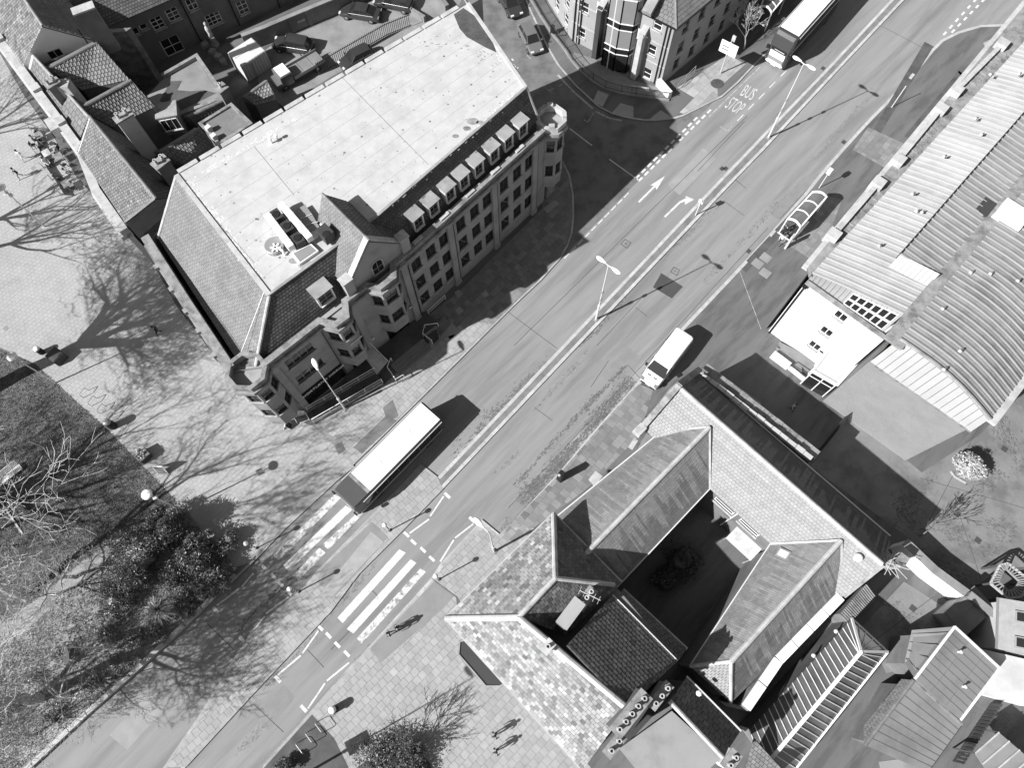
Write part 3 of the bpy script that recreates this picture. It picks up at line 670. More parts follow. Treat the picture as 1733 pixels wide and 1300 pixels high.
# parapet with bays, cornice, coping
BAY = [(5.3, 8.0, 1.15), (9.95, 13.0, .95)]
path = [FA(-.2, .06)]
for s0, s1, dp in BAY: path += [FA(s0, .06), FA(s0+.75, dp+.06), FA(s1-.75, dp+.06), FA(s1, .06)]
path += [FA(LA-.1, .06), FB(5.45, .06), FB(11, .06), FB(LB, .06)]
MB().strip(path, .34, HP-.55, HP-.05, side=.35).build('parapet', 'stone_dirty', off_)
MB().strip(path, .52, HP-.05, HP+.08, side=.25).build('coping', 'stone_dirty', off_)
MB().strip(path, .42, HP-.85, HP-.56, side=-.12).build('cornice', 'stone_dirty', off_)
for k in range(0, 5):        # raised stones along the coping
    s = 2.2+k*3.1
    if s < LB-.5: MB().box(FB(s, -.14, HP+.16), (1.0, .3, .12), FB.a).build('merlon', 'stone_pale', off_)
lp = [L0+Vector((-.2, 0, 0)), lerp(L0, L1, .5)+Vector((-.2, 0, 0)), L1+Vector((-.2, .2, 0))]
MB().strip(lp, .7, HP-1.0, HP+.02, side=-.3).build('parapet', 'stone_dirty', off_)
MB().strip(lp, .95, HP-1.25, HP-.95, side=-.1).build('cornice', 'stone_dirty', off_)
for f in (.12, .3, .45, .62, .8): MB().strip([lerp(L0, L1, f)+Vector((-.5, 0, 0)), lerp(L0, L1, f+.03)+Vector((-.5, 0, 0))], .5, HP-1.6, HP-.6).build('cornice_bracket', 'stone_dirty', off_)
# canted bays on two floors
for k, (s0, s1, dp) in enumerate(BAY):
    m = MB(); pts = [FA(s0, 0), FA(s0+.75, dp), FA(s1-.75, dp), FA(s1, 0)]
    b = MB()
    bay = b.prism([FA(s0, 0), FA(s0+.75, dp), FA(s1-.75, dp), FA(s1, 0)], 2.95, 3.0, bottom=True).build('bay_floor', 'stone', off_)
    for a_, c_ in zip(pts, pts[1:]):
        L = (c_-a_).length; w = L-.34
        wall_windows(bay, m, a_, c_, 3.0, HP-.5, [(L/2, 9.0, w, 1.5), (L/2, 5.6, w, 1.5)], 2, 2, 'metal_dark', bar=.07)
    m.prism([FA(s0, 0), FA(s0+.75, dp), FA(s1-.75, dp), FA(s1, 0)], HP-.6, HP-.5)
    m.build('bay_wall', 'stone', off_)
# octagonal corner turrets
def turret(c, r, z0, rot, mp_='stone_dirty', mer=False):
    o = MB().lathe([(r*.98, z0), (r*.98, z0+.02)], c, 8, rz=rot).build('turret', 'stone', off_)
    m = MB(); pts = [c+Vector((math.cos(rot+i*math.pi/4)*r, math.sin(rot+i*math.pi/4)*r, 0)) for i in range(8)]
    for a_, b_ in zip(pts, pts[1:]+pts[:1]):
        L = (b_-a_).length; mid = (a_+b_)/2-c
        front = mid.dot(FA.n) > -.2
        if front: wall_windows(o, m, a_, b_, z0, HP-.4, [(L/2, 8.9, L-.3, 1.5), (L/2, 5.4, L-.3, 1.5)], 2, 2, 'metal_dark', bar=.06)
        else: wall(m, a_, b_, z0, HP-.4)
    m.lathe([(r-.05, HP-.95), (r-.1, HP-.75), (.06, HP-.7)], c, 8, rz=rot)
    m.build('turret_wall', 'stone', o)
    sp = [c+Vector((math.cos(rot+i*math.pi/4)*(r+.02), math.sin(rot+i*math.pi/4)*(r+.02), 0)) for i in range(8)]
    MB().strip(sp, .32, HP-.55, HP+.05, closed=True, side=.2).build('turret_parapet', mp_, o)
    MB().strip(sp, .5, HP-.95, HP-.55, closed=True, side=-.05).build('turret_cornice', 'stone_dirty', o)
    for i in (range(0, 8, 2) if mer else ()):
        MB().box((sp[i]+sp[i+1])/2+(c-(sp[i]+sp[i+1])/2)*.06+Vector((0, 0, HP+.2)), (.36, .5, .2), math.atan2((sp[i+1]-sp[i]).y, (sp[i+1]-sp[i]).x)+math.pi/2).build('merlon', 'stone_pale', o)
turret(FA(-1.35, -.55), 1.55, 2.3, FA.a+math.pi/8)
turret(FB(19.1, -.5), 1.35, 2.9, FB.a+math.pi/8, 'stone_pale', True)
MB().prism([FB(LB, 0), FB(LB+.7, -.1), FB(LB+.9, -1.6), FB(LB, -1.6)], 0, HP-.4).build('corner_pier', 'stone', off_)
MB().box(FB(LB+1.6, -.6, 1.45), (1.2, 1.2, 2.9), FB.a).build('turret_pier', 'stone_dirty', off_)
# fascia sign
mat('sign_white', .95, var=0, fine=0, bump=0, rough=.5)
fs = MB().box(FA(2.8, .1, 2.93), (4.5, .16, .62), FA.a).build('fascia_sign', 'black', off_)
lettering('SHORTLAND HORNE', FA(2.8, .20, 2.93), FA.d, Vector((0, 0, 1)), .50, 'sign_white', fs, 'sign_lettering', ext=.012, sx=.95, spacing=1.08)
MB().box(FA(6.95, 1.22, 7.3), (1.3, .05, .22), FA.a).build('name_plate', 'stone_pale', off_)
for q in ((8.6, .12, 3.2), (13.3, .12, 3.4)): MB().box(FA(q[0], q[1], q[2]), (.5, .06, .25), FA.a).build('wall_light', 'white_paint', off_)
# ---- roof
fl = MB().prism([Tfl, Tbend, Tfr, Tbr, Tbl], HT-.3, HT).build('flat_roof', 'membrane', off_)
for a_, b_ in (((578, 130), (724, 278)), ((430, 248), (497, 330)), ((300, 297), (430, 445))):
    A_, B_ = P(*a_, HT+.012), P(*b_, HT+.012); MB().beam(A_, B_, .05, .012).build('membrane_seam', 'lead', fl)
fbk = (Tbr-Tbl); 
for k in range(1, 9):
    t = k/9.0; A_ = lerp(Tbl, Tfl, t); B_ = lerp(Tbr, Tfr, t); MB().beam(A_+Vector((0, 0, .006)), B_+Vector((0, 0, .006)), .05, .008).build('membrane_seam', 'membrane_seam', fl)
rr = random.Random(3)
m = MB()
for k in range(170):
    t, u = rr.random(), rr.random(); p = lerp(lerp(Tbl, Tbr, u), lerp(Tfl, Tfr, u), t); r = rr.choice((.035, .05, .05, .07, .11))
    m.lathe([(r, .0), (r*.8, .006)], p+Vector((0, 0, .004)), 6)
m.build('roof_spots', 'stone_dirty', fl)['kind'] = 'stuff'
for (u, v, r) in ((800, 205, .5), (790, 217, .33), (812, 207, .3), (516, 447, .55), (497, 441, .4), (771, 230, .28)):
    MB().lathe([(r, .002), (r, .006)], P(u, v, HT)+Vector((0, 0, .004)), 16, sy=.7).build('puddle_mark', 'stone_dirty', fl)
mat('roof_stain', .22, var=.2, scale=1.5, fine=.3, fscale=12, attr=True)
mat('roof_crust', .6, var=.1, scale=1.5, fine=.2, fscale=12, attr=True)
for i_, (pth, w_, m_, n_) in enumerate(([[(303, 302), (372, 392), (420, 452), (452, 494)], .5, 'roof_stain', 40], [[(315, 305), (380, 385), (440, 470)], .9, 'roof_crust', 60], [[(840, 92), (868, 112), (886, 140), (850, 178), (790, 232)], .7, 'roof_crust', 60], [[(660, 350), (740, 280), (850, 185)], .5, 'roof_stain', 14], [[(330, 300), (420, 248), (500, 200)], .6, 'roof_crust', 40], [[(480, 445), (530, 435), (565, 420)], .6, 'roof_stain', 16], [[(700, 70), (780, 75), (840, 110)], 1.6, 'roof_stain', 8])): blotchy(fl, pth, w_, m_, 'roof_weathering', HT+.009, .8, 80+i_, n_)
# weathered valley at the far end
q = [P(*a, HT) for a in ((768, 24), (784, 13), (806, 28), (826, 50), (840, 88), (822, 80), (806, 71), (790, 62), (778, 48))]
MB().prism(q, HT, HT+.02).build('mossy_gutter', 'soil', fl)
MB().strip([Tfl, Tbend, Tfr], .22, HT-.02, HT+.09, side=.2).build('roof_edge', 'lead', off_)
MB().strip([Tfr, Tbr], .3, HT-.02, HT+.12, side=.2).build('roof_edge', 'stone_pale', off_)
MB().strip([Tbl, Tfl], .4, HT-.02, HT+.10, side=.1).build('roof_edge', 'stone_pale', off_)
k = 0; Lb = (Tbr-Tbl).length; db = (Tbr-Tbl).normalized(); nb = Vector((-db.y, db.x, 0))
while k*2.05 < Lb-1.5:          # crenellated back parapet
    a_ = Tbl+db*(k*2.05+.3)+nb*.2; b_ = a_+db*1.78
    MB().strip([a_, b_], .4, HT-.3, HT+.1).build('merlon', 'stone_pale', off_); k += 1
# mansard slopes
def fa_e(s, fr=FA): return fr(s, -.75, HE)
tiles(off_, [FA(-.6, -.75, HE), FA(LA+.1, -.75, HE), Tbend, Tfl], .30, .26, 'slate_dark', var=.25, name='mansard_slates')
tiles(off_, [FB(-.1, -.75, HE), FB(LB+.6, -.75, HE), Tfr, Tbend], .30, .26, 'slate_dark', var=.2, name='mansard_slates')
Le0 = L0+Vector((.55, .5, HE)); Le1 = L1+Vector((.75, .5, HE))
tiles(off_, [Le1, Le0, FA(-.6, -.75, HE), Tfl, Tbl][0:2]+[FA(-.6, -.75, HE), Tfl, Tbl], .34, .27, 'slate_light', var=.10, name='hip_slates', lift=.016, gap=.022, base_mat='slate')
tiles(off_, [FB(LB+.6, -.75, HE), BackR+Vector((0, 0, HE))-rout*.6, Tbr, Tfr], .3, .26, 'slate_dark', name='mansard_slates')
ridge(off_, FA(-.6, -.75, HE+.02), Tfl, .16, 'stone_pale', name='hip_tiles'); ridge(off_, Le1+Vector((0, 0, .05)), Tbl, .16, 'stone_pale', name='hip_tiles')
ridge(off_, FB(LB+.6, -.75, HE), Tfr, .16, 'lead', name='hip_tiles')
MB().prism([FA(-.6, -.3), FA(LA, -.3), FA(LA, -1.2), FA(-.6, -1.2)], HE-.3, HE-.12).build('gutter', 'lead', off_)
MB().prism([FB(-.1, -.3), FB(LB+.4, -.3), FB(LB+.4, -1.2), FB(-.1, -1.2)], HE-.3, HE-.12).build('gutter', 'lead', off_)
for f in (.96,): MB().beam(lerp(Le1, Le0, f)+Vector((0, 0, .04)), lerp(Tbl, Tfl, f)+Vector((0, 0, .04)), .03, .02).build('roof_cable', 'metal_grey', off_)
# dormers
def dormer(fr, s, w=1.12, zb=11.25, zt=12.95, off=-.95):
    d = MB()
    bk = -2.7
    d.add([fr(s-w/2, off, zb), fr(s-w/2, off, zt), fr(s-w/2, bk, zt+.12), fr(s-w/2, bk, zb)], [[0, 1, 2, 3]]); d.add([fr(s+w/2, off, zb), fr(s+w/2, off, zt), fr(s+w/2, bk, zt+.12), fr(s+w/2, bk, zb)], [[3, 2, 1, 0]])
    o = d.build('dormer', 'render_grey', off_)
    m = MB(); wall(m, fr(s-w/2, off), fr(s+w/2, off), zb, zt, [(.13, w-.13, zb+.12, zt-.12)]); m.build('dormer_front', 'white_paint', o)
    MB().slab([fr(s-w/2-.1, off+.16, zt+.06), fr(s+w/2+.1, off+.16, zt+.06), fr(s+w/2+.1, bk, zt+.2), fr(s-w/2-.1, bk, zt+.2)], .1).build('dormer_roof', 'lead', o)
    win(o, fr(s, off, (zb+zt)/2), fr.a, w-.26, zt-zb-.24, 2, 3, 'metal_grey', depth=.1, msill='white_paint')
for u, v in [(706, 381), (728, 355), (757, 332), (780, 311), (803, 288), (829, 265), (853, 244), (875, 221)]:
    s, o_ = FB.inv(P(u, v, 11.35)); dormer(FB, s)
dormer(FA, FA.inv(P(548, 500, 11.9))[0], w=1.5)
# cross gable
gs0, gs1, gm, gz, ga = 8.9, 14.3, 11.65, 12.9, 16.2
g = MB(); o3 = -.3
Gz = [FA(gs0, o3, HP-.6), FA(gs1, o3, HP-.6), FA(gs1, o3, gz), FA(gm, o3, ga), FA(gs0, o3, gz)]
g.slab(Gz, .01)
g.add([p for p in Gz]+[p-FA.n*.35 for p in Gz], [[0, 1, 2, 3, 4], [9, 8, 7, 6, 5], [0, 5, 6, 1], [2, 1, 6, 7], [3, 2, 7, 8], [4, 3, 8, 9], [0, 4, 9, 5]])
gw = g.build('gable_wall', 'stone', off_)
GB = P(550, 320, ga); dl = (GB-FA(gm, 0, ga)).length; gb = -dl+.2
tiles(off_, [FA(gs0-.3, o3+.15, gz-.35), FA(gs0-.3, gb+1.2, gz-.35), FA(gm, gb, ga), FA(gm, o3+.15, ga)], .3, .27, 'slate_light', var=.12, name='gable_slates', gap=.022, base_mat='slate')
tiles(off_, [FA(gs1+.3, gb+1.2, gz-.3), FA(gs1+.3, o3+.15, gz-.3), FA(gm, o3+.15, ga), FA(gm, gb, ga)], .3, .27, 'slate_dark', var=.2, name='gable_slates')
ridge(off_, FA(gm, o3+.2, ga+.02), FA(gm, gb, ga+.02), .13, 'slate')
MB().add([FA(gs0-.3, gb+1.2, gz-.4), FA(gs1+.3, gb+1.2, gz-.4), FA(gm, gb, ga)], [[0, 1, 2]]).build('gable_back', 'lead', off_)
for s_, e_ in ((gs0, gm), (gs1, gm)):
    MB().beam(FA(s_, o3-.1, gz+.02), FA(e_, o3-.1, ga+.06), .5, .14).build('gable_coping', 'stone_pale', off_)
for s_ in (gs0-.1, gs1+.2): MB().box(FA(s_, -.4, 12.1), (.8, .7, 2.5), FA.a).build('gable_pier', 'stone', off_); MB().box(FA(s_, -.4, 13.42), (.95, .85, .14), FA.a).build('pier_cap', 'stone_pale', off_)
aw = MB(); pr_ = [(-.55, 0)]+[(.55*math.cos(t), 1.25+.55*math.sin(t)) for t in [math.pi*(1-i/8) for i in range(9)]]+[(.55, 0)]
pts = [FA(gm+a_, o3+.02, 11.3+b_) for a_, b_ in pr_]
aw.add(pts, [list(range(len(pts)))]); ao = aw.build('arched_window', 'glass', gw)
MB().tube([p+FA.n*.03 for p in pts]+[pts[0]+FA.n*.03], .07, 6).build('window_frame', 'stone_pale', ao)
MB().beam(FA(gm, o3+.05, 11.3), FA(gm, o3+.05, 13.1), .06, .05).build('glazing_bar', 'metal_grey', ao); MB().beam(FA(gm-.55, o3+.05, 12.1), FA(gm+.55, o3+.05, 12.1), .05, .06).build('glazing_bar', 'metal_grey', ao)

# ---- rooftop plant: separate things
def unit(name, label, cat, q, z0, z1, m, group=None):
    c = PP(q, z0); cc = sum(c, Vector())/len(c)
    o = thing(name, (cc.x, cc.y, z0), label, cat, group); return o, c
a_, b_ = P(455, 366, 15.2), P(496, 420, 15.2)
for (u0, v0, u1, v1, lab) in ((452, 364, 494, 420, 'long white ventilation duct nearest the round tank on the roof'), (476, 346, 526, 405, 'long white ventilation duct nearest the gable on the roof')):
    p, q = P(u0, v0, 15.0), P(u1, v1, 15.0); o = thing('ventilation_duct', (p.x, p.y, HT), lab, 'duct')
    MB().beam(p, q, .55, .6).build('duct_body', 'white_paint', o, bevel=.04)
    for t in (.1, .35, .6, .85):
        c = lerp(p, q, t); MB().box((c.x, c.y, HT+.2), (.5, .12, .4), az(p, q)).build('foot', 'metal_dark', o)
        MB().beam(lerp(p, q, t)-Vector((0, 0, 0)), lerp(p, q, t+.012), .6, .65).build('flange', 'metal_pale', o)
o = thing('air_handling_unit', P(486, 386, HT), 'dark louvred air handling unit between two white ducts', 'unit')
for k in range(3):
    c = lerp(P(470, 368, HT+.5), P(506, 408, HT+.5), k/2); MB().box(c, (1.0, .75, .9), az(P(452, 364, 15), P(494, 420, 15))).build('module', 'metal_dark', o)
    MB().lathe([(.3, 0), (.3, .06), (.05, .06)], c+Vector((0, 0, .45)), 14).build('fan', 'black', o)
o = thing('plant_screen', P(512, 360, HT), 'flat grey cable tray panel beside the gable slope', 'panel')
MB().prism(PP([(500, 355), (516, 346), (528, 362), (541, 385), (522, 392)], HT+.4), HT+.3, HT+.4).build('panel', 'metal_grey', o)
for a_, b_ in (((505, 372), (528, 362)), ((515, 382), (538, 375))): MB().beam(P(*a_, HT+.45), P(*b_, HT+.45), .05, .05).build('rail', 'metal_pale', o)
o = thing('roof_tank', P(466, 419, HT), 'round grey drum with white cross piece on the white roof', 'tank')
MB().lathe([(.78, 0), (.78, .35), (.7, .42), (.05, .42)], P(466, 419, HT), 20).build('drum', 'metal_grey', o)
for k in range(3): MB().beam(P(466, 419, HT+.5)-Vector((.4*math.cos(k*1.05), .4*math.sin(k*1.05), 0)), P(466, 419, HT+.5)+Vector((.4*math.cos(k*1.05), .4*math.sin(k*1.05), 0)), .12, .1).build('cross_piece', 'white_paint', o)
MB().tube([P(466, 419, HT+.45), P(478, 424, HT+.4), P(482, 432, HT+.1)], .09, 8).build('pipe', 'white_paint', o)
o = thing('skylight', P(516, 426, HT), 'white framed rectangular skylight near the roof corner', 'skylight')
sk = PP([(492, 429), (526, 412), (539, 424), (506, 447)], HT+.3)
MB().prism(sk, HT, HT+.3).build('upstand', 'white_paint', o); MB().prism([lerp(p, sum(sk, Vector())/4, .18) for p in sk], HT+.3, HT+.33).build('pane', 'metal_grey', o)
o = thing('condenser_unit', P(548, 398, HT), 'small dark condenser on a white plinth beside the gable', 'unit')
MB().box(P(540, 390, HT+.15), (.7, 2.0, .3), FA.a+math.pi/2).build('plinth', 'white_paint', o)
MB().box(P(552, 396, HT+.75), (.9, 1.1, 1.0), FA.a).build('casing', 'metal_dark', o); MB().lathe([(.3, 0), (.3, .04), (.04, .05)], P(552, 396, HT+1.26), 12).build('fan', 'black', o)
o = thing('roof_vent', P(466, 240, HT), 'pair of white vent cowls standing on the white roof', 'vent')
for u, v in ((460, 242), (470, 236)): MB().lathe([(.07, 0), (.07, .45), (.16, .45), (.16, .6), (.02, .66)], P(u, v, HT), 10).build('cowl', 'white_paint', o)
# ---- entrance terrace, ramp, steps and rails
te = thing('entrance_terrace', FA(9, 1.2, 0), 'dark entrance terrace with steps in front of the office doors', 'terrace')
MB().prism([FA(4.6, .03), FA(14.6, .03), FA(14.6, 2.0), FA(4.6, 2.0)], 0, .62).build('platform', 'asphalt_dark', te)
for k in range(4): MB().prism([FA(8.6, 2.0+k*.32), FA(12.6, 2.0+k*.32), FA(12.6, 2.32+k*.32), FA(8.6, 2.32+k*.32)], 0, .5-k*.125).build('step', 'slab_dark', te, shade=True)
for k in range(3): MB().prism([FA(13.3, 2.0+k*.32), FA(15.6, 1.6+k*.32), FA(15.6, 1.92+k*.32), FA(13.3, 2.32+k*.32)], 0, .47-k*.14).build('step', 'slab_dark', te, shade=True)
rp = thing('access_ramp', P(600, 680), 'sloping access ramp with low kerb walls along the office front', 'ramp')
r0, r1 = P(533, 716, .1), P(650, 652, .1); dn = (r1-r0).normalized(); nn = Vector((-dn.y, dn.x, 0))
m = MB(); v = [r0, r1+Vector((0, 0, .5)), r1+nn*1.3+Vector((0, 0, .5)), r0+nn*1.3]
m.add(v+[Vector((p.x, p.y, .0)) for p in v], [[0, 1, 2, 3], [0, 4, 5, 1], [2, 6, 7, 3], [1, 5, 6, 2], [3, 7, 4, 0]]); m.build('ramp_surface', 'asphalt_dark', rp)
for side in (0, 1.3):
    a_ = r0+nn*side; b_ = r1+nn*side+Vector((0, 0, .5)); MB().beam(a_+Vector((0, 0, .15)), b_+Vector((0, 0, .15)), .2, .35).build('kerb_wall', 'stone_dirty', rp)
def handrail(name, label, pts, h=1.0, m='white_paint', r=.04, posts=2.0, mid=True, group=None, parts_parent=None):
    p = [Vector(q) for q in pts]; o = parts_parent or thing(name, p[0], label, 'railing', group)
    MB().tube([q+Vector((0, 0, h)) for q in p], r, 6).build('top_rail', m, o)
    if mid: MB().tube([q+Vector((0, 0, h*.5)) for q in p], r*.7, 6).build('mid_rail', m, o)
    for a_, b_ in zip(p, p[1:]):
        L = (b_-a_).length; k = max(1, round(L/posts))
        for i in range(k+1): q = lerp(a_, b_, i/k); MB().tube([q, q+Vector((0, 0, h))], r*.9, 6).build('post', m, o)
    return o
handrail('handrail', 'handrail on the street side of the office ramp', [r0+Vector((0, 0, .2)), r1+Vector((0, 0, .7))], .9)
handrail('handrail', 'handrail on the wall side of the office ramp', [r0+nn*1.3+Vector((0, 0, .2)), r1+nn*1.3+Vector((0, 0, .7))], .9)
handrail('handrail', 'looped white handrail beside the lower office steps', PP([(664, 612), (658, 627), (672, 648), (685, 640)], .5), .9, mid=False)
handrail('handrail', 'angular white handrail round the planter at the upper office steps', PP([(742, 553), (720, 556), (717, 570), (732, 582)], .6), .8, mid=False)
handrail('handrail', 'short white handrail under the office windows by the steps', [FB(1.0, .5, .2), FB(3.3, .5, .2)], .9)
pt_ = thing('stone_planter', P(735, 568), 'dark angular planter with low shrub at the upper office steps', 'planter')
MB().prism(PP([(718, 572), (740, 556), (745, 572), (735, 585)]), 0, .75).build('planter_wall', 'stone_dirty', pt_); MB().prism(PP([(720, 570), (739, 557), (743, 572), (735, 582)], .8), .74, .86).build('shrub', 'leaf_dark', pt_, shade=True)
sg = thing('hanging_sign', FA(8.0, 1.0, 0), 'pale triangular banner sign projecting beside the office entrance', 'sign')
MB().slab([FA(7.2, .2, 2.2), FA(8.2, .2, 2.2), FA(8.6, 1.9, 1.2), FA(7.0, 2.2, 1.2)], .05).build('banner', 'stone_pale', sg); MB().tube([FA(8.2, .2, 3.3), FA(8.6, 1.9, 1.2)], .03, 6).build('stay', 'white_paint', sg)
# ================================================================== HELPERS FOR THE OTHER BUILDINGS
def hit(fr, px, py, off=0.0):
    """(s, z) of a pixel on a facade plane"""
    d = RCAM @ Vector(((px-IMG_W/2)/FOC, -(py-IMG_H/2)/FOC, -1.0)); c = Vector((0, 0, CAM_H))
    t = (off-(c-fr.o).dot(fr.n))/d.dot(fr.n); p = c+d*t
    return (p-fr.o).dot(fr.d), p.z
def Q(*t): return [P(u, v, h) for u, v, h in t]
def mass(parent, pts, h, m, z0=0.0, name='wall', top=True):
    return MB().prism(PP(pts, h) if len(pts[0]) == 2 else pts, z0, h, top=top).build(name, m, parent)
def gable_between(parent, tri, m, name='gable_wall', t=.25):
    """vertical wall polygon: 3-D points, closed down to the ground"""
    a, b = tri[0], tri[-1]; pts = [Vector((a.x, a.y, 0))]+list(tri)+[Vector((b.x, b.y, 0))]
    n = (b-a).cross(Vector((0, 0, 1))).normalized()*t; k = len(pts)
    m_ = MB().add(pts+[p+n for p in pts], [list(range(k)), [2*k-1-i for i in range(k)]]+[[(i+1) % k, i, k+i, k+(i+1) % k] for i in range(k)])
    return m_.build(name, m, parent)
def chimney(parent, c, w, d, a, z0, z1, pots=2, m='brick', mp='stone_dirty', name='chimney'):
    o = MB().box((c.x, c.y, (z0+z1)/2), (w, d, z1-z0), a).build(name, m, parent)
    MB().box((c.x, c.y, z1-.04), (w+.16, d+.16, .16), a).build('chimney_cap', mp, o)
    for i in range(pots):
        x = (i-(pots-1)/2)*(w/max(pots, 1)); q = Vector((c.x+math.cos(a)*x, c.y+math.sin(a)*x, z1+.04))
        pm = MB(); pm.lathe([(.15, 0), (.12, .45), (.16, .48), (.16, .56), (.1, .56), (.09, .2)], q, 10); pm.build('chimney_pot', 'stone_pale', o)
    return o

# ================================================================== TERRACE OF HOUSES BEHIND THE OFFICE
t1 = thing('terraced_house', P(200, 300), 'terraced house with lichen-covered slate roof touching the office', 'house', 'terraced houses facing the plaza')
a, b, r0, r1 = P(131, 256, 9.4), P(212, 377, 9.4), P(151, 196, 11.6), P(264, 336, 11.6)
be0, be1 = P(238, 246, 7.0), P(320, 330, 7.0)
tiles(t1, [a, b, r1, r0], .32, .28, 'slate', var=.14, name='roof_slates', patchy=.12)
tiles(t1, [be1, be0, r0, r1], .32, .28, 'slate_dark', var=.14, name='roof_slates')  # back slope coloured darker because it faces away from the sun
ridge(t1, r0, r1, .15, 'slate'); 
MB().prism([a, b, be1, be0], 0, 7.0, top=False).build('wall', 'brick', t1)
gable_between(t1, [a, r0, be0], 'render_grey'); gable_between(t1, [be1, r1, b], 'brick')
cp = P(213, 205, 10.4); chimney(t1, P(208, 196, 13.2), 1.5, .7, az(r0, r1)+math.pi/2, 8, 13.2, 2, 'render_grey')
t2 = thing('terraced_house', P(90, 180), 'terraced house with smooth grey roof behind the white parapet', 'house', 'terraced houses facing the plaza')
a2, b2, q0, q1 = P(50, 122, 8.6), P(134, 238, 8.6), P(57, 94, 9.9), P(150, 197, 9.9)
tiles(t2, [a2, b2, q1, q0], .6, .5, 'slate', var=.06, name='roof_slates', lift=.01)
e0, e1 = P(80, 110, 8.0), P(160, 190, 8.0)
tiles(t2, [e1, e0, q0, q1], .32, .28, 'slate_dark', name='roof_slates'); ridge(t2, q0, q1, .14, 'lead')
MB().prism([a2, b2, e1, e0], 0, 8.0, top=False).build('wall', 'brick', t2); gable_between(t2, [e0, q0, a2], 'render_grey')
chimney(t2, P(88, 140, 11.2), 1.2, .7, az(q0, q1)+math.pi/2, 8, 11.2, 2); MB().prism([P(103, 140, 10.9)+Vector((x, y, 0)) for x, y in ((-.7, -.5), (.7, -.5), (.7, .5), (-.7, .5))], 8, 10.9).build('chimney', 'stone_pale', t2)
# white coped parapet in front of both
par = thing('parapet_wall', P(100, 200), 'white moulded parapet wall along the terrace above the cafe', 'parapet')
pw = [P(*q, 9.0) for q in ((-40, 10), (0, 66), (62, 150), (104, 206), (136, 250), (163, 320), (210, 388))]
MB().strip(pw, .75, 8.3, 9.0, side=-.1).build('coping', 'stone_pale', par); MB().strip(pw, .45, 0, 8.3).build('facade', 'render_grey', par)
MB().strip(pw, 1.0, 7.8, 8.3, side=-.2).build('cornice', 'stone_pale', par)
for i in (1, 2, 3, 4):
    c = pw[i]; MB().box((c.x, c.y, 9.1), (.8, .8, .4), az(pw[i-1], pw[i])).build('pier_cap', 'stone_pale', par)
c0, c1 = P(80, 196, 9.0), P(92, 215, 9.0); MB().strip([c0, c1], 1.0, 7.6, 8.8).build('bay_roof', 'stone_pale', par)
fr = Frame(pw[1], pw[4])
# gabled house at the corner of the picture
t0 = thing('gabled_house', P(90, 60), 'cream rendered gable house with dark pantile roof beside the terrace', 'house', 'terraced houses facing the plaza')
ap, gl, gr = P(72, 43, 12.2), P(38, 112, 9.0), P(164, 68, 8.6)
ap2 = ap+(P(43, 0, 12.2)-P(72, 43, 12.2))*3; gl2 = gl+(ap2-ap); gr2 = gr+(ap2-ap)
ph = P(146, 47, 8.0)
tiles(t0, [gl2, gl, ap, ap2], .34, .3, 'slate', var=.22, name='roof_slates', patchy=.3)
tiles(t0, [gr, gr2, ap2, ap], .33, .34, 'pantile', shape='pan', var=.14, name='pantiles')
ridge(t0, ap, ap2, .15, 'pantile')
gable_between(t0, [gl, ap, gr], 'cream_render', t=-.3); MB().prism([gl, gr, gr2, gl2], 0, 8.5, top=False).build('wall', 'render_grey', t0)
f0 = Frame(gl, gr)
s, z = hit(f0, 93, 89); win(t0, f0(s, .04, z), f0.a, 1.3, 1.0, 2, 1, 'white_paint', depth=-.02)
for u in (84, 89, 94):
    s, z = hit(f0, u, 68-(u-84)*.5); MB().box(f0(s, .03, z), (.16, .06, .16), f0.a).build('vent_hole', 'black', t0)
s, z = hit(f0, 140, 60); MB().tube([f0(s, .06, z+.9), f0(s, .06, z-1.2)], .05, 6).build('drain_pipe', 'black', t0)
chimney(t0, P(140, 13, 13.0), 1.9, .8, az(P(125, 17, 13.0), P(150, 8, 13.0)), 8.0, 13.0, 0, 'brick', 'stone_pale')
ws = thing('stone_side_wall', P(210, 100), 'rough stone flank wall with gable next to the pantile roofs', 'wall')
sw = Q((157, 58, 6.5), (182, 50, 7.2), (213, 52, 6.5)); fl0, fl1 = P(219, 130), P(247, 117)
MB().prism([P(158, 58, 7.4), P(214, 52, 7.4), P(222, 46, 7.4), P(166, 50, 7.4)], 0, 7.4).build('wall_body', 'stone_dirty', ws)
# rear wings with pantiles
def wing(label, rid, eav, hr, he, mt='pantile', tw=.34, th=.36, shape='pan', wallm='brick', name='rear_wing', grp='rear wings of the terrace', back=None):
    o = thing(name, (P(*rid[0], 0)), label, 'outbuilding', grp)
    R0, R1 = P(*rid[0], hr), P(*rid[1], hr); E0, E1 = P(*eav[0], he), P(*eav[1], he)
    tiles(o, [E0, E1, R1, R0], tw, th, mt, shape=shape, var=.16, name='pantiles' if shape == 'pan' else 'roof_slates')
    n = (R0-E0); n.z = 0; bk = back if back is not None else .5
    B0, B1 = R0+n.normalized()*bk, R1+n.normalized()*bk
    MB().prism([E0, E1, B1, B0], 0, he-.05, top=False).build('wall', wallm, o)
    MB().prism([R0, R1, B1, B0], 0, hr-.05).build('back_wall', wallm, o)
    gable_between(o, [E0, R0], wallm); gable_between(o, [R1, E1], wallm)
    ridge(o, R0, R1, .16, 'slate'); return o
w1 = wing('pantiled rear wing nearest the cream gable house', [(80, 116), (164, 71)], [(140, 152), (219, 134)], 9.6, 7.6)
w2 = wing('pantiled rear wing with a broad chimney beside it', [(133, 184), (222, 135)], [(192, 214), (262, 180)], 9.6, 7.4)
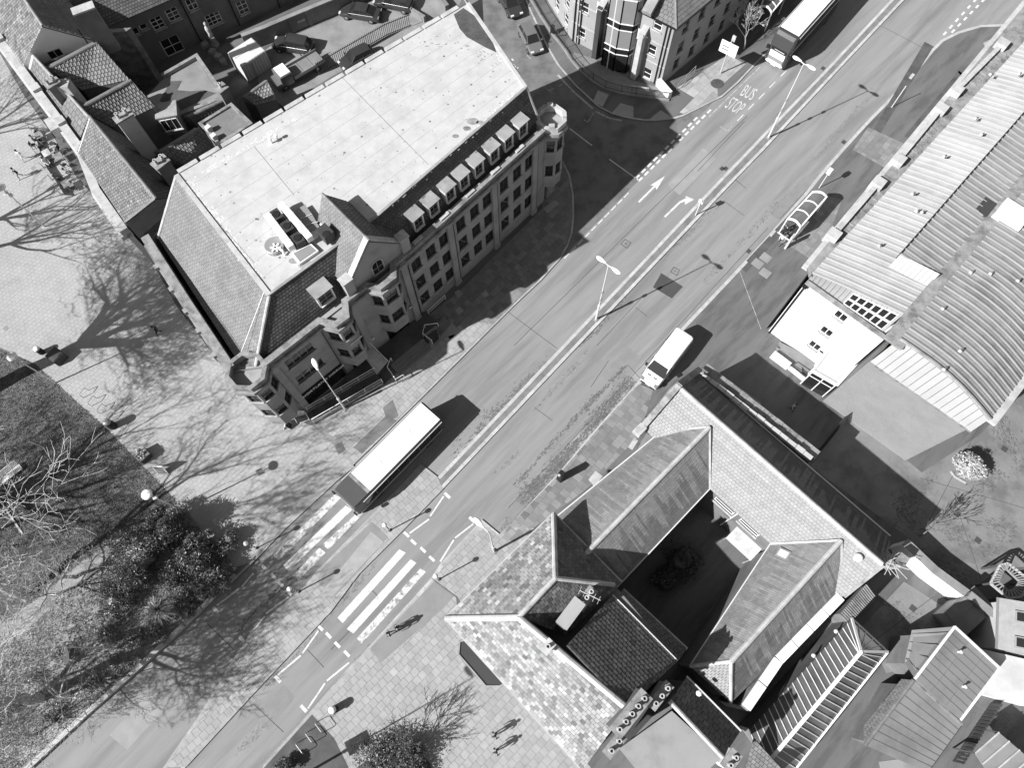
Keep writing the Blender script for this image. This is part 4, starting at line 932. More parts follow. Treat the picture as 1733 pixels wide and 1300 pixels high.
wing('narrow pantiled lean-to under the flat roof with the puddle', [(318, 197), (378, 168)], [(328, 206), (384, 178)], 5.6, 4.9)
w4 = wing('small pantiled roof tucked against the office back wall', [(270, 258), (338, 216)], [(318, 280), (358, 238)], 8.6, 7.0)
wing('pantiled outhouse roof behind the back railings', [(413, 164), (452, 136)], [(433, 178), (468, 168)], 3.6, 2.9, back=.3)
# flat roof with parapet and puddle
fr_ = thing('flat_roofed_annexe', P(320, 160), 'flat-roofed annexe with parapet and dark puddle stains', 'outbuilding')
q = PP([(276, 132), (335, 98), (383, 168), (279, 208), (245, 165)], 5.2); MB().prism(q, 0, 5.2).build('wall', 'brick', fr_)
MB().prism([lerp(p, sum(q, Vector())/5, .06) for p in q], 5.2, 5.23).build('roof_felt', 'felt', fr_); MB().strip(q[0:4], .35, 4.9, 5.65).build('parapet', 'stone_dirty', fr_)
pud = PP([(289, 137), (308, 136), (300, 152), (322, 154), (345, 152), (366, 157), (300, 190), (270, 170)], 5.24); MB().poly(pud).build('puddle', 'asphalt_dark', fr_)
chimney(fr_, P(374, 148, 6.9), 1.0, .9, RA, 4, 6.9, 1)
dm = thing('roof_dormer', P(283, 188), 'boxy pale glazed dormer beside the puddled flat roof', 'dormer')
c = P(281, 186, 6.6); MB().box((c.x, c.y, 5.4), (1.9, 1.7, 2.4), RA-.62).build('casing', 'metal_grey', dm); fdm = Frame(*[Vector((c.x, c.y, 0))+Matrix.Rotation(RA-.62, 3, 'Z') @ Vector((x, -.85, 0)) for x in (-.95, .95)])
MB().box((c.x, c.y, 6.65), (2.1, 1.9, .12), RA-.62).build('dormer_roof', 'lead', dm); win(dm, fdm(.95, .06, 5.6), fdm.a, 1.7, 1.5, 3, 1, 'white_paint', depth=-.02)
chy = thing('brick_chimney_stack', P(275, 280), 'tall square chimney stack at the office roof corner', 'chimney')
chimney(chy, P(271, 274, 11.2), 1.3, .9, RA, 0, 11.2, 2, 'brick', 'stone_dirty', 'stack')
rb = thing('red_brick_annexe', P(390, 210), 'dark brick annexe with flat top between pantile roofs and office', 'outbuilding')
MB().prism(PP([(340, 210), (392, 178), (425, 210), (372, 245)], 5.4), 0, 5.4).build('wall', 'brick', rb); MB().strip(PP([(340, 210), (392, 178), (425, 210), (372, 245)], 5.4), .3, 5.3, 5.6, closed=True).build('coping', 'stone_dirty', rb)
for i in range(3):
    c = P(350+i*9, 212+i*14, 6.2); MB().box((c.x, c.y, 5.7), (.5, .5, .7), RA).build('vent_box', 'metal_pale', rb)

# ================================================================== BRICK HOUSE BEYOND THE YARD
bh = thing('brick_house', P(340, 40), 'dark brick house with white sash windows beyond the back yard', 'house')
fC = Frame(P(232, 122), P(520, -8)); LC = 24.0; HC = 6.6
m = MB(); ops = []
wspec = [((229, 53), .8, .9, 1, 1), ((243, 45), .8, .7, 1, 1), ((267, 39), 1.3, 1.5, 2, 3), ((293, 24), 1.3, 1.5, 2, 3), ((325, 7), 1.1, 1.4, 2, 2), ((362, 32), 1.7, 1.5, 3, 3), ((411, 12), 1.2, 1.7, 2, 3), ((292, 77), 2.1, 2.2, 2, 2)]
ws = []
for (u, v), w, h, nx, ny in wspec:
    s, z = hit(fC, u, v); z = max(z, h/2+.1); ws.append((s, z, w, h, nx, ny))
zs_ = HC
wall(m, fC(-2), fC(LC), 0, HC, [(s+2-w/2, s+2+w/2, z-h/2, z+h/2) for s, z, w, h, nx, ny in ws if z+h/2 < HC])
for s, z, w, h, nx, ny in ws:
    if z+h/2 < HC: win(bh, fC(s, 0, z), fC.a, w, h, nx, ny, 'white_paint', bar=.09)
m.prism([fC(-2, -.3), fC(LC, -.3), fC(LC, -8), fC(-2, -8)], 0, HC); m.build('wall', 'brick', bh)
tiles(bh, [fC(-2.3, .35, HC-.1), fC(LC, .35, HC-.1), fC(LC, -4.2, HC+3.2), fC(-2.3, -4.2, HC+3.2)], .32, .3, 'slate_dark', name='roof_slates')
tiles(bh, [fC(LC, -8.5, HC-.1), fC(-2.3, -8.5, HC-.1), fC(-2.3, -4.2, HC+3.2), fC(LC, -4.2, HC+3.2)], .32, .3, 'slate', name='roof_slates')
for u, v in ((320, 30), (398, 25), (470, 2)):
    s, z = hit(fC, u, v); MB().tube([fC(s, .1, .1), fC(s, .1, HC-.2)], .06, 6).build('drain_pipe', 'black', bh)
# yard boundary wall
bw_ = thing('boundary_wall', P(480, 60), 'dark brick boundary wall with pale coping beside the parked cars', 'wall')
wb = [P(420, 86), P(459, 71), P(520, 45), P(580, 20), P(650, -15)]
MB().strip(wb, .35, 0, 2.1).build('wall_body', 'brick', bw_); MB().strip(wb, .5, 2.1, 2.25).build('coping', 'concrete', bw_)
for t in (.12, .3, .48, .66): c = lerp(wb[0], wb[3], t); MB().box((c.x, c.y, 1.1), (.5, .6, 2.2), az(wb[0], wb[3])).build('pier', 'brick', bw_)
for t in (.2, .4, .58): c = lerp(wb[0], wb[3], t); n = Vector((math.sin(az(wb[0], wb[3])), -math.cos(az(wb[0], wb[3])), 0)); MB().box((c.x+n.x*.19, c.y+n.y*.19, 1.2), (.9, .04, .28), az(wb[0], wb[3])).build('parking_sign', 'stone_pale', bw_)
# car park surface
cpk = structure(MB().prism(PP([(430, 100), (462, 74), (585, 22), (700, -30), (790, -20), (760, 45), (690, 60), (560, 130), (480, 180), (440, 150)], .12), .02, .125), 'car_park', 'concrete')
# railings behind the office
rl = thing('back_railings', P(600, 110), 'dark vertical bar railings behind the office roof edge', 'railing')
rp_ = PP([(541, 128), (568, 112), (620, 82), (655, 62), (697, 45)], 0)
for a, b in zip(rp_, rp_[1:]):
    for z in (.3, 1.7): MB().beam(a+Vector((0, 0, z)), b+Vector((0, 0, z)), .06, .06).build('rail', 'metal_dark', rl)
    k = int((b-a).length/.22)
    for i in range(k): p = lerp(a, b, i/k); MB().beam(p, p+Vector((0, 0, 1.9)), .05, .05).build('bar', 'metal_dark', rl)
gw_ = thing('yard_gate_wall', P(715, 40), 'low pale wall and gate posts at the car park exit', 'wall')
MB().strip(PP([(690, 20), (720, 38)]), .35, 0, .9).build('wall_body', 'concrete', gw_); MB().strip(PP([(735, -10), (758, 22)]), .5, 0, 1.1).build('wall_body', 'brick', gw_)

# ================================================================== CORNER BUILDING WITH GLASS STAIR TOWER
db_ = thing('corner_apartment_block', P(1080, 90), 'pale brick corner block with glass stair tower and hipped roof', 'building')
HD = 8.2
D0 = P(1117, 146); Dl = P(966, 67); fD = Frame(Dl, D0); LD = (D0-Dl).length
fR = Frame(D0, P(1232, 48)); LR = 30.0
fLw = Frame(P(905, -35), Dl)
m = MB(); wsD = []
for (u, v), w, h in (((1113, 42), 1.0, 1.3), ((1103, 84), 1.0, 1.3), ((1095, 124), 1.0, 1.4), ((989, 12), 1.1, 1.3), ((984, 55), 1.0, 1.3)):
    s, z = hit(fD, u, v); 
    if 0.7 < z < HD-.6: wsD.append((s, z, w, h))
wall_windows(db_, m, fD(0), fD(LD), 0, HD, wsD, 1, 2, 'white_paint', bar=.08)
wsR = []
for k in range(9):
    for z in (6.6, 4.0, 1.7): wsR.append((2.2+k*2.6, z, 1.0, 1.4))
wall_windows(db_, m, fR(0), fR(LR), 0, HD, wsR, 1, 2, 'metal_grey', bar=.07)
LL = (Dl-P(905, -35)).length
wsL = [(LL-1.5-2.4*k, z, 1.0, 1.4) for k in range(5) for z in (6.4, 3.9, 1.6)]
wall_windows(db_, m, fLw(0), fLw(LL), 0, HD, wsL, 1, 2, 'white_paint', bar=.08)
m.build('wall', 'brick_pale', db_)
# roof
ee = .35
DR = fD(LD+ee, ee, HD); inn = lambda s, o, z: fR(s, o, z)
rz_ = HD+3.2; RP = fR(5.2, -5.4, rz_); RQ = fR(LR, -5.4, rz_); LPk = fD(3, -5.4, rz_)
tiles(db_, [fD(-1, ee, HD), DR, RP, fD(-1, -5.4, rz_)], .5, .4, 'slate_light', var=.05, name='roof_slates', lift=.01)
tiles(db_, [DR, fR(LR, ee, HD), RQ, RP], .5, .4, 'slate', var=.05, name='roof_slates', lift=.01)
ridge(db_, DR, RP, .12, 'slate'); ridge(db_, RP, RQ, .12, 'slate')
tiles(db_, [fLw(0, ee, HD), fLw(LL+.4, ee, HD), fLw(LL, -5, rz_), fLw(0, -5, rz_)], .5, .4, 'slate_light', var=.05, name='roof_slates', lift=.01)
MB().strip([fD(-1, ee+.05), fD(LD+ee, ee+.05), fR(LR, ee+.05)], .14, HD-.08, HD+.06).build('gutter', 'black', db_)
MB().prism([fD(2, -.3), fD(LD-.3, -.3), fR(LR, -.3), fR(LR, -9), fD(2, -9)], 0, HD-.1).build('core', 'brick_pale', db_)
for s in (LD-.35, LD-.75): MB().tube([fD(s, .1, .1), fD(s, .1, HD-.1)], .07, 6).build('drain_pipe', 'black', db_)
for s in (.3, .7, 1.1): MB().tube([fD(s, .12, .1), fD(s, .12, HD)], .07, 6).build('drain_pipe', 'black' if s != .7 else 'stone_pale', db_)
for z in (2.6, 5.2): MB().beam(fD(0, .02, z), fD(LD, .02, z), .05, .1).build('string_course', 'stone_pale', db_)
# stair tower
tw = thing('glass_stair_tower', P(1040, 110), 'dark framed glass stair tower bulging from the corner block', 'tower')
sA, sB = hit(fD, 1012, 100)[0], hit(fD, 1062, 126)[0]; sA, sB = fD.inv(P(1014, 104))[0], fD.inv(P(1062, 124))[0]
pT = [fD(sA, .02), fD(sA+.5, 1.25), fD(sB-1.5, 1.25), fD(sB-.2, .7), fD(sB, .02)]
for i, (a, b) in enumerate(zip(pT, pT[1:])):
    L = (b-a).length; aa = az(a, b); npn = max(1, round(L/.95)); 
    for z0, z1, gm, nm in ((.1, 2.5, 'glass', 'glazing'), (2.6, 3.3, 'black', 'spandrel'), (3.4, 5.7, 'metal_grey', 'glazing'), (5.8, 6.5, 'black', 'spandrel'), (6.6, 9.4, 'metal_grey', 'glazing')):
        for k in range(npn):
            p, q = lerp(a, b, (k+.04)/npn), lerp(a, b, (k+.96)/npn)
            MB().add([p+Vector((0, 0, z0)), q+Vector((0, 0, z0)), q+Vector((0, 0, z1)), p+Vector((0, 0, z1))], [[0, 1, 2, 3]]).build(nm, gm, tw)
    for k in range(npn+1): p = lerp(a, b, k/npn); MB().beam(p, p+Vector((0, 0, 9.5)), .1, .1).build('mullion', 'stone_pale' if k in (0, npn) else 'white_paint', tw)
    for z in (2.55, 3.35, 5.75, 6.55, 9.45): MB().beam(a+Vector((0, 0, z)), b+Vector((0, 0, z)), .1, .1).build('transom', 'white_paint', tw)
MB().prism(pT, 9.5, 9.7).build('tower_roof', 'lead', tw)
for s, zt in ((sA-.7, 6.9), (sB+.9, 6.2)):   # slim brick fins with sloping caps
    MB().box(fD(s, .5, zt/2), (.55, 1.0, zt), fD.a).build('fin', 'stone_pale' if s > sA else 'metal_dark', tw); MB().slab([fD(s-.35, 1.05, zt-.2), fD(s+.35, 1.05, zt-.2), fD(s+.35, -.1, zt+.5), fD(s-.35, -.1, zt+.5)], .1).build('fin_cap', 'lead', tw)
    MB().add([fD(s-.6, .5, zt-1.2), fD(s+.6, .5, zt-.4), fD(s-.6, .5, zt+.2)], [[0, 1, 2]]).build('bracket', 'white_paint', tw)
MB().slab([fD(sB+.5, 1.0, 9.1), fD(sB+1.5, 1.0, 9.1), fD(sB+1.3, -1.5, 9.9), fD(sB+.3, -1.5, 9.9)], .5).build('roof_gable_end', 'lead', tw)
# forecourt and curved railings
structure(MB().prism(PP([(972, 88), (1008, 100), (1066, 134), (1117, 148), (1131, 160), (1128, 170), (1065, 160), (1022, 148), (985, 120), (960, 95)], .2), .05, .2), 'forecourt', 'slab_dark', shade=True)
cr = thing('curved_railings', P(1000, 130), 'thin dark railings on a curved kerb before the glass tower', 'railing')
cp_ = PP([(893, -10), (915, 28), (936, 60), (955, 84), (968, 104), (985, 124), (1003, 139), (1024, 152), (1050, 159), (1075, 163), (1105, 167), (1132, 171)], 0)
MB().strip(cp_, .3, 0, .3).build('kerb_wall', 'concrete', cr)
MB().tube([p+Vector((0, 0, 1.25)) for p in cp_], .03, 5).build('rail', 'metal_dark', cr); MB().tube([p+Vector((0, 0, .45)) for p in cp_], .025, 5).build('rail', 'metal_dark', cr)
bars = MB()
for a, b in zip(cp_, cp_[1:]):
    k = max(2, int((b-a).length/.16))
    for i in range(k): p = lerp(a, b, i/k); bars.beam(p+Vector((0, 0, .3)), p+Vector((0, 0, 1.25)), .018, .018)
    MB().beam(a+Vector((0, 0, .3)), a+Vector((0, 0, 1.35)), .06, .06).build('post', 'metal_dark', cr)
bars.build('bars', 'metal_dark', cr)['kind'] = 'stuff'
br = thing('bollard_rail', P(950, 75), 'chunky dark bollard with bent rail by the apartment railings', 'bollard')
MB().box(P(935, 50, .6), (.35, .35, 1.2), RA).build('post', 'black', br); MB().tube([P(936, 56, .8), P(946, 56, .8), P(955, 45, .9)], .07, 6).build('rail', 'black', br)
bn = thing('notice_board', P(1078, 166), 'white framed notice board hung on the curved railings', 'sign')
fN = Frame(P(1066, 163), P(1090, 166)); MB().box(fN(.9, -.25, 1.1), (1.9, .06, .5), fN.a).build('board', 'stone_pale', bn); 
for s in (.1, 1.7): MB().beam(fN(s, -.2, 0), fN(s, -.2, 1.3), .07, .07).build('leg', 'metal_grey', bn)
wp = thing('forecourt_end_wall', P(1128, 160), 'white topped end wall of the corner block forecourt', 'wall')
MB().strip(PP([(1112, 145), (1132, 168)]), .45, 0, 1.1).build('wall_body', 'render', wp)
hr = handrail('ramp_handrail', 'paired handrail on the narrow ramp beside the dark flank wall', PP([(1145, 152), (1175, 122)], .1), .95, 'metal_grey', mid=True)
# ================================================================== FACTORY WITH METAL ROOFS
mat('sheet_rib', .38, rough=.5, var=.06, fine=.03, bump=0, rndv=.05)
mat('sheet_rib_grey', .29, rough=.5, var=.12, fine=.05, bump=0, rndv=.08)
mat('cladding', .40, rough=.5, var=.04, fine=.02, bump=0, rndv=.03)
fac = thing('factory', P(1500, 560), 'large factory with ribbed metal roofs and bright white end wall', 'factory')
HW = 9.7
E0 = P(1300, 561); E1w = P(1498, 573, HW); E1w.z = 0
fE = Frame(E0, E1w); LE = (E1w-E0).length
fS = Frame(P(1372, 468, 11.6), P(1700, 68, 11.6)); LS = 75.0          # along the road-side eave
hallB = P(1395, 680); hallC = P(1534, 793); fH = Frame(hallB, hallC); LH = (hallC-hallB).length
m = MB(); ws = []
for (u, v) in ((1422, 536), (1398, 562), (1378, 586)):
    s, z = hit(fE, u, v); ws.append((s, max(z, .9), 1.15, 1.15))
wall_windows(fac, m, E0, E1w, 0, HW, ws, 2, 1, 'white_paint', bar=.1, msill='stone_pale')
m.build('end_wall', 'render', fac)
s, z = hit(fE, 1391, 595); win(fac, fE(s, .03, max(z, .9)), fE.a, .5, .5, 1, 1, 'white_paint', depth=-.01, sill=False)
MB().strip([E0, E1w], .42, HW, HW+.14, side=.0).build('coping', 'stone_dirty', fac)
MB().tube([fE(.15, .12, .1), fE(.15, .12, HW-.2)], .08, 8).build('drain_pipe', 'black', fac); MB().box(fE(.15, .15, HW-.25), (.45, .3, .4), fE.a).build('hopper', 'black', fac)
# road-side wall, parapet runs with piers
side0 = fE(-.3, 0); sdir = fS.d
pA = Vector((side0.x, side0.y, 0)); pB = pA+sdir*LS
wl2 = MB(); wall(wl2, pB, pA, 0, 11.7); wl2.build('side_wall', 'render_grey', fac)
MB().strip([pA-fE.d*.45, pA-fE.d*.45+sdir*LS], .5, 10.9, 11.6).build('eaves_gutter', 'stone_pale', fac)
for (a, b) in (((1405, 405), (1480, 318)), ((1514, 279), (1585, 193)), ((1611, 162), (1688, 84))):
    A, B = P(*a, 11.4), P(*b, 11.4); n = Vector((-(B-A).y, (B-A).x, 0)).normalized()
    o = MB().strip([A, B], .4, 10.9, 12.1).build('parapet', 'stone_pale', fac); k = int((B-A).length/.75)
    for i in range(k): q = lerp(A, B, (i+.5)/k)-n*.55; MB().box((q.x, q.y, 11.62), (.12, .7, .35), fS.a).build('buttress', 'stone_dirty', fac)
    for q in (A, B): MB().box((q.x, q.y, 11.8), (.9, 1.0, 1.1), fS.a).build('pier_cap', 'stone_pale', fac)
def ribbed(parent, prof, along, n, pitch, mt, rib, name='roof_sheet', shade_rng=.08, trim=None):
    """sheets across the roof: prof = 3-D points of the first edge; copies step along"""
    for i in range(n):
        o = along*(i*pitch); e = along*(pitch*.985); v = []
        for p in prof: v += [p+o, p+o+e]
        mb = MB(); s_ = rnd.uniform(1-shade_rng, 1+shade_rng)
        for k in range(len(prof)-1): mb.add([v[2*k], v[2*k+1], v[2*k+3], v[2*k+2]], [[0, 1, 2, 3]], s_)
        r0 = [p+o+Vector((0, 0, .05)) for p in prof]
        sh = mb.build(name, mt, parent, shade=True, smooth=False)
        rb_ = MB()
        for a, b in zip(r0, r0[1:]): rb_.beam(a, b, .08, .15)
        rb_.build('rib', rib, sh)
        mid = MB()
        for a, b in zip(r0, r0[1:]):
            for t in (.33, .66): mid.beam(a+along*pitch*t-Vector((0, 0, .04)), b+along*pitch*t-Vector((0, 0, .04)), .04, .06)
        mid.build('fold', mt, sh, shade=True)
RZ = 12.4
A0 = P(1375, 462, 12.0); A1 = P(1530, 532, 13.4)
valley = (P(1709, 320, RZ)-P(1530, 532, RZ)); valley.z = 0; valley.normalize()
ribbed(fac, [A0, lerp(A0, A1, .35)+Vector((0, 0, .12)), lerp(A0, A1, .7)+Vector((0, 0, .08)), A1], valley, 80, .62, 'sheet', 'sheet_rib')
gq_ = fE(-.3, 0); MB().prism([pA-fE.d*.3, pA-fE.d*.3+sdir*LS, A0+valley*LS, A0-fE.n*0], 11.2, 11.72).build('box_gutter', 'stone_dirty', fac)
# clad upper wall over the white end wall
for k in range(18):
    t0, t1 = k/18, (k+.93)/18; a = lerp(A0, A1, t0); b = lerp(A0, A1, t1); f = fE.n*-.5
    la = E0+fE.d*((a-E0).dot(fE.d))+f; lb = E0+fE.d*((b-E0).dot(fE.d))+f
    MB().add([Vector((la.x, la.y, HW-.2)), Vector((lb.x, lb.y, HW-.2)), b+Vector((0, 0, .1)), a+Vector((0, 0, .1))], [[0, 1, 2, 3]]).build('clad_panel', 'cladding', fac)
for r in range(2):
    for k in range(6):
        t = (k+.5)/6*.50+.47
        lo = lambda tt, hh: lerp(Vector((*(E0+fE.d*((lerp(A0, A1, tt)-E0).dot(fE.d))-fE.n*.5).xy, HW-.2)), lerp(A0, A1, tt)+Vector((0, 0, .1)), hh)
        q = [lo(t-.037, .08+r*.42), lo(t+.037, .08+r*.42), lo(t+.037, .45+r*.42), lo(t-.037, .45+r*.42)]
        nrm = (q[1]-q[0]).cross(q[3]-q[0]).normalized()
        if nrm.dot(fE.n) < 0: nrm = -nrm
        w_ = MB().add([p+nrm*.02 for p in q], [[0, 1, 2, 3]]).build('clerestory_pane', 'black', fac)
        fm = MB()
        for i in range(4): fm.beam(q[i]+nrm*.05, q[(i+1) % 4]+nrm*.05, .06, .08)
        fm.build('pane_frame', 'white_paint', w_)
# raised rear roof
B0 = P(1524, 430, 14.3); B1 = P(1591, 464, 14.7)
ribbed(fac, [B0, lerp(B0, B1-Vector((0, 0, .7)), .5), B1-Vector((0, 0, .7))], valley, 62, .62, 'sheet_grey', 'sheet_rib_grey')  # sheets coloured darker for tilting away from the sun
for k in range(8):
    a, b = lerp(B0, B1, k/8), lerp(B0, B1, (k+.95)/8); f = Vector((0, 0, -1.3)); d_ = -valley*.5
    MB().add([a+f+d_, b+f+d_, b, a], [[0, 1, 2, 3]]).build('clad_panel', 'cladding', fac)
MB().beam(B0-Vector((0, 0, .3)), B0+valley*40-Vector((0, 0, .3)), .12, .7).build('step_shadow', 'black', fac)  # black strip paints in the shadow gap beside the raised roof
# valley gutter
V0 = P(1510, 582, 14.0); MB().beam(V0, V0+valley*45, 1.5, .25).build('valley_gutter', 'stone_dirty', fac)
# barrel-vaulted hall
C0 = P(1522, 574, 14.2); C1 = P(1673, 711, 12.4); prof = []
for i in range(9):
    t = i/8; prof.append(lerp(C0, C1, t)+Vector((0, 0, .75*math.sin(math.pi*(t*.92+.02)))))
ribbed(fac, prof, valley, 62, .60, 'sheet_grey', 'sheet_rib_grey')
MB().beam(C1+Vector((.2, -.2, -.1)), C1+valley*40+Vector((.2, -.2, -.1)), .6, .3).build('eaves_gutter', 'stone_pale', fac)
fH2 = fH; 
cb = [P(1473, 612, 10.0), P(1644, 731, 10.0)]
for k in range(16):
    t0, t1 = k/16, (k+.94)/16
    a, b = lerp(cb[0], cb[1], t0), lerp(cb[0], cb[1], t1)
    def topz(t): i = min(7, int(t*8)); return lerp(prof[i], prof[i+1], t*8-i)
    MB().add([a, b, topz(t1), topz(t0)], [[0, 1, 2, 3]]).build('clad_panel', 'cladding', fac)
MB().tube([p+Vector((0, 0, .06)) for p in prof], .14, 6).build('verge_trim', 'stone_dirty', fac)
m = MB(); hb0 = Vector((cb[0].x, cb[0].y, 0)); hb1 = Vector((cb[1].x, cb[1].y, 0)); back = valley*38
hn = Frame(hb0, hb1)
wall(m, hn(0, -.25), hn((hb1-hb0).length-.2, -.25), 0, 10.0); wall(m, hn((hb1-hb0).length-.2, -.25), hn((hb1-hb0).length-.2, -.25)+back, 0, 12.2); wall(m, hn(0, -.25)+back*.1, hn(0, -.25), 0, 12)
mat('brick_plain', .165, var=.10, scale=.5, fine=.12, fscale=10, blot=.15, bscale=.35, stretch=(1, 1, 1))  # even brick tone for the hall and courtyard walls
m.build('hall_wall', 'brick_plain', fac)
cm = MB()                                    # brick courses
Lw = (hb1-hb0).length
for i in range(62):
    z = .16+i*.16; cm.beam(hn(0, -.25, z), hn(Lw-.25, -.25, z), .03, .035)
cm.build('mortar_courses', 'mortar', fac)['kind'] = 'stuff'
MB().beam(hn(0, -.1, 9.95), hn(Lw, -.1, 9.95), .35, .12).build('flashing', 'stone_dirty', fac)
MB().prism([fE(.3, -.6), fE(LE-.2, -.6), fE(LE-.2, -.6)+valley*40, fE(.3, -.6)+valley*40], 0, 10.6).build('core', 'render_grey', fac)
# roof fittings as separate things
def hook(u, v, h, lab):
    c = P(u, v, h); o = thing('roof_vent', c, lab, 'vent', 'small vents dotted over the factory roof'); MB().tube([c, c+Vector((0, 0, .35)), c+Vector((-.3, -.2, .5))], .07, 6).build('pipe', 'metal_grey', o); MB().box(c+Vector((-.35, -.22, .48)), (.22, .16, .1), fE.a).build('cowl', 'metal_pale', o)
VL = ['on the pale factory roof just above a close pair of vents', 'left one of a close pair on the pale factory roof', 'right one of a close pair on the pale factory roof', 'nearest the clerestory windows on the pale factory roof', 'beside the farthest antenna bracket on the pale factory roof', 'between the close pair and the far antenna bracket on the pale roof', 'close to the black shadow line at the roof step towards the far end', 'left of two near the far end of the pale roof', 'right of two near the far end of the pale roof', 'left of two side by side on the grey barrel roof', 'right of two side by side on the grey barrel roof', 'on the grey barrel roof at the right picture edge', 'nearest the valley gutter on the grey barrel roof', 'midway down the front part of the grey barrel roof', 'nearest the white clad front of the barrel roof']
for i, (u, v) in enumerate(((1545, 330), (1552, 359), (1561, 361), (1489, 417), (1651, 203), (1598, 267), (1661, 230), (1676, 129), (1724, 128), (1643, 462), (1676, 464), (1722, 476), (1596, 523), (1625, 594), (1598, 625))):
    hook(u, v, 12.8 if i < 9 else 14.2, 'small pipe vent '+VL[i])
for (u, v, lab) in ((1441, 449, 'bent antenna bracket on the pale roof nearest the clad wall'), (1527, 489, 'bent antenna bracket on the pale roof nearest the valley'), (1630, 217, 'bent antenna bracket at the far end of the pale roof'), (1545, 322, 'bent antenna bracket midway along the pale roof')):
    c = P(u, v, 12); o = thing('antenna_bracket', c, lab, 'bracket'); MB().box(c+Vector((0, 0, .1)), (.45, .45, .2), fE.a).build('base', 'metal_grey', o)
    for d_ in ((.3, .25, .3), (.35, .05, .2)): MB().tube([c, c+Vector(d_)], .02, 5).build('rod', 'metal_dark', o)
o = thing('roof_plant_box', P(1715, 360, 13.4), 'boxy white plant housing on the grey barrel roof', 'unit'); c = P(1716, 361, 14.6); MB().box((c.x, c.y, 14.0), (2.2, 2.0, 1.3), fE.a).build('housing', 'white_paint', o, bevel=.05); MB().box((c.x-1.7, c.y+.9, 13.9), (1.0, 1.6, .6), fE.a).build('louvre', 'metal_dark', o)
# entrance porch, steps
po = thing('entrance_porch', P(1400, 640), 'flat-roofed glazed entrance porch against the white factory wall', 'porch')
pq = PP([(1412, 584), (1456, 611), (1430, 648), (1377, 634)], 3.2); pq = [fE(hit(fE, 1387, 611)[0]-.2, .05), fE(LE-1.0, .05), fE(LE-1.0, 4.6), fE(hit(fE, 1387, 611)[0]-.2, 4.6)]
pq = [P(1410, 582, 3.4), P(1455, 610, 3.4), P(1417, 652, 3.4), P(1375, 628, 3.4)]
MB().prism(pq, 3.2, 3.4).build('porch_roof', 'render_grey', po)
MB().strip(pq, .18, 3.4, 3.55, closed=True).build('fascia', 'white_paint', po)
gq = [lerp(p, sum(pq, Vector())/4, .06) for p in pq]
for i in range(4):
    a, b = gq[i], gq[(i+1) % 4]; k = max(1, round((b-a).length/.95))
    for j in range(k):
        p, q = lerp(a, b, j/k), lerp(a, b, (j+1)/k)
        MB().add([Vector((p.x, p.y, .1)), Vector((q.x, q.y, .1)), Vector((q.x, q.y, 3.2)), Vector((p.x, p.y, 3.2))], [[0, 1, 2, 3]]).build('glass_panel', 'glass', po)
        MB().beam(Vector((p.x, p.y, .1)), Vector((p.x, p.y, 3.2)), .08, .08).build('mullion', 'white_paint', po)
    for z in (2.3, 3.0): MB().beam(Vector((a.x, a.y, z)), Vector((b.x, b.y, z)), .06, .08).build('transom', 'white_paint', po)
st = thing('factory_steps', P(1345, 610), 'paved steps with white walls beside the factory end wall', 'steps')
for k, q in enumerate(([(1318, 580), (1385, 612), (1372, 632), (1322, 592)], [(1314, 588), (1360, 606), (1355, 640), (1318, 605)])): MB().prism(PP(q, .3), 0, .5-.15*k).build('step', 'slab_dark', st, shade=True)
MB().strip(PP([(1304, 603), (1332, 624)]), .5, 0, .9).build('side_wall', 'render', st); MB().strip(PP([(1332, 624), (1358, 645)]), .15, 0, .7).build('side_wall', 'render', st)
handrail('handrail', 'thin dark handrail at the factory steps', PP([(1334, 622), (1360, 640)], .3), 1.0, 'metal_dark', mid=True)
ga = thing('alley_gate', P(1420, 740), 'dark metal gate across the shaded factory alley', 'gate'); MB().beam(P(1431, 705, 1.1), P(1380, 768, 1.1), .08, .1).build('top_rail', 'metal_dark', ga)
for t in [i/24 for i in range(25)]: p = lerp(P(1431, 705), P(1380, 768), t); MB().beam(p, p+Vector((0, 0, 1.7)), .04, .04).build('bar', 'metal_dark', ga)

# ================================================================== ALMSHOUSE RANGE ROUND THE COURTYARD
al = thing('courtyard_range', P(1200, 850), 'old courtyard building with long pale tiled range and two streaky wings', 'building')
HR, HV, HWg = 9.2, 6.0, 8.9
r0, r1 = P(1151, 656, HR), P(1494, 955, HR); e0, e1 = P(1187, 627, HV), P(1526, 903, HV)
f0, f1 = P(1100, 716, HV), P(1426, 1003, HV)
fL = Frame(r0, r1)
f0 = fL(0, 3.5, HV); f1 = fL((r1-r0).length, 3.5, HV); e0 = fL(0, -3.55, HV); e1 = fL((r1-r0).length, -3.55, HV)
f0 = Vector((f0.x, f0.y, HV)); 
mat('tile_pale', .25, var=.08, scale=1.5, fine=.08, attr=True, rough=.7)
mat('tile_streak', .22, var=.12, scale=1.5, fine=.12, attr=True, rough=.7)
mat('tile_shade_side', .13, var=.15, scale=1.5, fine=.12, attr=True, rough=.7)
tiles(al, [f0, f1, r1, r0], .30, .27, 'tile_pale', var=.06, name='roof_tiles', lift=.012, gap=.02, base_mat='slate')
tiles(al, [e1, e0, r0, r1], .18, .3, 'tile_shade_side', var=.10, name='roof_tiles', streak=.5, bond=0, gap=.014)  # slope turned from the sun has its shade put into the tile colour
ridge(al, r0, r1, .2, 'stone_pale')
mw = MB(); Lr = (r1-r0).length
wall(mw, fL(Lr, 3.2), fL(Lr, -3.2), 0, HV); wall(mw, fL(Lr, -3.2), fL(0, -3.2), 0, HV-.1); wall(mw, fL(0, -3.2), fL(0, 3.2), 0, HV)
mw.build('wall', 'stone_dirty', al)
cw = MB(); ws = []
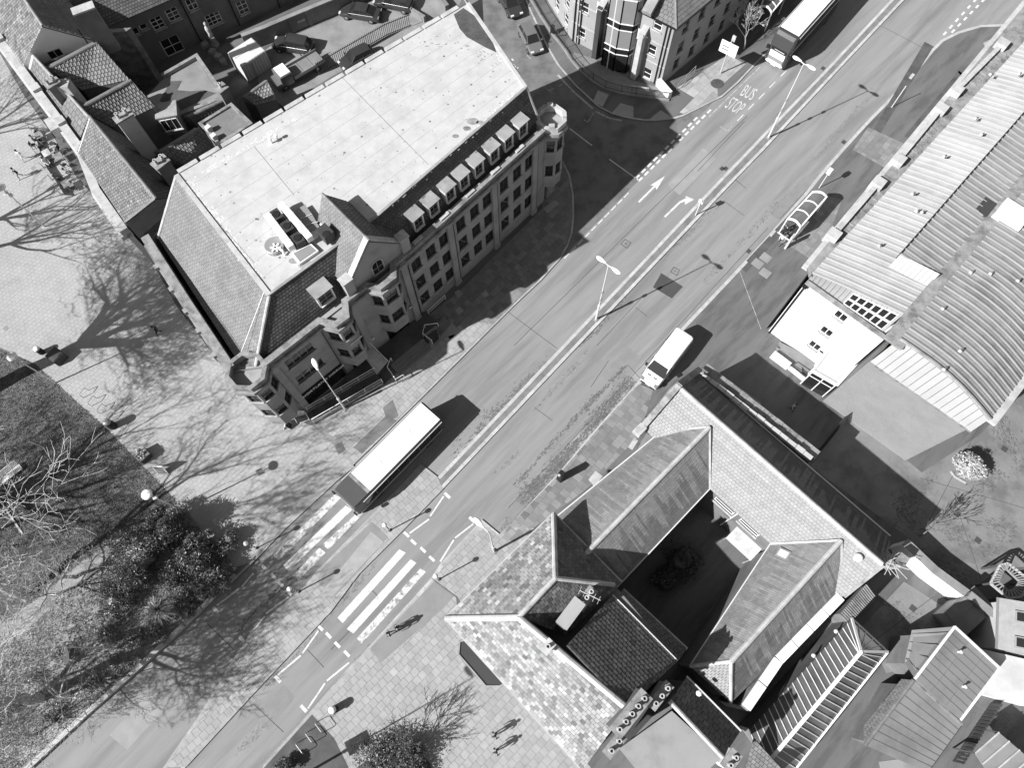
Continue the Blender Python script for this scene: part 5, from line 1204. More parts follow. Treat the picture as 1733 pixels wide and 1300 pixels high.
for (u, v) in ((1225, 857), (1267, 894)):
    s, z = hit(fL, u, v, 3.2); ws.append((s, min(max(z, 3.4), 5.2), 1.9, 1.15))
fC2 = Frame(fL(0, 3.2), fL(Lr, 3.2)); wall_windows(al, cw, fL(0, 3.2), fL(Lr, 3.2), 0, HV-.05, ws, 1, 2, 'white_paint', bar=.08)
cw.build('courtyard_wall', 'brick_plain', al)
for A_, B_ in ((fL(0, 3.2), fL(0, -3.2)), (fL(Lr, 3.2), fL(Lr, -3.2))):
    tri = [Vector((A_.x, A_.y, HV)), Vector(((A_.x+B_.x)/2, (A_.y+B_.y)/2, HR-.1)), Vector((B_.x, B_.y, HV))]; gable_between(al, tri, 'stone_dirty')
for s in (-.18,):   # coped road gable
    ap = fL(s, 0, HR+.3); 
    for o_ in (3.7, -3.7): MB().beam(fL(s, o_, HV+.25), ap, .5, .22).build('gable_coping', 'stone_dirty', al)
    MB().box(fL(s, 3.9, HV+.2), (.7, .9, .7), fL.a).build('kneeler', 'stone_pale', al)
# wings
def wingroof(ra, rb, hr, la, lb, ra2, rb2, he, streak_r=.35, streak_l=.15, ml='tile_streak', mr_='tile_streak'):
    A, B = P(*ra, hr), P(*rb, hr); l0, l1 = P(*la, he), P(*lb, he); q0, q1 = P(*ra2, he), P(*rb2, he)
    tiles(al, [l1, l0, A, B], .18, .3, ml, var=.10, name='roof_tiles', streak=streak_l, bond=0, gap=.014, base_mat='slate')
    tiles(al, [q0, q1, B, A], .18, .3, mr_, var=.10, name='roof_tiles', streak=streak_r, bond=0, gap=.014, base_mat='slate')
    ridge(al, A, B, .2, 'stone_pale'); return A, B, l0, l1, q0, q1
A1_, B1_, l0, l1, q0, q1 = wingroof((958, 972), (1201, 723), HWg, (905, 905), (1119, 731), (1008, 1032), (1201, 827), HV, .34, .24)
# hipped lower end of the first wing
gable_between(al, [l0, A1_, q0], 'brick')
MB().prism([lerp(p, (l0+l1+q0+q1)/4, .06) for p in (l0, l1, q1, q0)], 0, HV-.15).build('wing_wall', 'brick', al)
A2_, B2_, l02, l12, q02, q12 = wingroof((1238, 1120), (1424, 915), HWg, (1168, 1128), (1304, 921), (1237, 1190), (1423, 1006), HV, .36, .22, 'tile_streak', 'tile_streak')
tiles(al, [l02, q02, A2_], .3, .27, 'tile_pale', name='roof_tiles', var=.08)
for h_ in (l02, q02): ridge(al, h_, A2_, .14, 'stone_pale', name='hip_tiles')
MB().prism([lerp(p, (l02+l12+q02+q12)/4, .06) for p in (l02, l12, q12, q02)], 0, HV-.15).build('wing_wall', 'brick', al)
for a, b in ((q1, B1_), (l1, B1_), (l12, B2_), (q12, B2_)): MB().beam(a+Vector((0, 0, .06)), b+Vector((0, 0, .06)), .16, .06).build('valley_lead', 'stone_pale', al)
for a, b in ((q0, q1), (l0, l1), (l02, l12)): MB().beam(a+Vector((0, 0, -.02)), b+Vector((0, 0, -.02)), .14, .12).build('gutter', 'metal_pale', al)
MB().beam(e0, e1, .12, .12).build('gutter', 'metal_pale', al)
# parapet walls
for (u0, v0, u1, v1, w_) in ((1423, 1010, 1318, 1118, .55), (1318, 1118, 1262, 1200, .55)):
    a, b = P(u0, v0, 6.5), P(u1, v1, 6.5); MB().strip([a, b], w_, 0, 6.3).build('parapet', 'stone_dirty', al)
    k = int((b-a).length/1.5)
    for i in range(k): MB().strip([lerp(a, b, i/k), lerp(a, b, (i+.96)/k)], w_+.15, 6.3, 6.5+rnd.uniform(-.02, .03)).build('coping_stone', 'render', al)
sk = thing('roof_window', P(1330, 938, 6), 'small roof window in the upper streaky wing', 'window'); c = lerp(lerp(l12, B2_, .55), lerp(l02, A2_, .55), .06)
n_ = (l02-l12).cross(B2_-l12).normalized(); n_ = n_ if n_.z > 0 else -n_; ex = (l02-l12).normalized(); ey = n_.cross(ex); Mx = Matrix((ex, ey, n_)).transposed()
cc_ = P(1330, 938, 7.4); t_ = (c-cc_).dot(n_)/n_.z; cc_.z += t_
MB().box(cc_+n_*.08, (.8, 1.0, .16), M=Mx).build('frame', 'metal_grey', sk); MB().box(cc_+n_*.17, (.55, .75, .02), M=Mx).build('pane', 'metal_pale', sk)
rvn = thing('roof_cowl', P(1452, 945, 5.4), 'white ball-shaped vent cowl on the pale tiled roof', 'vent'); c = P(1453, 944, 8.9); MB().ball(c, .32, 12, 8).build('cowl', 'white_paint', rvn, smooth=True); MB().lathe([(.2, -1.0), (.2, 0)], c, 10).build('pipe', 'metal_pale', rvn)
# courtyard floor details
MB().prism(PP([(1040, 990), (1201, 829), (1304, 921), (1180, 1060), (1100, 1060)], .13), .05, .125).build('courtyard', 'tarmac_path')['kind'] = 'structure'
hd = thing('door_hood', P(1215, 880), 'pale canopy roof over the courtyard doorway', 'canopy')
sH = hit(fL, 1238, 897, 3.25)[0]
MB().slab([fL(sH, 4.5, 2.3), fL(sH+2.6, 4.5, 2.3), fL(sH+2.6, 3.22, 2.75), fL(sH, 3.22, 2.75)], .1).build('hood', 'stone_pale', hd)
for s_ in (.05, 2.55): MB().beam(fL(sH+s_, 4.4, 0), fL(sH+s_, 4.4, 2.3), .1, .1).build('post', 'timber', hd)
MB().box(fL(sH+1.2, 3.24, 1.1), (1.0, .08, 2.1), fL.a).build('door', 'timber_dark', hd)
MB().tube([fL(hit(fL, 1249, 869, 3.25)[0], 3.3, 5.9), fL(hit(fL, 1249, 869, 3.25)[0], 3.3, .1)], .06, 6).build('drain_pipe', 'white_paint', al)

# ================================================================== SLATE-ROOFED CORNER HOUSE WITH CHIMNEYS
sh = thing('slate_roofed_house', P(950, 1080), 'mottled slate-roofed house with tall chimneys at the zebra crossing', 'house')
GE, GR = 8.6, 11.8
c1, c2, c3 = P(754, 1047, GE), P(937, 869, GE), P(1052, 986, GE)
j1, j2 = P(940, 979, GR), P(878, 1045, GR)
mat('slate_mottled', .24, var=.14, scale=.5, fine=.16, attr=True, rough=.7, blot=.18, bscale=1.2)
mat('slate_brown', .12, var=.2, scale=1.2, fine=.12, attr=True, rough=.7)
tiles(sh, [c1, c2, j1, j2], .40, .30, 'slate_mottled', var=.30, name='roof_slates', patchy=.3, gap=.03, base_mat='slate_brown')
tiles(sh, [c2, c3, j1], .36, .3, 'slate_brown', var=.2, name='roof_slates', patchy=.1)
v1 = P(955, 1052, 10.4)
tiles(sh, [P(1052, 986, GE), P(958, 1075, GE+.6), j2, j1][0:2]+[j2, j1], .36, .3, 'slate_brown', var=.25, name='roof_slates', patchy=.3)
s1, s2 = P(754, 1047, GE), P(986, 1304, GE)
k1, k2 = P(960, 1092, GR+.1), P(1062, 1200, GR+.1)
tiles(sh, [s2, s1, j2, P(917, 1089, GR), k1, P(1062, 1202, GR), P(1030, 1270, GE+1.6)][0:2]+[j2, P(1062, 1200, GR)], .36, .28, 'slate_mottled', var=.32, name='roof_slates', patchy=.38, gap=.03, base_mat='slate_brown')
m1, m2 = P(1036, 1008, GE), P(1146, 1120, GE)
tiles(sh, [m1, m2, k2, k1], .40, .32, 'slate_brown', var=.15, name='roof_slates', patchy=.06)
tiles(sh, [P(1055, 999, GE-1.3), P(1162, 1098, GE-1.3), P(1147, 1120, GE-.4), P(1040, 1008, GE-.4)], .4, .35, 'slate_dark', name='roof_slates')
for a, b, w_ in ((c2, j1, .2), (c1, j2, .24), (j1, j2, .2), (j1, P(1040, 990, GE+.4), .17), (j2, k2, .24)): ridge(sh, a+Vector((0, 0, .03)), b+Vector((0, 0, .03)), w_, 'stone_pale', seg=.5)
MB().prism([lerp(p, P(950, 1100, GE), .05) for p in (P(760, 1047, GE), P(937, 873, GE), P(1048, 987, GE), P(1150, 1110, GE), P(1062, 1200, GE), P(990, 1298, GE))], 0, GE-.25).build('wall', 'brick', sh)
for a, b in ((c1, c2), (c2, c3), (s1, s2), (m1, m2), (P(1055, 998, GE-1.3), P(1163, 1099, GE-1.3))): MB().beam(a-Vector((0, 0, .06)), b-Vector((0, 0, .06)), .2, .14).build('gutter', 'stone_pale' if a != m1 else 'metal_pale', sh)
def pots(parent, c, a, n, sp, z): pass
ch = chimney(sh, P(966, 1038, GR+1.5), 1.9, .75, RA+.05, 8.5, GR+1.5, 0, 'brick', 'stone'); 
ch2 = chimney(sh, P(992, 1013, GR+.9), 1.5, .55, RA+.05, 8.5, GR+.9, 3, 'brick', 'stone_dirty')
ch3 = chimney(sh, P(1068, 1208, GR+1.6), 3.0, .8, RA-.02, 8.0, GR+1.6, 5, 'brick', 'stone_dirty')
ch4 = chimney(sh, P(1118, 1178, GR+.6), 1.8, .5, RA-.02, 7.0, GR+.6, 3, 'brick', 'stone_dirty')
ch5 = chimney(sh, P(1040, 1262, GR+.4), 1.5, .55, RA-.02, 7.5, GR+.4, 2, 'brick', 'stone_dirty')
ch6 = chimney(sh, P(927, 1095, GR+.8), .8, .5, RA-.02, 9.0, GR+.8, 1, 'brick', 'stone_pale')
an = thing('television_aerial', P(997, 1008, GR+.9), 'thin television aerial fixed to the pale chimney', 'aerial'); c = P(993, 1012, GR+.9)
MB().tube([c, c+Vector((0, 0, 2.0))], .025, 5).build('mast', 'metal_pale', an); MB().tube([c+Vector((-.6, .3, 1.9)), c+Vector((.7, -.3, 1.9))], .02, 5).build('boom', 'metal_pale', an)
for i in range(5): q = c+Vector((-.6+.3*i, .3-.15*i, 1.9)); MB().tube([q-Vector((.12, .24, 0)), q+Vector((.12, .24, 0))], .012, 4).build('element', 'metal_pale', an)
mat('drive_stain', .12, var=.2, scale=1.2, fine=.3, fscale=12, attr=True)
for i_, pth in enumerate([[(1580, 800), (1520, 870), (1560, 900)], [(1640, 840), (1700, 800)], [(1600, 900), (1690, 940)], [(1690, 700), (1730, 800)], [(1560, 930), (1640, 990)], [(1660, 880), (1720, 900)], [(1480, 1010), (1560, 1060)], [(1640, 1190), (1720, 1230)]]):
    o_ = blotchy(pr, pth, 2.2, 'drive_stain', 'ground_stain', ZP+.0075, .8, 60+i_)
for a_, b_ in (((1700, 640), (1560, 905)), ((1560, 810), (1733, 860)), ((1620, 860), (1660, 980)), ((1480, 1085), (1580, 1010))): gline(pr, a_, b_, .04, 'asphalt_new', 'surface_joint', ZP+.009)
for u_, v_ in ((1620, 870), (1700, 760), (1655, 915), (1545, 1030)): MB().box(P(u_, v_, ZP+.01), (.5, .5, .02), RA).build('drain_cover', 'asphalt_new', pr)
by = thing('shop_bay', P(805, 1125), 'low dark-roofed shop bay at the foot of the slate house', 'bay window')
bq = [Vector((p.x, p.y, 0)) for p in PP([(806, 1080), (778, 1086), (776, 1108), (806, 1143), (822, 1162), (846, 1162), (868, 1150)], 2.9)]
MB().prism([lerp(p, sum(bq, Vector())/7, -.04) for p in bq], 2.75, 2.92).build('bay_roof', 'metal_dark', by)
MB().prism([lerp(p, sum(bq, Vector())/7, .05) for p in bq], 0, .5).build('stall_riser', 'stone_dirty', by)
for a_, b_ in zip(bq, bq[1:]):
    k_ = max(1, round((b_-a_).length/.9))
    for i_ in range(k_):
        p_, q_ = lerp(a_, b_, i_/k_), lerp(a_, b_, (i_+1)/k_); MB().add([p_+Vector((0, 0, .5)), q_+Vector((0, 0, .5)), q_+Vector((0, 0, 2.75)), p_+Vector((0, 0, 2.75))], [[0, 1, 2, 3]]).build('bay_pane', 'glass', by); MB().beam(p_+Vector((0, 0, .5)), p_+Vector((0, 0, 2.75)), .08, .08).build('mullion', 'timber_dark', by)
MB().strip(bq, .12, 2.92, 3.0).build('lead_flashing', 'lead', by)
# rear roofs of the slate house
rr_ = thing('felt_roofed_annexe', P(1140, 1240), 'plain pale felt roof with dark slate strip behind the chimneys', 'outbuilding')
MB().slab(Q((1048, 1268, 7.6), (1137, 1204, 8.4), (1222, 1282, 8.4), (1130, 1370, 7.6)), .2).build('felt_roof', 'felt', rr_)
tiles(rr_, Q((1253, 1238, 7.0), (1162, 1146, 7.0), (1133, 1187, 8.7), (1224, 1283, 8.7)), .5, .42, 'slate_brown', var=.15, name='roof_slates')
ridge(rr_, P(1133, 1187, 8.75), P(1224, 1283, 8.75), .16, 'stone_pale'); MB().beam(P(1162, 1145, 7.0), P(1254, 1238, 7.0), .12, .12).build('gutter', 'metal_pale', rr_)
MB().prism([lerp(p, P(1150, 1250, 7), .06) for p in (P(1050, 1268, 7), P(1160, 1148, 7), P(1252, 1240, 7), P(1135, 1365, 7))], 0, 6.9).build('wall', 'brick', rr_)
chimney(rr_, P(1238, 1288, 9.2), 1.2, .7, RA, 6, 9.2, 2, 'render'); MB().ball(P(1183, 1174, 8.0), .22, 8, 6).build('vent_cowl', 'white_paint', rr_)
tiles(rr_, Q((1262, 1300, 5.0), (1300, 1330, 5.0), (1330, 1310, 6.0), (1275, 1250, 6.0)), .3, .3, 'slate_brown', name='roof_slates')

# ================================================================== GLASS-ROOFED HALL
gh = thing('glass_roofed_hall', P(1390, 1170), 'long glass-roofed hall with white glazing bars and hipped end', 'glasshouse')
GZ, GT = 3.4, 5.2
gA, gB = P(1457, 1103, GT), P(1300, 1290, GT); gl0, gl1 = P(1441, 1047, GZ), P(1268, 1236, GZ); gr0, gr1 = P(1502, 1104, GZ), P(1330, 1322, GZ)
for a0, a1, nm in ((gl0, gl1, 22), (gr0, gr1, 22)):
    for k in range(nm):
        p, q = lerp(a0, a1, k/nm), lerp(a0, a1, (k+1)/nm); t, u = lerp(gA, gB, max(0, (k/nm*1.12)-.08)), lerp(gA, gB, max(0, ((k+1)/nm*1.12)-.08))
        if k == 0: t = gA; u = lerp(gA, gB, .02)
        MB().add([p, q, u, t], [[0, 1, 2, 3]]).build('roof_pane', 'glass_roof', gh)
        MB().beam(q+Vector((0, 0, .04)), u+Vector((0, 0, .04)), .055, .08).build('glazing_bar', 'white_paint', gh)
for k in range(5):
    p, q = lerp(gl0, gr0, k/5), lerp(gl0, gr0, (k+1)/5); MB().add([p, q, gA], [[0, 1, 2]]).build('roof_pane', 'glass_roof', gh)
    if k: MB().beam(p+Vector((0, 0, .03)), gA+Vector((0, 0, .03)), .05, .06).build('glazing_bar', 'white_paint', gh)
for a, b, w_ in ((gA, gB, .26), (gA, gl0, .18), (gA, gr0, .18), (gl0, gr0, .14), (gr0, gr1, .14)): MB().beam(a+Vector((0, 0, .06)), b+Vector((0, 0, .06)), w_, .12).build('frame_beam', 'white_paint', gh)
MB().beam(gl0, gl1, .1, .12).build('gutter', 'metal_dark', gh)
MB().prism([lerp(p, (gA+gB)/2, .03) for p in (gl0, gl1, gr1, gr0)], 0, GZ-.1, top=False).build('wall', 'brick', gh); MB().prism([lerp(p, (gA+gB)/2, .03) for p in (gl0, gl1, gr1, gr0)], 0, .2).build('floor', 'asphalt_dark', gh)
for u, v in ((1377, 1110), (1415, 1069)): 
    o = thing('wall_lamp', P(u, v, 3), 'round white globe lamp beside the glass roof, %s' % ('lower one' if u < 1400 else 'upper one'), 'lamp'); MB().ball(P(u, v, 3.2), .17, 10, 8).build('globe', 'white_paint', o, smooth=True); MB().tube([P(u, v, 3.0), P(u, v, 0)], .04, 6).build('post', 'metal_dark', o)
sl = thing('slatted_roof', P(1450, 1020), 'small corrugated lean-to roof above the glass hall', 'outbuilding')
L0_, L1_, L2_, L3_ = Q((1421, 1040, 3.2), (1437, 1056, 3.2), (1480, 1010, 3.4), (1465, 990, 3.4))
MB().slab([L0_, L1_, L2_, L3_], .08).build('roof_sheet', 'felt', sl)
for k in range(18): MB().beam(lerp(L0_, L3_, k/17)+Vector((0, 0, .05)), lerp(L1_, L2_, k/17)+Vector((0, 0, .05)), .07, .08).build('rib', 'stone_dirty', sl)
MB().prism([lerp(p, (L0_+L2_)/2, .08) for p in (L0_, L1_, L2_, L3_)], 0, 3.1).build('wall', 'brick', sl)

# ================================================================== HOUSES AT THE LOWER RIGHT
mat('felt_seam', .15, var=.15, scale=2, fine=.1, bump=0)
mat('tile_plain', .27, var=.08, scale=1.5, fine=.12, blot=.1, bscale=1.0)
fhs = thing('felt_roofed_house', P(1600, 1150), 'house with plain grey felt roof and white verge trim', 'house')
a, b, c, d = Q((1615, 1061, 6.6), (1691, 1131, 4.4), (1625, 1219, 4.4), (1548, 1149, 6.6))
MB().slab([a, b, c, d], .15).build('roof_slope', 'felt', fhs); MB().slab(Q((1543, 1067, 4.4), (1615, 1061, 6.6), (1548, 1149, 6.6), (1531, 1122, 4.6)), .15).build('roof_slope', 'felt', fhs)
for p, q in ((a, b), (a, d), (b, c)): MB().beam(p+Vector((0, 0, .05)), q+Vector((0, 0, .05)), .16, .12).build('verge', 'white_paint', fhs)
MB().prism([lerp(p, (a+c)/2, .1) for p in (P(1545, 1068, 4.2), b, c, P(1535, 1122, 4.2))], 0, 4.2).build('wall', 'brick', fhs)
for k in range(1, 9): MB().beam(lerp(a, d, k/9)+Vector((0, 0, .01)), lerp(b, c, k/9)+Vector((0, 0, .01)), .05, .025).build('felt_seam', 'felt_seam', fhs)
for k in range(1, 3): MB().beam(lerp(a, b, k/3)+Vector((0, 0, .008)), lerp(d, c, k/3)+Vector((0, 0, .008)), .04, .02).build('felt_seam', 'felt_seam', fhs)
for t_, u_ in ((.3, .25), (.7, .6)): q_ = lerp(lerp(a, b, t_), lerp(d, c, t_), u_); MB().lathe([(.09, 0), (.09, .4), (.14, .42), (.02, .5)], q_, 8).build('vent_pipe', 'metal_pale', fhs)
MB().beam(b-Vector((0, 0, .1)), c-Vector((0, 0, .1)), .14, .12).build('gutter', 'metal_dark', fhs)
for k in range(4): p_, q_ = lerp(P(1543, 1067, 4.4), P(1531, 1122, 4.6), (k+.5)/4), lerp(a, d, (k+.5)/4); MB().beam(p_+Vector((0, 0, .06)), q_+Vector((0, 0, .06)), .05, .03).build('felt_seam', 'felt_seam', fhs)
fh2_ = None
fh2 = thing('felt_roofed_house', P(1550, 1220), 'lower house with pale felt slope and brown tiled strip', 'house')
a, b, c, d = Q((1546, 1152, 6.0), (1628, 1227, 4.2), (1570, 1308, 4.2), (1464, 1262, 6.0))
MB().slab([a, b, c, d], .15).build('roof_slope', 'felt', fh2); MB().beam(a+Vector((0, 0, .04)), b+Vector((0, 0, .04)), .16, .1).build('verge', 'stone_dirty', fh2)
tiles(fh2, Q((1462, 1230, 4.6), (1526, 1150, 4.6), (1546, 1152, 6.0), (1462, 1260, 6.0)), .28, .26, 'pantile', var=.2, name='roof_tiles')
MB().prism([lerp(p, (a+c)/2, .1) for p in (P(1530, 1152, 4), b, c, P(1470, 1262, 4))], 0, 4.0).build('wall', 'brick', fh2)
for k in range(1, 9): MB().beam(lerp(a, d, k/9)+Vector((0, 0, .01)), lerp(b, c, k/9)+Vector((0, 0, .01)), .05, .025).build('felt_seam', 'felt_seam', fh2)
MB().beam(b-Vector((0, 0, .1)), c-Vector((0, 0, .1)), .14, .12).build('gutter', 'metal_dark', fh2); ridge(fh2, d+Vector((0, 0, .04)), a+Vector((0, 0, .04)), .15, 'slate')
MB().slab(Q((1488, 1290, 3.0), (1548, 1282, 3.2), (1570, 1310, 3.2), (1500, 1340, 3.0)), .12).build('porch_roof', 'felt', fh2)
gwl = thing('white_garden_wall', P(1580, 980), 'bright white rendered garden wall running beside the dark drive', 'wall')
wa = [P(1529, 919, 2.4), P(1580, 968, 2.4), P(1640, 1012, 2.4)]
MB().strip(wa, .7, 2.4, 2.5, side=.25).build('coping', 'concrete', gwl); MB().strip(wa, .5, 0, 2.4, side=.1).build('wall_body', 'render', gwl)
wb2 = [P(1640, 1006, 3.0), P(1684, 1042, 3.0)]; MB().strip(wb2, .45, 0, 3.0).build('wall_body', 'stone_dirty', gwl); MB().strip(wb2, .6, 3.0, 3.1).build('coping', 'concrete', gwl)
lt = thing('low_shed', P(1650, 1050), 'low pale flat-roofed shed in the corner behind the garden wall', 'shed')
fsd = Frame(P(1633, 1072, 2.2), P(1668, 1040, 2.2)); sq = [fsd(0, 0), fsd(3.2, 0), fsd(3.2, -1.9), fsd(0, -1.9)]
MB().prism(sq, 0, 2.2).build('shed_body', 'render_grey', lt); MB().prism([fsd(-.15, .15), fsd(3.35, .15), fsd(3.35, -2.05), fsd(-.15, -2.05)], 2.2, 2.32).build('shed_roof', 'felt', lt); MB().box(fsd(1.2, .03, 1.0), (.9, .06, 1.9), fsd.a).build('door', 'timber_dark', lt)
lk = thing('lean_to', P(1625, 1035), 'small grey lean-to roof against the white garden wall end', 'shed')
MB().slab(Q((1614, 1026, 2.3), (1634, 1010, 2.5), (1648, 1024, 2.5), (1628, 1042, 2.3)), .1).build('lean_to_roof', 'felt', lk); MB().prism(PP([(1616, 1028), (1632, 1014), (1644, 1026), (1628, 1040)], 2.3), 0, 2.2).build('lean_to_wall', 'brick', lk)
hs = thing('pale_gabled_house', P(1715, 1050), 'pale roofed house with roof windows at the right edge', 'house')
fh_ = Frame(P(1699, 1018, 4.4), P(1697, 1096, 4.4)); Lh = (P(1699, 1018, 4.4)-P(1697, 1096, 4.4)).length
# ridge lies to the right (negative offset)
MB().slab([fh_(-.2, .3, 4.3), fh_(Lh+.2, .3, 4.3), fh_(Lh+.2, -4.5, 6.8), fh_(-.2, -4.5, 6.8)], .18).build('roof_slope', 'tile_plain', hs); MB().slab([fh_(-.2, -9.3, 4.3), fh_(Lh+.2, -9.3, 4.3), fh_(Lh+.2, -4.5, 6.8), fh_(-.2, -4.5, 6.8)], .18).build('roof_slope', 'tile_plain', hs)
MB().prism([fh_(0, 0), fh_(Lh, 0), fh_(Lh, -9), fh_(0, -9)], 0, 4.3).build('wall', 'render_grey', hs); MB().beam(fh_(-.2, -4.5, 6.85), fh_(Lh+.2, -4.5, 6.85), .25, .12).build('ridge_tiles', 'stone_pale', hs)
MB().beam(fh_(-.2, .38, 4.25), fh_(Lh+.2, .38, 4.25), .12, .12).build('gutter', 'metal_grey', hs)
nrm_ = (fh_(0, -4.5, 6.8)-fh_(0, .3, 4.3)).cross(fh_(1, 0, 0)-fh_(0, 0, 0)).normalized(); nrm_ = nrm_ if nrm_.z > 0 else -nrm_; ey_ = (fh_(0, -4.5, 6.8)-fh_(0, .3, 4.3)).normalized(); ex_ = ey_.cross(nrm_); Mw = Matrix((ex_, ey_, nrm_)).transposed()
for s_ in (1.0, 2.9):
    c_ = lerp(fh_(s_, .3, 4.3), fh_(s_, -4.5, 6.8), .3); o_ = MB().box(c_+nrm_*.07, (.85, 1.2, .14), M=Mw).build('roof_window', 'metal_grey', hs); MB().box(c_+nrm_*.145, (.65, .95, .02), M=Mw).build('pane', 'glass', o_)
ext = thing('house_extension', P(1715, 1125), 'white mono-pitch extension below the pale roofed house', 'outbuilding')
MB().slab([fh_(Lh+.3, .8, 3.0), fh_(Lh+3.6, .8, 3.0), fh_(Lh+3.6, -4, 4.0), fh_(Lh+.3, -4, 4.0)], .15).build('roof_slope', 'render_grey', ext); MB().prism([fh_(Lh+.5, .5), fh_(Lh+3.4, .5), fh_(Lh+3.4, -4), fh_(Lh+.5, -4)], 0, 2.95).build('wall', 'render', ext)
for i_, (u, v) in enumerate(((1700, 1160), (1708, 1152))):
    o_ = thing('wheelie_bin', P(u, v), ['left of two dark wheelie bins by the extension', 'right of two dark wheelie bins by the extension'][i_], 'bin', 'wheelie bins'); c_ = P(u, v, 0); MB().box((c_.x, c_.y, .55), (.55, .6, .9), .4, taper=1.15).build('body', 'metal_dark', o_); MB().box((c_.x, c_.y, 1.05), (.66, .74, .08), .4).build('lid', 'black', o_)
    for s_ in (-1, 1): MB().lathe([(.1, .0), (.1, .2)], (c_.x+s_*.2, c_.y-.25, .02), 8).build('wheel', 'rubber', o_)
pg = thing('round_pergola', P(1700, 985), 'angular slatted pergola with dark open middle beside the drive', 'pergola')
oc = [(1676, 988), (1692, 957), (1706, 954), (1745, 985), (1728, 1010), (1706, 1013)]
oi = [(1690, 985), (1698, 966), (1703, 964), (1725, 985), (1716, 998), (1706, 1000)]
for i in range(len(oc)):
    o0, o1 = P(*oc[i], 2.6), P(*oc[(i+1) % 6], 2.6); i0, i1 = P(*oi[i], 2.6), P(*oi[(i+1) % 6], 2.6); MB().beam(o0, o1, .16, .14).build('beam', 'stone_pale', pg); MB().beam(i0, i1, .1, .12).build('beam', 'timber', pg)
    k = max(3, int((o1-o0).length/.28))
    for j in range(k): MB().beam(lerp(o0, o1, j/k)+Vector((0, 0, .1)), lerp(i0, i1, j/k)+Vector((0, 0, .1)), .09, .06).build('slat', 'timber', pg)
    MB().beam(Vector((o0.x, o0.y, 0)), o0, .14, .14).build('post', 'timber_dark', pg)
br_ = thing('brushwood_pile', P(1500, 950), 'tangle of pale sticks at the end of the long tiled roof', 'sticks')
r = random.Random(5)
for i in range(16):
    c = P(1508+r.uniform(-10, 10), 950+r.uniform(-12, 12), 4.2+r.uniform(-.4, .5)); t = r.uniform(0, 6.3); d_ = Vector((math.cos(t), math.sin(t), r.uniform(-.2, .2)))*r.uniform(.6, 1.3); MB().tube([c-d_, c+d_], .03, 5).build('stick', 'stone_pale', br_)
MB().box(P(1508, 952, 2.0), (.8, .8, 4.0), RA).build('support', 'stone_dirty', br_)
# corner roof and yard bits bottom right
cr_ = thing('striped_canopy', P(1690, 1270), 'pale striped canopy roof at the bottom right corner', 'canopy')
a, b, c, d = Q((1650, 1275, 3.0), (1690, 1240, 3.0), (1760, 1300, 3.0), (1700, 1350, 3.0))
MB().slab([a, b, c, d], .1).build('canopy_sheet', 'felt', cr_)
for k in range(5): MB().beam(lerp(a, d, k/4)+Vector((0, 0, .06)), lerp(b, c, k/4)+Vector((0, 0, .06)), .12, .08).build('stripe', 'stone_pale', cr_)
for p in (a, b, c, d): MB().beam(Vector((p.x, p.y, 0)), p, .1, .1).build('post', 'timber_dark', cr_)
fn = thing('garden_fence', P(1640, 1240), 'thin dark fence line between the felt houses and the yard', 'fence')
fp = PP([(1610, 1290), (1645, 1235), (1675, 1190)], 0)
for p0_, p1_ in zip(fp, fp[1:]):
    k = int((p1_-p0_).length/.3)
    for z in (.4, 1.5): MB().beam(p0_+Vector((0, 0, z)), p1_+Vector((0, 0, z)), .05, .08).build('rail', 'timber_dark', fn)
    for i in range(k): q = lerp(p0_, p1_, (i+.5)/k); MB().box((q.x, q.y, .85), (.22, .03, 1.7), az(p0_, p1_)).build('board', 'timber_dark', fn)
# narrow walled terrace on the range's outer side (alley stair)
aw_ = thing('alley_wall', P(1330, 700), 'long stone-coped wall along the dark alley side of the range', 'wall')
a, b = P(1192, 621, 5.6), P(1384, 771, 5.6); MB().strip([a, b], .5, 0, 5.5).build('wall_body', 'stone_dirty', aw_); k = 16
for i in range(k): MB().strip([lerp(a, b, i/k), lerp(a, b, (i+.96)/k)], .8, 5.5, 5.65+rnd.uniform(-.03, .03)).build('coping_stone', 'stone_dirty', aw_)
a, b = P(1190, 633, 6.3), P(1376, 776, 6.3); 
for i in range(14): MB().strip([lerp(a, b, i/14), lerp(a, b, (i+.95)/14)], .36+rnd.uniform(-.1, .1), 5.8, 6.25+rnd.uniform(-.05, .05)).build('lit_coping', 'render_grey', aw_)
tb = thing('alley_bench', P(1260, 670), 'long dark timber frame trough lying in the shaded alley', 'trough'); MB().strip(PP([(1233, 645), (1286, 683), (1282, 690), (1229, 652)], .4), .1, 0, .5, closed=True).build('frame', 'timber', tb); MB().prism(PP([(1235, 648), (1284, 684), (1281, 688), (1231, 651)], .3), 0, .2).build('soil', 'soil', tb)
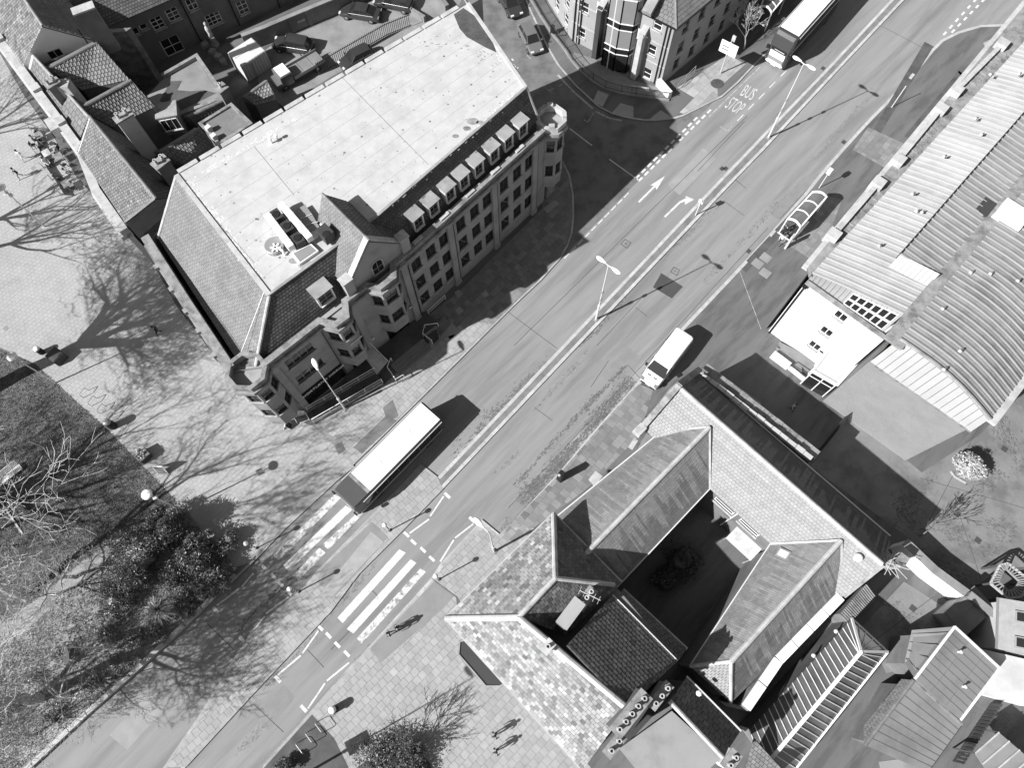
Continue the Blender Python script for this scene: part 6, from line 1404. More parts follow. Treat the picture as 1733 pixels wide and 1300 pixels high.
# ================================================================== VEHICLES
def wheel(parent, x, y, r=.33, w=.22, local=True):
    m = MB(); prof = [(r*.62, -w/2), (r*.93, -w/2), (r, -w*.3), (r, w*.3), (r*.93, w/2), (r*.62, w/2)]
    n = 18; k0 = 0
    for rr, yy in prof:
        for j in range(n): t = 2*math.pi*j/n; m.v.append(Vector((x+math.cos(t)*rr, y+yy, r+math.sin(t)*rr)))
    for i in range(len(prof)-1):
        for j in range(n): a = i*n+j; b = i*n+(j+1) % n; m.f.append([a, b, b+n, a+n]); m.c.append(1); m.m.append(0)
    o = m.build('wheel', 'rubber', parent, local=True)
    rm = MB()
    for s in (-1, 1):
        c = Vector((x, y+s*w*.42, r)); ring = [c+Vector((math.cos(2*math.pi*j/12)*r*.62, 0, math.sin(2*math.pi*j/12)*r*.62)) for j in range(12)]
        rm.add(ring+[c+Vector((0, s*.03, 0))], [[j, (j+1) % 12, 12] for j in range(12)])
    rm.build('rim', 'steel', o, local=True)
def loft(st, name, m, parent, smooth=True):
    """stations (x, [(y,z) half-profile bottom to top]) mirrored"""
    mb = MB(); n = len(st[0][1])*2
    for x, pr in st:
        ring = [(-y, z) for y, z in pr]+[(y, z) for y, z in reversed(pr)]
        for y, z in ring: mb.v.append(Vector((x, y, z)))
    for i in range(len(st)-1):
        for j in range(n):
            a = i*n+j; b = i*n+(j+1) % n; mb.f.append([a, a+n, b+n, b]); mb.c.append(1); mb.m.append(0)
    mb.f.append(list(range(n))); mb.c.append(1); mb.m.append(0); mb.f.append([(len(st)-1)*n+n-1-j for j in range(n)]); mb.c.append(1); mb.m.append(0)
    o = mb.build(name, m, parent, local=True, smooth=False); return o
def car(label, c, heading, paint='car_dark', L=4.4, W=1.8, H=1.48, est=False, group=None):
    o = thing('parked_car', c, label, 'car', group, rz=heading); h = L/2; w = W/2
    zb = .92
    def ring(wd, z1, zl=.24): return [(wd*.86, zl), (wd, zl+.16), (wd*1.0, z1*.72), (wd*.94, z1-.05), (wd*.80, z1)]
    st = [(-h, ring(w*.80, .78, .34)), (-h+.12, ring(w*.92, .9)), (-h+.6, ring(w, .96)), (-h*.2, ring(w, .97)), (h*.38, ring(w, .95)), (h*.7, ring(w*.97, .84)), (h-.2, ring(w*.9, .72)), (h, ring(w*.74, .58, .34))]
    b = loft(st, 'body', paint, o); b.modifiers.new('bevel', 'BEVEL').width = .05
    # greenhouse
    x0, x1, x2, x3 = (-h+.25 if est else -h+.55), (-h+.62 if est else -h*.38), h*.16, h*.48
    zr = H
    q = [(x0, w*.82, .94), (x1, w*.66, zr-.03), (x2, w*.66, zr), (x3, w*.82, .92)]
    g = MB(); pts = [Vector((x, s*y, z)) for s in (1, -1) for x, y, z in q]
    g.add(pts, [[0, 1, 2, 3], [7, 6, 5, 4], [0, 4, 5, 1], [3, 2, 6, 7]]); g.build('side_glass', 'glass', o, local=True)
    rf = MB(); rp = [(x1-.08, w*.70, zr-.02), ((x1+x2)/2, w*.70, zr+.03), (x2+.06, w*.69, zr+.01)]
    for i in range(2):
        a, b_ = rp[i], rp[i+1]; rf.add([(a[0], -a[1], a[2]), (b_[0], -b_[1], b_[2]), (b_[0], -b_[1]*.5, b_[2]+.03), (a[0], -a[1]*.5, a[2]+.03), (b_[0], b_[1]*.5, b_[2]+.03), (a[0], a[1]*.5, a[2]+.03), (b_[0], b_[1], b_[2]), (a[0], a[1], a[2])], [[0, 1, 2, 3], [3, 2, 4, 5], [5, 4, 6, 7]])
    rf.build('roof', paint, o, local=True, smooth=True)
    pl_ = MB()
    for s in (1, -1):
        for i in range(3): pl_.beam(Vector((q[i][0], s*q[i][1], q[i][2])), Vector((q[i+1][0], s*q[i+1][1], q[i+1][2])), .07, .05)
        xm = (x1+x2)/2; pl_.beam(Vector((xm, s*w*.83, .94)), Vector((xm, s*w*.67, zr)), .08, .04)
    pl_.build('pillars', paint, o, local=True)
    for s in (1, -1):
        MB().box((h-.14, s*w*.62, .66), (.22, .36, .14), 0).build('headlight', 'metal_pale', o, local=True)
        MB().box((-h+.06, s*w*.66, .80), (.12, .34, .14), 0).build('tail_light', 'metal_grey', o, local=True)
        MB().box((x3-.1, s*(w+.07), 1.0), (.14, .18, .12), 0).build('mirror', paint, o, local=True)
        for x in (h*.62, -h*.60): wheel(o, x, s*(w-.09))
    MB().box((h-.03, 0, .5), (.06, .52, .12)).build('number_plate', 'white_paint', o, local=True)
    MB().tube([(x0+.1, w*.84, .95), (x3, w*.84, .95)], .015, 4).build('window_trim', 'steel', o, local=True); MB().tube([(x0+.1, -w*.84, .95), (x3, -w*.84, .95)], .015, 4).build('window_trim', 'steel', o, local=True)
    return o
def pz(u, v, z=0.12): q = P(u, v, 0); q.z = z; return q
car('dark estate car parked in the middle of the yard', pz(499, 84), R_(168), 'car_dark', 4.6, 1.85, 1.62, True)
car('dark saloon car parked at the yard end with a traffic cone behind it', pz(612, 29), R_(168), 'car_dark', 4.8, 1.84, 1.42)
car('dark estate car half hidden at the top of the yard', pz(668, 12), R_(165), 'car_dark', 4.7, 1.85, 1.5, True)
car('dark hatchback tucked behind the back railings', pz(606, 106), R_(215), 'car_dark', 4.2, 1.78, 1.5, True)
car('mid grey hatchback parked in the sunlit side street', pz(898, 72, 0), R_(-69), 'car_mid', 4.3, 1.8, 1.5, True)
car('dark hatchback higher up the side street', pz(863, 12, 0), R_(-66), 'car_dark', 4.3, 1.8, 1.5, True)
# white van with front wheels on the pavement
vn = thing('white_van', pz(1123, 617, .06), 'white panel van parked half on the pavement', 'van', rz=math.pi+az(P(1092, 654), P(1153, 574)))
Lv, Wv, Hv = 5.7, 2.0, 2.35
def vr(w, z1, zl=.3): return [(w*.9, zl), (w, zl+.2), (w, z1*.55), (w*.97, z1*.8), (w*.9, z1-.08), (w*.72, z1)]
h = Lv/2
b = loft([(-h, vr(.95, 2.3)), (-h+.15, vr(1.0, 2.38)), (0, vr(1.0, 2.42)), (h-2.15, vr(1.0, 2.38)), (h-1.75, vr(.98, 2.2)), (h-.95, vr(.97, 1.35)), (h-.35, vr(.93, 1.1)), (h-.05, vr(.82, .85)), (h, vr(.74, .66, .36))], 'body', 'car_white', vn); b.modifiers.new('bevel', 'BEVEL').width = .06
MB().add([(h-1.68, -.76, 2.13), (h-1.68, .76, 2.13), (h-.93, .9, 1.40), (h-.93, -.9, 1.40)], [[0, 1, 2, 3]]).build('windscreen', 'glass', vn, local=True)
for v_ in vn.children[-1].data.vertices: v_.co.z += .06
for s in (1, -1):
    MB().add([(h-1.0, s*1.0, 1.38), (h-1.75, s*1.005, 2.0), (h-2.3, s*1.01, 2.0), (h-2.3, s*1.01, 1.35)], [[0, 1, 2, 3]]).build('side_window', 'glass', vn, local=True)
    MB().box((-.4, s*1.01, 1.6), (1.4, .02, .6)).build('side_window', 'glass', vn, local=True); MB().box((-1.95, s*1.01, 1.6), (1.2, .02, .6)).build('side_window', 'glass', vn, local=True)
    MB().box((h-.12, s*.72, .95), (.3, .32, .2)).build('headlight', 'metal_grey', vn, local=True); MB().box((h-1.3, s*1.16, 1.35), (.18, .2, .34)).build('mirror', 'black', vn, local=True)
    for x in (h-.95, -h+1.15): wheel(vn, x, s*.9, .35, .22)
for y in (-.35, .3): MB().box((h-.6, y, 1.29), (.08, .34, .03), .0).build('bonnet_vent', 'black', vn, local=True)
MB().box((h+.01, 0, .5), (.08, 1.5, .22)).build('bumper', 'black', vn, local=True); MB().box((h+.05, 0, .62), (.04, .52, .12)).build('number_plate', 'stone_pale', vn, local=True)
MB().tube([(.9, .3, 2.4), (.8, .3, 2.7)], .02, 5).build('antenna', 'black', vn, local=True)
# buses
def bus(label, rearmid, heading, L, W, H, front_dark, two_deck, name='bus'):
    o = thing(name, rearmid, label, 'bus', rz=heading); w = W/2
    def br(wd, z1, zl=.28): return [(wd*.97, zl), (wd, zl+.15), (wd, z1*.5), (wd, z1-.22), (wd*.96, z1-.07), (wd*.86, z1)]
    b = loft([(0, br(w*.93, H-.1, .34)), (.25, br(w, H-.01)), (L-.5, br(w, H-.01)), (L-.12, br(w*.96, H-.12 if not two_deck else H-.35, .3)), (L, br(w*.88, H*.86 if not two_deck else H*.62, .34))], 'body', 'bus_dark' if two_deck else 'bus_grey', o); b.modifiers.new('bevel', 'BEVEL').width = .05
    rx = L-2.0 if front_dark else L-.9
    MB().prism([(.18, -w*.9), (rx, -w*.9), (rx, w*.9), (.18, w*.9)], H-.02, H+.035).build('roof_panel', 'car_white', o, local=True, bevel=.02)
    if front_dark:
        MB().prism([(rx, -w*.92), (L-.15, -w*.9), (L-.15, w*.9), (rx, w*.92)], H-.03, H+.015).build('front_roof', 'bus_grey', o, local=True); MB().box((rx+.12, 0, H+.03), (.28, W*.9, .05)).build('roof_joint', 'stone_dirty', o, local=True)
    for s in (1, -1):
        levels = ((1.15, 2.25),) if not two_deck else ((1.1, 2.0), (2.75, 3.7))
        for z0, z1 in levels:
            k = 7
            for i in range(k):
                x0 = .5+i*(L-1.6)/k; MB().box((x0+(L-1.6)/k/2, s*(w+.004), (z0+z1)/2), ((L-1.6)/k-.1, .02, z1-z0)).build('side_window', 'glass', o, local=True)
        MB().box((L/2, s*(w+.01), .7 if not two_deck else 2.35), (L-.5, .03, .12)).build('side_stripe', 'metal_pale', o, local=True)
        MB().tube([(.2, s*(w+.06), H-.28), (L-1.0, s*(w+.06), H-.28)], .045, 6).build('roof_rail', 'metal_pale', o, local=True)
        for x in (2.1, L-2.4): wheel(o, x, s*(w-.14), .48, .28)
        MB().box((L+.12, s*(w+.05), H*.66 if not two_deck else 2.3), (.16, .3, .42)).build('mirror', 'black', o, local=True)
        MB().tube([(L-.1, s*w*.9, H*.8 if not two_deck else 2.6), (L+.12, s*(w+.05), H*.72 if not two_deck else 2.5)], .03, 5).build('mirror_arm', 'black', o, local=True)
        MB().box((L+.0, s*w*.68, .62), (.1, .34, .2)).build('headlight', 'white_paint', o, local=True)
    if two_deck:
        MB().add([(L-.10, -w*.9, 2.62), (L-.10, w*.9, 2.62), (L-.42, w*.86, 3.72), (L-.42, -w*.86, 3.72)], [[0, 1, 2, 3]]).build('upper_windscreen', 'glass', o, local=True)
        for v_ in o.children[-1].data.vertices: v_.co.x += .12
        for z0, z1, m_, nm in ((2.2, 2.55, 'black', 'destination_display'), (1.78, 2.08, 'car_white', 'front_panel'), (1.38, 1.72, 'car_white', 'front_panel'), (.92, 1.32, 'metal_grey', 'windscreen'), (.48, .86, 'car_white', 'front_panel')):
            MB().box((L+.04, 0, (z0+z1)/2), (.06, W*.72, z1-z0)).build(nm, m_, o, local=True)
        MB().box((L+.08, .1, 2.36), (.02, 1.2, .1)).build('display_text', 'stone_pale', o, local=True)
    else:
        MB().box((L-.02, 0, 1.65), (.06, W*.84, 1.2)).build('windscreen', 'glass', o, local=True); MB().box((L+.03, 0, .55), (.06, W*.86, .4)).build('bumper', 'stone_pale', o, local=True)
    for x_ in (L*.28, L*.62): MB().box((x_, 0, H+.05), (.7, .6, .05)).build('roof_hatch', 'car_white', o, local=True, bevel=.02)
    for k_ in range(1, 6): MB().box((.3+k_*(rx-.3)/6, 0, H+.037), (.02, W*.88, .006)).build('roof_seam', 'metal_pale', o, local=True)
    MB().box((L+.06, 0, .42), (.03, .6, .13)).build('number_plate', 'white_paint', o, local=True)
    return o
H1 = 3.0
q = [P(u, v, H1) for u, v in ((563, 827), (598, 865), (750, 709), (712, 678))]; fm = (q[0]+q[1])/2; rm = (q[2]+q[3])/2; Lb = (fm-rm).length
bus('single-decker bus with white roof and dark front halted at the zebra crossing', Vector((rm.x, rm.y, 0)), az(rm, fm), Lb, 2.6, H1, True, False)
f2 = (P(1294, 100, .3)+P(1322, 120, .3))/2; d2 = Vector((math.cos(RA+.04), math.sin(RA+.04), 0)); r2 = f2+d2*11.2; r2.z = 0
bus('double-decker bus with white roof and striped front at the bus stop', r2, az(r2, f2), 11.2, 2.5, 4.3, False, True)
# flatbed truck and storage container in the yard
tk = thing('flatbed_truck', pz(510, 128), 'flatbed truck with white cab roof behind the office', 'truck', rz=az(P(575, 100), P(490, 150)))
MB().box((1.9, 0, 1.15), (1.5, 1.8, 1.5)).build('cab', 'car_mid', tk, local=True, bevel=.08); MB().box((1.85, 0, 1.93), (1.2, 1.55, .08)).build('cab_roof', 'car_white', tk, local=True); MB().box((2.9, 0, .8), (.8, 1.7, .7)).build('bonnet', 'car_mid', tk, local=True, bevel=.08)
MB().box((-.9, 0, .8), (4.0, 1.95, .2)).build('bed', 'metal_dark', tk, local=True)
for i in range(3): MB().box((-2.2+i*1.3, 0, .93), (1.25, 1.9, .06)).build('bed_board', 'felt', tk, local=True)
for s in (1, -1):
    MB().box((-.9, s*.97, 1.05), (4.0, .05, .35)).build('side_board', 'metal_grey', tk, local=True)
    for x in (2.4, -1.8): wheel(tk, x, s*.8, .36, .22)
ct = thing('storage_container', pz(425, 105), 'pale steel storage container beside the yard wall', 'container', rz=az(P(395, 130), P(450, 95)))
cc = P(417, 87, 2.4); ca_ = az(P(383, 90, 2.4), P(425, 63, 2.4))
ct.location = (cc.x, cc.y, 0); ct.rotation_euler = (0, 0, ca_)
MB().box((0, 0, 1.25), (3.2, 2.6, 2.3)).build('box', 'metal_pale', ct, local=True, bevel=.04)
for i in range(9): MB().box((-1.4+i*.35, -1.31, 1.25), (.08, .05, 2.1)).build('corrugation', 'stone_pale', ct, local=True)
for y in (-.65, .65): MB().box((0, y, 2.42), (3.0, 1.2, .04)).build('roof_panel', 'metal_pale', ct, local=True)
MB().box((-.5, -1.34, 1.1), (.03, .03, 1.8)).build('door_bar', 'metal_dark', ct, local=True)
cn = thing('traffic_cone', pz(545, 33), 'small pale traffic cone by the boundary wall', 'cone'); MB().lathe([(.2, .03), (.17, .06), (.04, .72), (.02, .75)], pz(545, 33), 10).build('cone', 'stone_pale', cn); MB().box(pz(545, 33, .14), (.42, .42, .04)).build('base', 'black', cn)
gm_ = thing('garden_clutter', pz(360, 70), 'pale statue on a pedestal among yard clutter', 'statue'); c = pz(366, 78)
MB().lathe([(.5, 0), (.5, .3), (.32, .4), (.3, 1.2), (.4, 1.3)], c, 10).build('pedestal', 'stone_dirty', gm_); MB().lathe([(.28, 1.3), (.22, 1.8), (.3, 2.3), (.26, 2.6), (.1, 2.75), (.17, 2.9), (.17, 3.1), (.05, 3.25)], c, 12).build('figure', 'stone_pale', gm_, smooth=True)
for i, (u, v) in enumerate(((345, 66), (350, 80), (372, 100), (380, 108), (362, 92))):
    o = thing('yard_crate', pz(u, v), ['broken pallet beside the statue', 'square crate left of the statue', 'upturned crate near the container', 'low crate against the annexe parapet', 'dark crate below the statue'][i], 'crate', 'crates in the yard')
    for k in range(4): MB().box(pz(u, v, .2+.13*k), (.9-.08*k, .7, .08), i*.7).build('board', 'timber', o)

# ================================================================== STREET FURNITURE
def cobra(parent, c, ang, L=.85, m='lamp_white'):
    d = Vector((math.cos(ang), math.sin(ang), 0)); s_ = Vector((-d.y, d.x, 0)); mb = MB(); n = 10
    prof = [(0, .07, .06), (.2, .12, .08), (.45, .21, .1), (.7, .22, .1), (.92, .14, .08), (1.0, .03, .04)]
    for x, w_, hh in prof:
        for j in range(n): t = 2*math.pi*j/n; mb.v.append(c+d*(x*L)+s_*(math.cos(t)*w_)+Vector((0, 0, math.sin(t)*hh)))
    for i in range(len(prof)-1):
        for j in range(n): a = i*n+j; b = i*n+(j+1) % n; mb.f.append([a, b, b+n, a+n]); mb.c.append(1); mb.m.append(0)
    mb.build('lamp_head', m, parent, smooth=True)
def column(o, b, h, m='metal_pale', r=.10):
    MB().tube([b, b+Vector((0, 0, h*.28)), b+Vector((0, 0, h*.285)), b+Vector((0, 0, h))], [r, r, r*.62, r*.42], 10).build('column', m, o); MB().box(b+Vector((0, 0, .06)), (.4, .4, .12), RA).build('base_plate', 'metal_grey', o)
    MB().lathe([(r*1.3, h*.27), (r*1.3, h*.3)], b, 10).build('collar', m, o)
for u, v, lab in ((1008.5, 541, 'tall twin-headed street lamp on the reservation beside the dark patch'), (1300, 233, 'tall twin-headed street lamp on the reservation near the bus stop')):
    b = P(u, v, .1); o = thing('street_lamp', b, lab, 'lamp', 'tall street lamps'); column(o, b, 10.3); a = PA
    for s in (0, math.pi): 
        d = Vector((math.cos(a+s), math.sin(a+s), 0)); MB().tube([b+Vector((0, 0, 10.25)), b+Vector((0, 0, 10.35))+d*.35], .05, 8).build('arm', 'metal_pale', o); cobra(o, b+Vector((0, 0, 10.37))+d*.3, a+s, .95)
    for z in (4.2, 5.6): MB().box(b+Vector((0, 0, z)), (.22, .22, .3), RA).build('bracket', 'metal_grey', o)
b = P(584, 692, .1); o = thing('street_lamp', b, 'single-headed street lamp before the office ramp', 'lamp', 'tall street lamps'); column(o, b, 9.6); cobra(o, b+Vector((0, 0, 9.6)), R_(118), 1.15); MB().tube([b+Vector((0, 0, 9.5)), b+Vector((0, 0, 9.7))+Vector((-.1, .18, 0))], .05, 6).build('arm', 'metal_pale', o)
b = P(836, 934, .1); o = thing('street_lamp', b, 'single-headed street lamp with bent neck on the kerb build-out', 'lamp', 'tall street lamps'); column(o, b, 9.4); MB().tube([b+Vector((0, 0, 9.4)), b+Vector((-.15, .15, 9.8)), b+Vector((-.5, .45, 9.95))], .05, 8).build('arm', 'metal_pale', o); cobra(o, b+Vector((-.45, .4, 9.95)), R_(135), 1.0)
b = P(497, 1322, .1); o = thing('street_lamp', b, 'street lamp with sign plate just outside the lower edge', 'lamp', 'tall street lamps'); column(o, b, 12.2); cobra(o, b+Vector((0, 0, 12.2)), R_(130), 1.1); MB().box(b+Vector((.1, .1, 4.2)), (1.1, .06, 1.5), R_(118)).build('sign_plate', 'metal_grey', o)
b = P(200, 1098, .05); o = thing('street_lamp', b, 'street lamp with leaf-shaped head among the shrubs', 'lamp', 'tall street lamps'); column(o, b, 7.4, r=.08); cobra(o, b+Vector((0, 0, 7.4)), R_(-75), 1.2); MB().tube([b+Vector((0, 0, 6.9)), b+Vector((.3, .1, 7.2)), b+Vector((.6, .0, 7.0))], .05, 6).build('bracket', 'metal_pale', o)
def disc_lamp(u, v, h, lab, grp='disc-topped plaza lamps'):
    b = P(u, v, .1); o = thing('plaza_lamp', b, lab, 'lamp', grp); MB().tube([b, b+Vector((0, 0, h))], [.08, .045], 8).build('column', 'metal_pale', o); MB().lathe([(.05, h-.05), (.42, h), (.44, h+.05), (.3, h+.16), (.05, h+.22)], b, 18).build('disc_head', 'lamp_white', o, smooth=True)
    MB().box(b+Vector((.22, -.1, h-1.0)), (.3, .2, .28), .5).build('floodlight', 'metal_pale', o); MB().box(b+Vector((-.18, .15, h-.9)), (.25, .2, .25), .5).build('floodlight', 'metal_pale', o); MB().tube([b+Vector((-.2, .1, h-1.05)), b+Vector((.25, -.1, h-1.05))], .03, 5).build('crossbar', 'metal_pale', o)
disc_lamp(310, 864, 6.6, 'disc-topped lamp at the corner of grass and shrub bed'); disc_lamp(95, 648, 6.3, 'disc-topped lamp at the upper corner of the grass'); disc_lamp(76, 384, 6.6, 'disc-topped lamp standing on open plaza paving')
def beacon(u, v, lab):
    b = P(u, v, .1); o = thing('crossing_beacon', b, lab, 'beacon', 'beacons at the zebra crossing')
    for k in range(8): MB().tube([b+Vector((0, 0, k*.32)), b+Vector((0, 0, (k+1)*.32-.002))], .055, 8).build('band', 'white_paint' if k % 2 else 'black', o)
    MB().ball(b+Vector((0, 0, 2.75)), .2, 14, 10).build('globe', 'lamp_white', o, smooth=True); MB().lathe([(.14, 0), (.12, .12)], b, 10).build('base', 'metal_dark', o)
for u, v, lab in ((660, 898, 'zebra beacon on the island nearest the bus'), (506, 1002, 'zebra beacon on the island at its lower end'), (743, 981, 'zebra beacon on the pavement by the slate house'), (435, 928, 'zebra beacon at the plaza edge by the shrubs')): beacon(u, v, lab)
def bin_(u, v, r, h, lab, top='white_paint', body='black'):
    b = P(u, v, .1); o = thing('litter_bin', b, lab, 'bin', 'litter bins'); MB().lathe([(r*.9, 0), (r, .1), (r, h*.8), (r*.96, h*.82)], b, 16).build('body', body, o); MB().lathe([(r*1.02, h*.82), (r*.95, h*.93), (r*.6, h), (r*.05, h+.03)], b, 16).build('lid', top, o, smooth=True); MB().box(b+Vector((r*.7, -r*.7, h*.66)), (.3, .1, .16), R_(45)).build('slot', 'black', o)
bin_(567, 1201, .30, 1.15, 'white-topped round bin beside the cycle stands'); bin_(193, 722, .36, 1.5, 'grey-topped round bin on the grass edge', 'metal_grey'); 
o = thing('planter_box', P(246, 773, .1), 'square dark planter full of small flowers on the plaza', 'planter'); c = P(246, 773, .1); MB().box(c+Vector((0, 0, .4)), (1.05, 1.05, .8), RA).build('box', 'timber_dark', o); MB().box(c+Vector((0, 0, .82)), (1.12, 1.12, .06), RA).build('rim', 'metal_grey', o)
m = MB(); r = random.Random(8)
for i in range(70): p = c+Vector((r.uniform(-.42, .42), r.uniform(-.42, .42), .86+r.uniform(0, .15))); m.ball(p, r.uniform(.04, .08), 5, 3, shade=r.choice((.3, .5, 2.2)))
m.build('flowers', 'leaf_pale', o, shade=True)['kind'] = 'stuff'
o = thing('planter_box', P(100, 606, .1), 'tall dark planter in the tree shadow by the plaza lamp', 'planter'); c = P(102, 607, .1); MB().box(c+Vector((0, 0, .5)), (1.2, 1.2, 1.0), RA+.1).build('box', 'timber_dark', o); MB().box(c+Vector((0, 0, 1.02)), (1.05, 1.05, .06), RA+.1).build('soil', 'soil', o)
bin_(72, 597, .28, 1.1, 'white-topped round bin beside the tall dark planter')
def a_board(u, v, ang, lab, w=.75, h=1.1, m1='metal_dark', m2='white_paint'):
    b = P(u, v, .1); o = thing('pavement_sign', b, lab, 'sign', 'pavement signs'); d = Vector((math.cos(ang), math.sin(ang), 0)); n = Vector((-d.y, d.x, 0))
    for s in (1, -1):
        a0, a1 = b-d*w/2+n*s*.35, b+d*w/2+n*s*.35; t0, t1 = b-d*w/2+n*s*.03+Vector((0, 0, h)), b+d*w/2+n*s*.03+Vector((0, 0, h)); MB().slab([a0, a1, t1, t0], .03).build('panel', m1, o)
        for p, q in ((a0, a1), (a1, t1), (t1, t0), (t0, a0)): MB().beam(p, q, .05, .05).build('frame', m2, o)
a_board(278, 796, RA-.85, 'folding pavement sign beside the flower planter', .9, 1.3, 'felt'); a_board(512, 708, .35, 'dark boxy pavement sign in front of the shop corner', 1.1, .9)
a_board(487, 722, 1.6, 'small pavement sign at the shop corner edge', .6, .9)
def hoop(u, v, ang, lab, w=.8, h=.8, m='steel', grp='cycle hoops'):
    b = P(u, v, .1); o = thing('cycle_stand', b, lab, 'cycle stand', grp); d = Vector((math.cos(ang), math.sin(ang), 0))*w/2
    MB().tube([b-d, b-d+Vector((0, 0, h*.85)), b-d*.8+Vector((0, 0, h)), b+d*.8+Vector((0, 0, h)), b+d+Vector((0, 0, h*.85)), b+d], .03, 8).build('hoop', m, o)
    for s in (-1, 1): MB().lathe([(.08, 0), (.07, .02)], b+d*s, 8).build('foot_plate', 'metal_grey', o)
for u, v, lab in ((543, 1231, 'steel cycle hoop nearest the round bin'), (527, 1248, 'middle steel cycle hoop of three on the dark patch'), (511, 1266, 'lowest steel cycle hoop on the dark patch')): hoop(u, v, PA-.1, lab, .95, .85)
for u, v, lab in ((146, 667, 'thin cycle hoop nearest the disc-topped lamp'), (160, 681, 'second thin cycle hoop along the grass edge'), (175, 694, 'third thin cycle hoop along the grass edge'), (190, 708, 'thin cycle hoop nearest the grey-topped bin')): hoop(u, v, RA+.3, lab, .8, .75, 'metal_grey')
# white slatted bench
o = thing('slatted_bench', P(10, 812), 'white slatted bench at the left edge on the grass', 'bench'); a0, a1 = P(-25, 838, 0), P(38, 788, 0); d = (a1-a0).normalized(); n = Vector((d.y, -d.x, 0)); L = (a1-a0).length
for k in range(6): MB().beam(a0+n*(.1*k)+Vector((0, 0, .45)), a1+n*(.1*k)+Vector((0, 0, .45)), .07, .04).build('seat_slat', 'white_paint', o)
for k in range(5): MB().beam(a0-n*(.08+.05*k)+Vector((0, 0, .55+.1*k)), a1-n*(.08+.05*k)+Vector((0, 0, .55+.1*k)), .04, .07).build('back_slat', 'white_paint', o)
for t in (.05, .5, .95):
    p = lerp(a0, a1, t); MB().beam(p, p+Vector((0, 0, .45)), .06, .06).build('leg', 'white_paint', o); MB().beam(p+n*.5, p+n*.5+Vector((0, 0, .45)), .06, .06).build('leg', 'white_paint', o); MB().beam(p-n*.05+Vector((0, 0, .4)), p-n*.33+Vector((0, 0, 1.05)), .06, .05).build('back_post', 'white_paint', o)
# direction sign, small posts
b = P(1219, 124, .1); o = thing('direction_sign', b, 'large white direction board on a post by the bus stop', 'sign'); fQ = Frame(P(1221, 88, 3.1), P(1245, 100, 3.1))
MB().tube([b, b+Vector((0, 0, 4.4))], .08, 8).build('post', 'stone_pale', o); MB().box(b+fQ.n*.12+Vector((0, 0, 3.6)), (1.95, .08, 1.5), fQ.a).build('board', 'white_paint', o)
for z in (3.75, 3.35): MB().box(b+fQ.n*.17-fQ.d*.3+Vector((0, 0, z)), (.8, .02, .1), fQ.a).build('text_bar', 'metal_dark', o)
MB().box(b+Vector((.25, .25, 4.6)), (.12, .4, .7), RA).build('top_plate', 'stone_pale', o)
MB().lathe([(.75, 0), (.7, .02)], P(1214, 141, ZP+.014), 14, sy=.9).build('tree_pit', 'asphalt_dark', pd_)
b = P(1177, 364, .1); o = thing('keep_left_post', b, 'short sign post on the reservation beside the turn arrow', 'sign'); MB().tube([b, b+Vector((0, 0, 2.3))], .06, 8).build('post', 'metal_pale', o); MB().box(b+Vector((.05, .1, 2.2)), (.12, .5, .5), RA).build('sign_plate', 'metal_pale', o); MB().lathe([(.16, 2.4), (.12, 2.6), (.02, 2.66)], b, 10).build('cap', 'white_paint', o)
b = P(1509, 181, .1); o = thing('sign_post', b, 'thin bare post on the dark pavement opposite the factory', 'post'); MB().tube([b, b+Vector((0, 0, 3.1))], .045, 8).build('post', 'metal_pale', o); MB().lathe([(.12, 0), (.1, .06)], b, 8).build('foot', 'metal_grey', o)
gline(pr, (1251, 457), (1288, 557), .06, 'paint_faint', 'painted_line', ZP+.01)
b = P(950, 812, .1); o = thing('information_pillar', b, 'dark slab-like pillar standing on the pavement near the streaky roof', 'pillar'); MB().box(b+Vector((-.1, .05, 1.05)), (.55, .5, 2.1), RA).build('slab', 'black', o, bevel=.03); MB().box(b+Vector((-.32, -.12, 2.12)), (.2, .22, .04), RA).build('top_light', 'stone_pale', o)
for u, v, m_ in ((1010, 794, 'slab'), (1440, 0, 'slab')): pass
MB().prism(PP([(996, 812), (1008, 797), (1020, 806), (1006, 824)], .13), .1, .135).build('utility_cover', 'stone_pale', pr); MB().prism(PP([(1063, 757), (1074, 740), (1080, 746), (1070, 762)], .13), .1, .135).build('utility_cover', 'stone_pale', pr)
for (u, v) in ((1282, 446), (1295, 462), (1296, 436)): MB().box(P(u, v, .125), (.9, 1.0, .02), RA).build('utility_cover', 'concrete', pr)
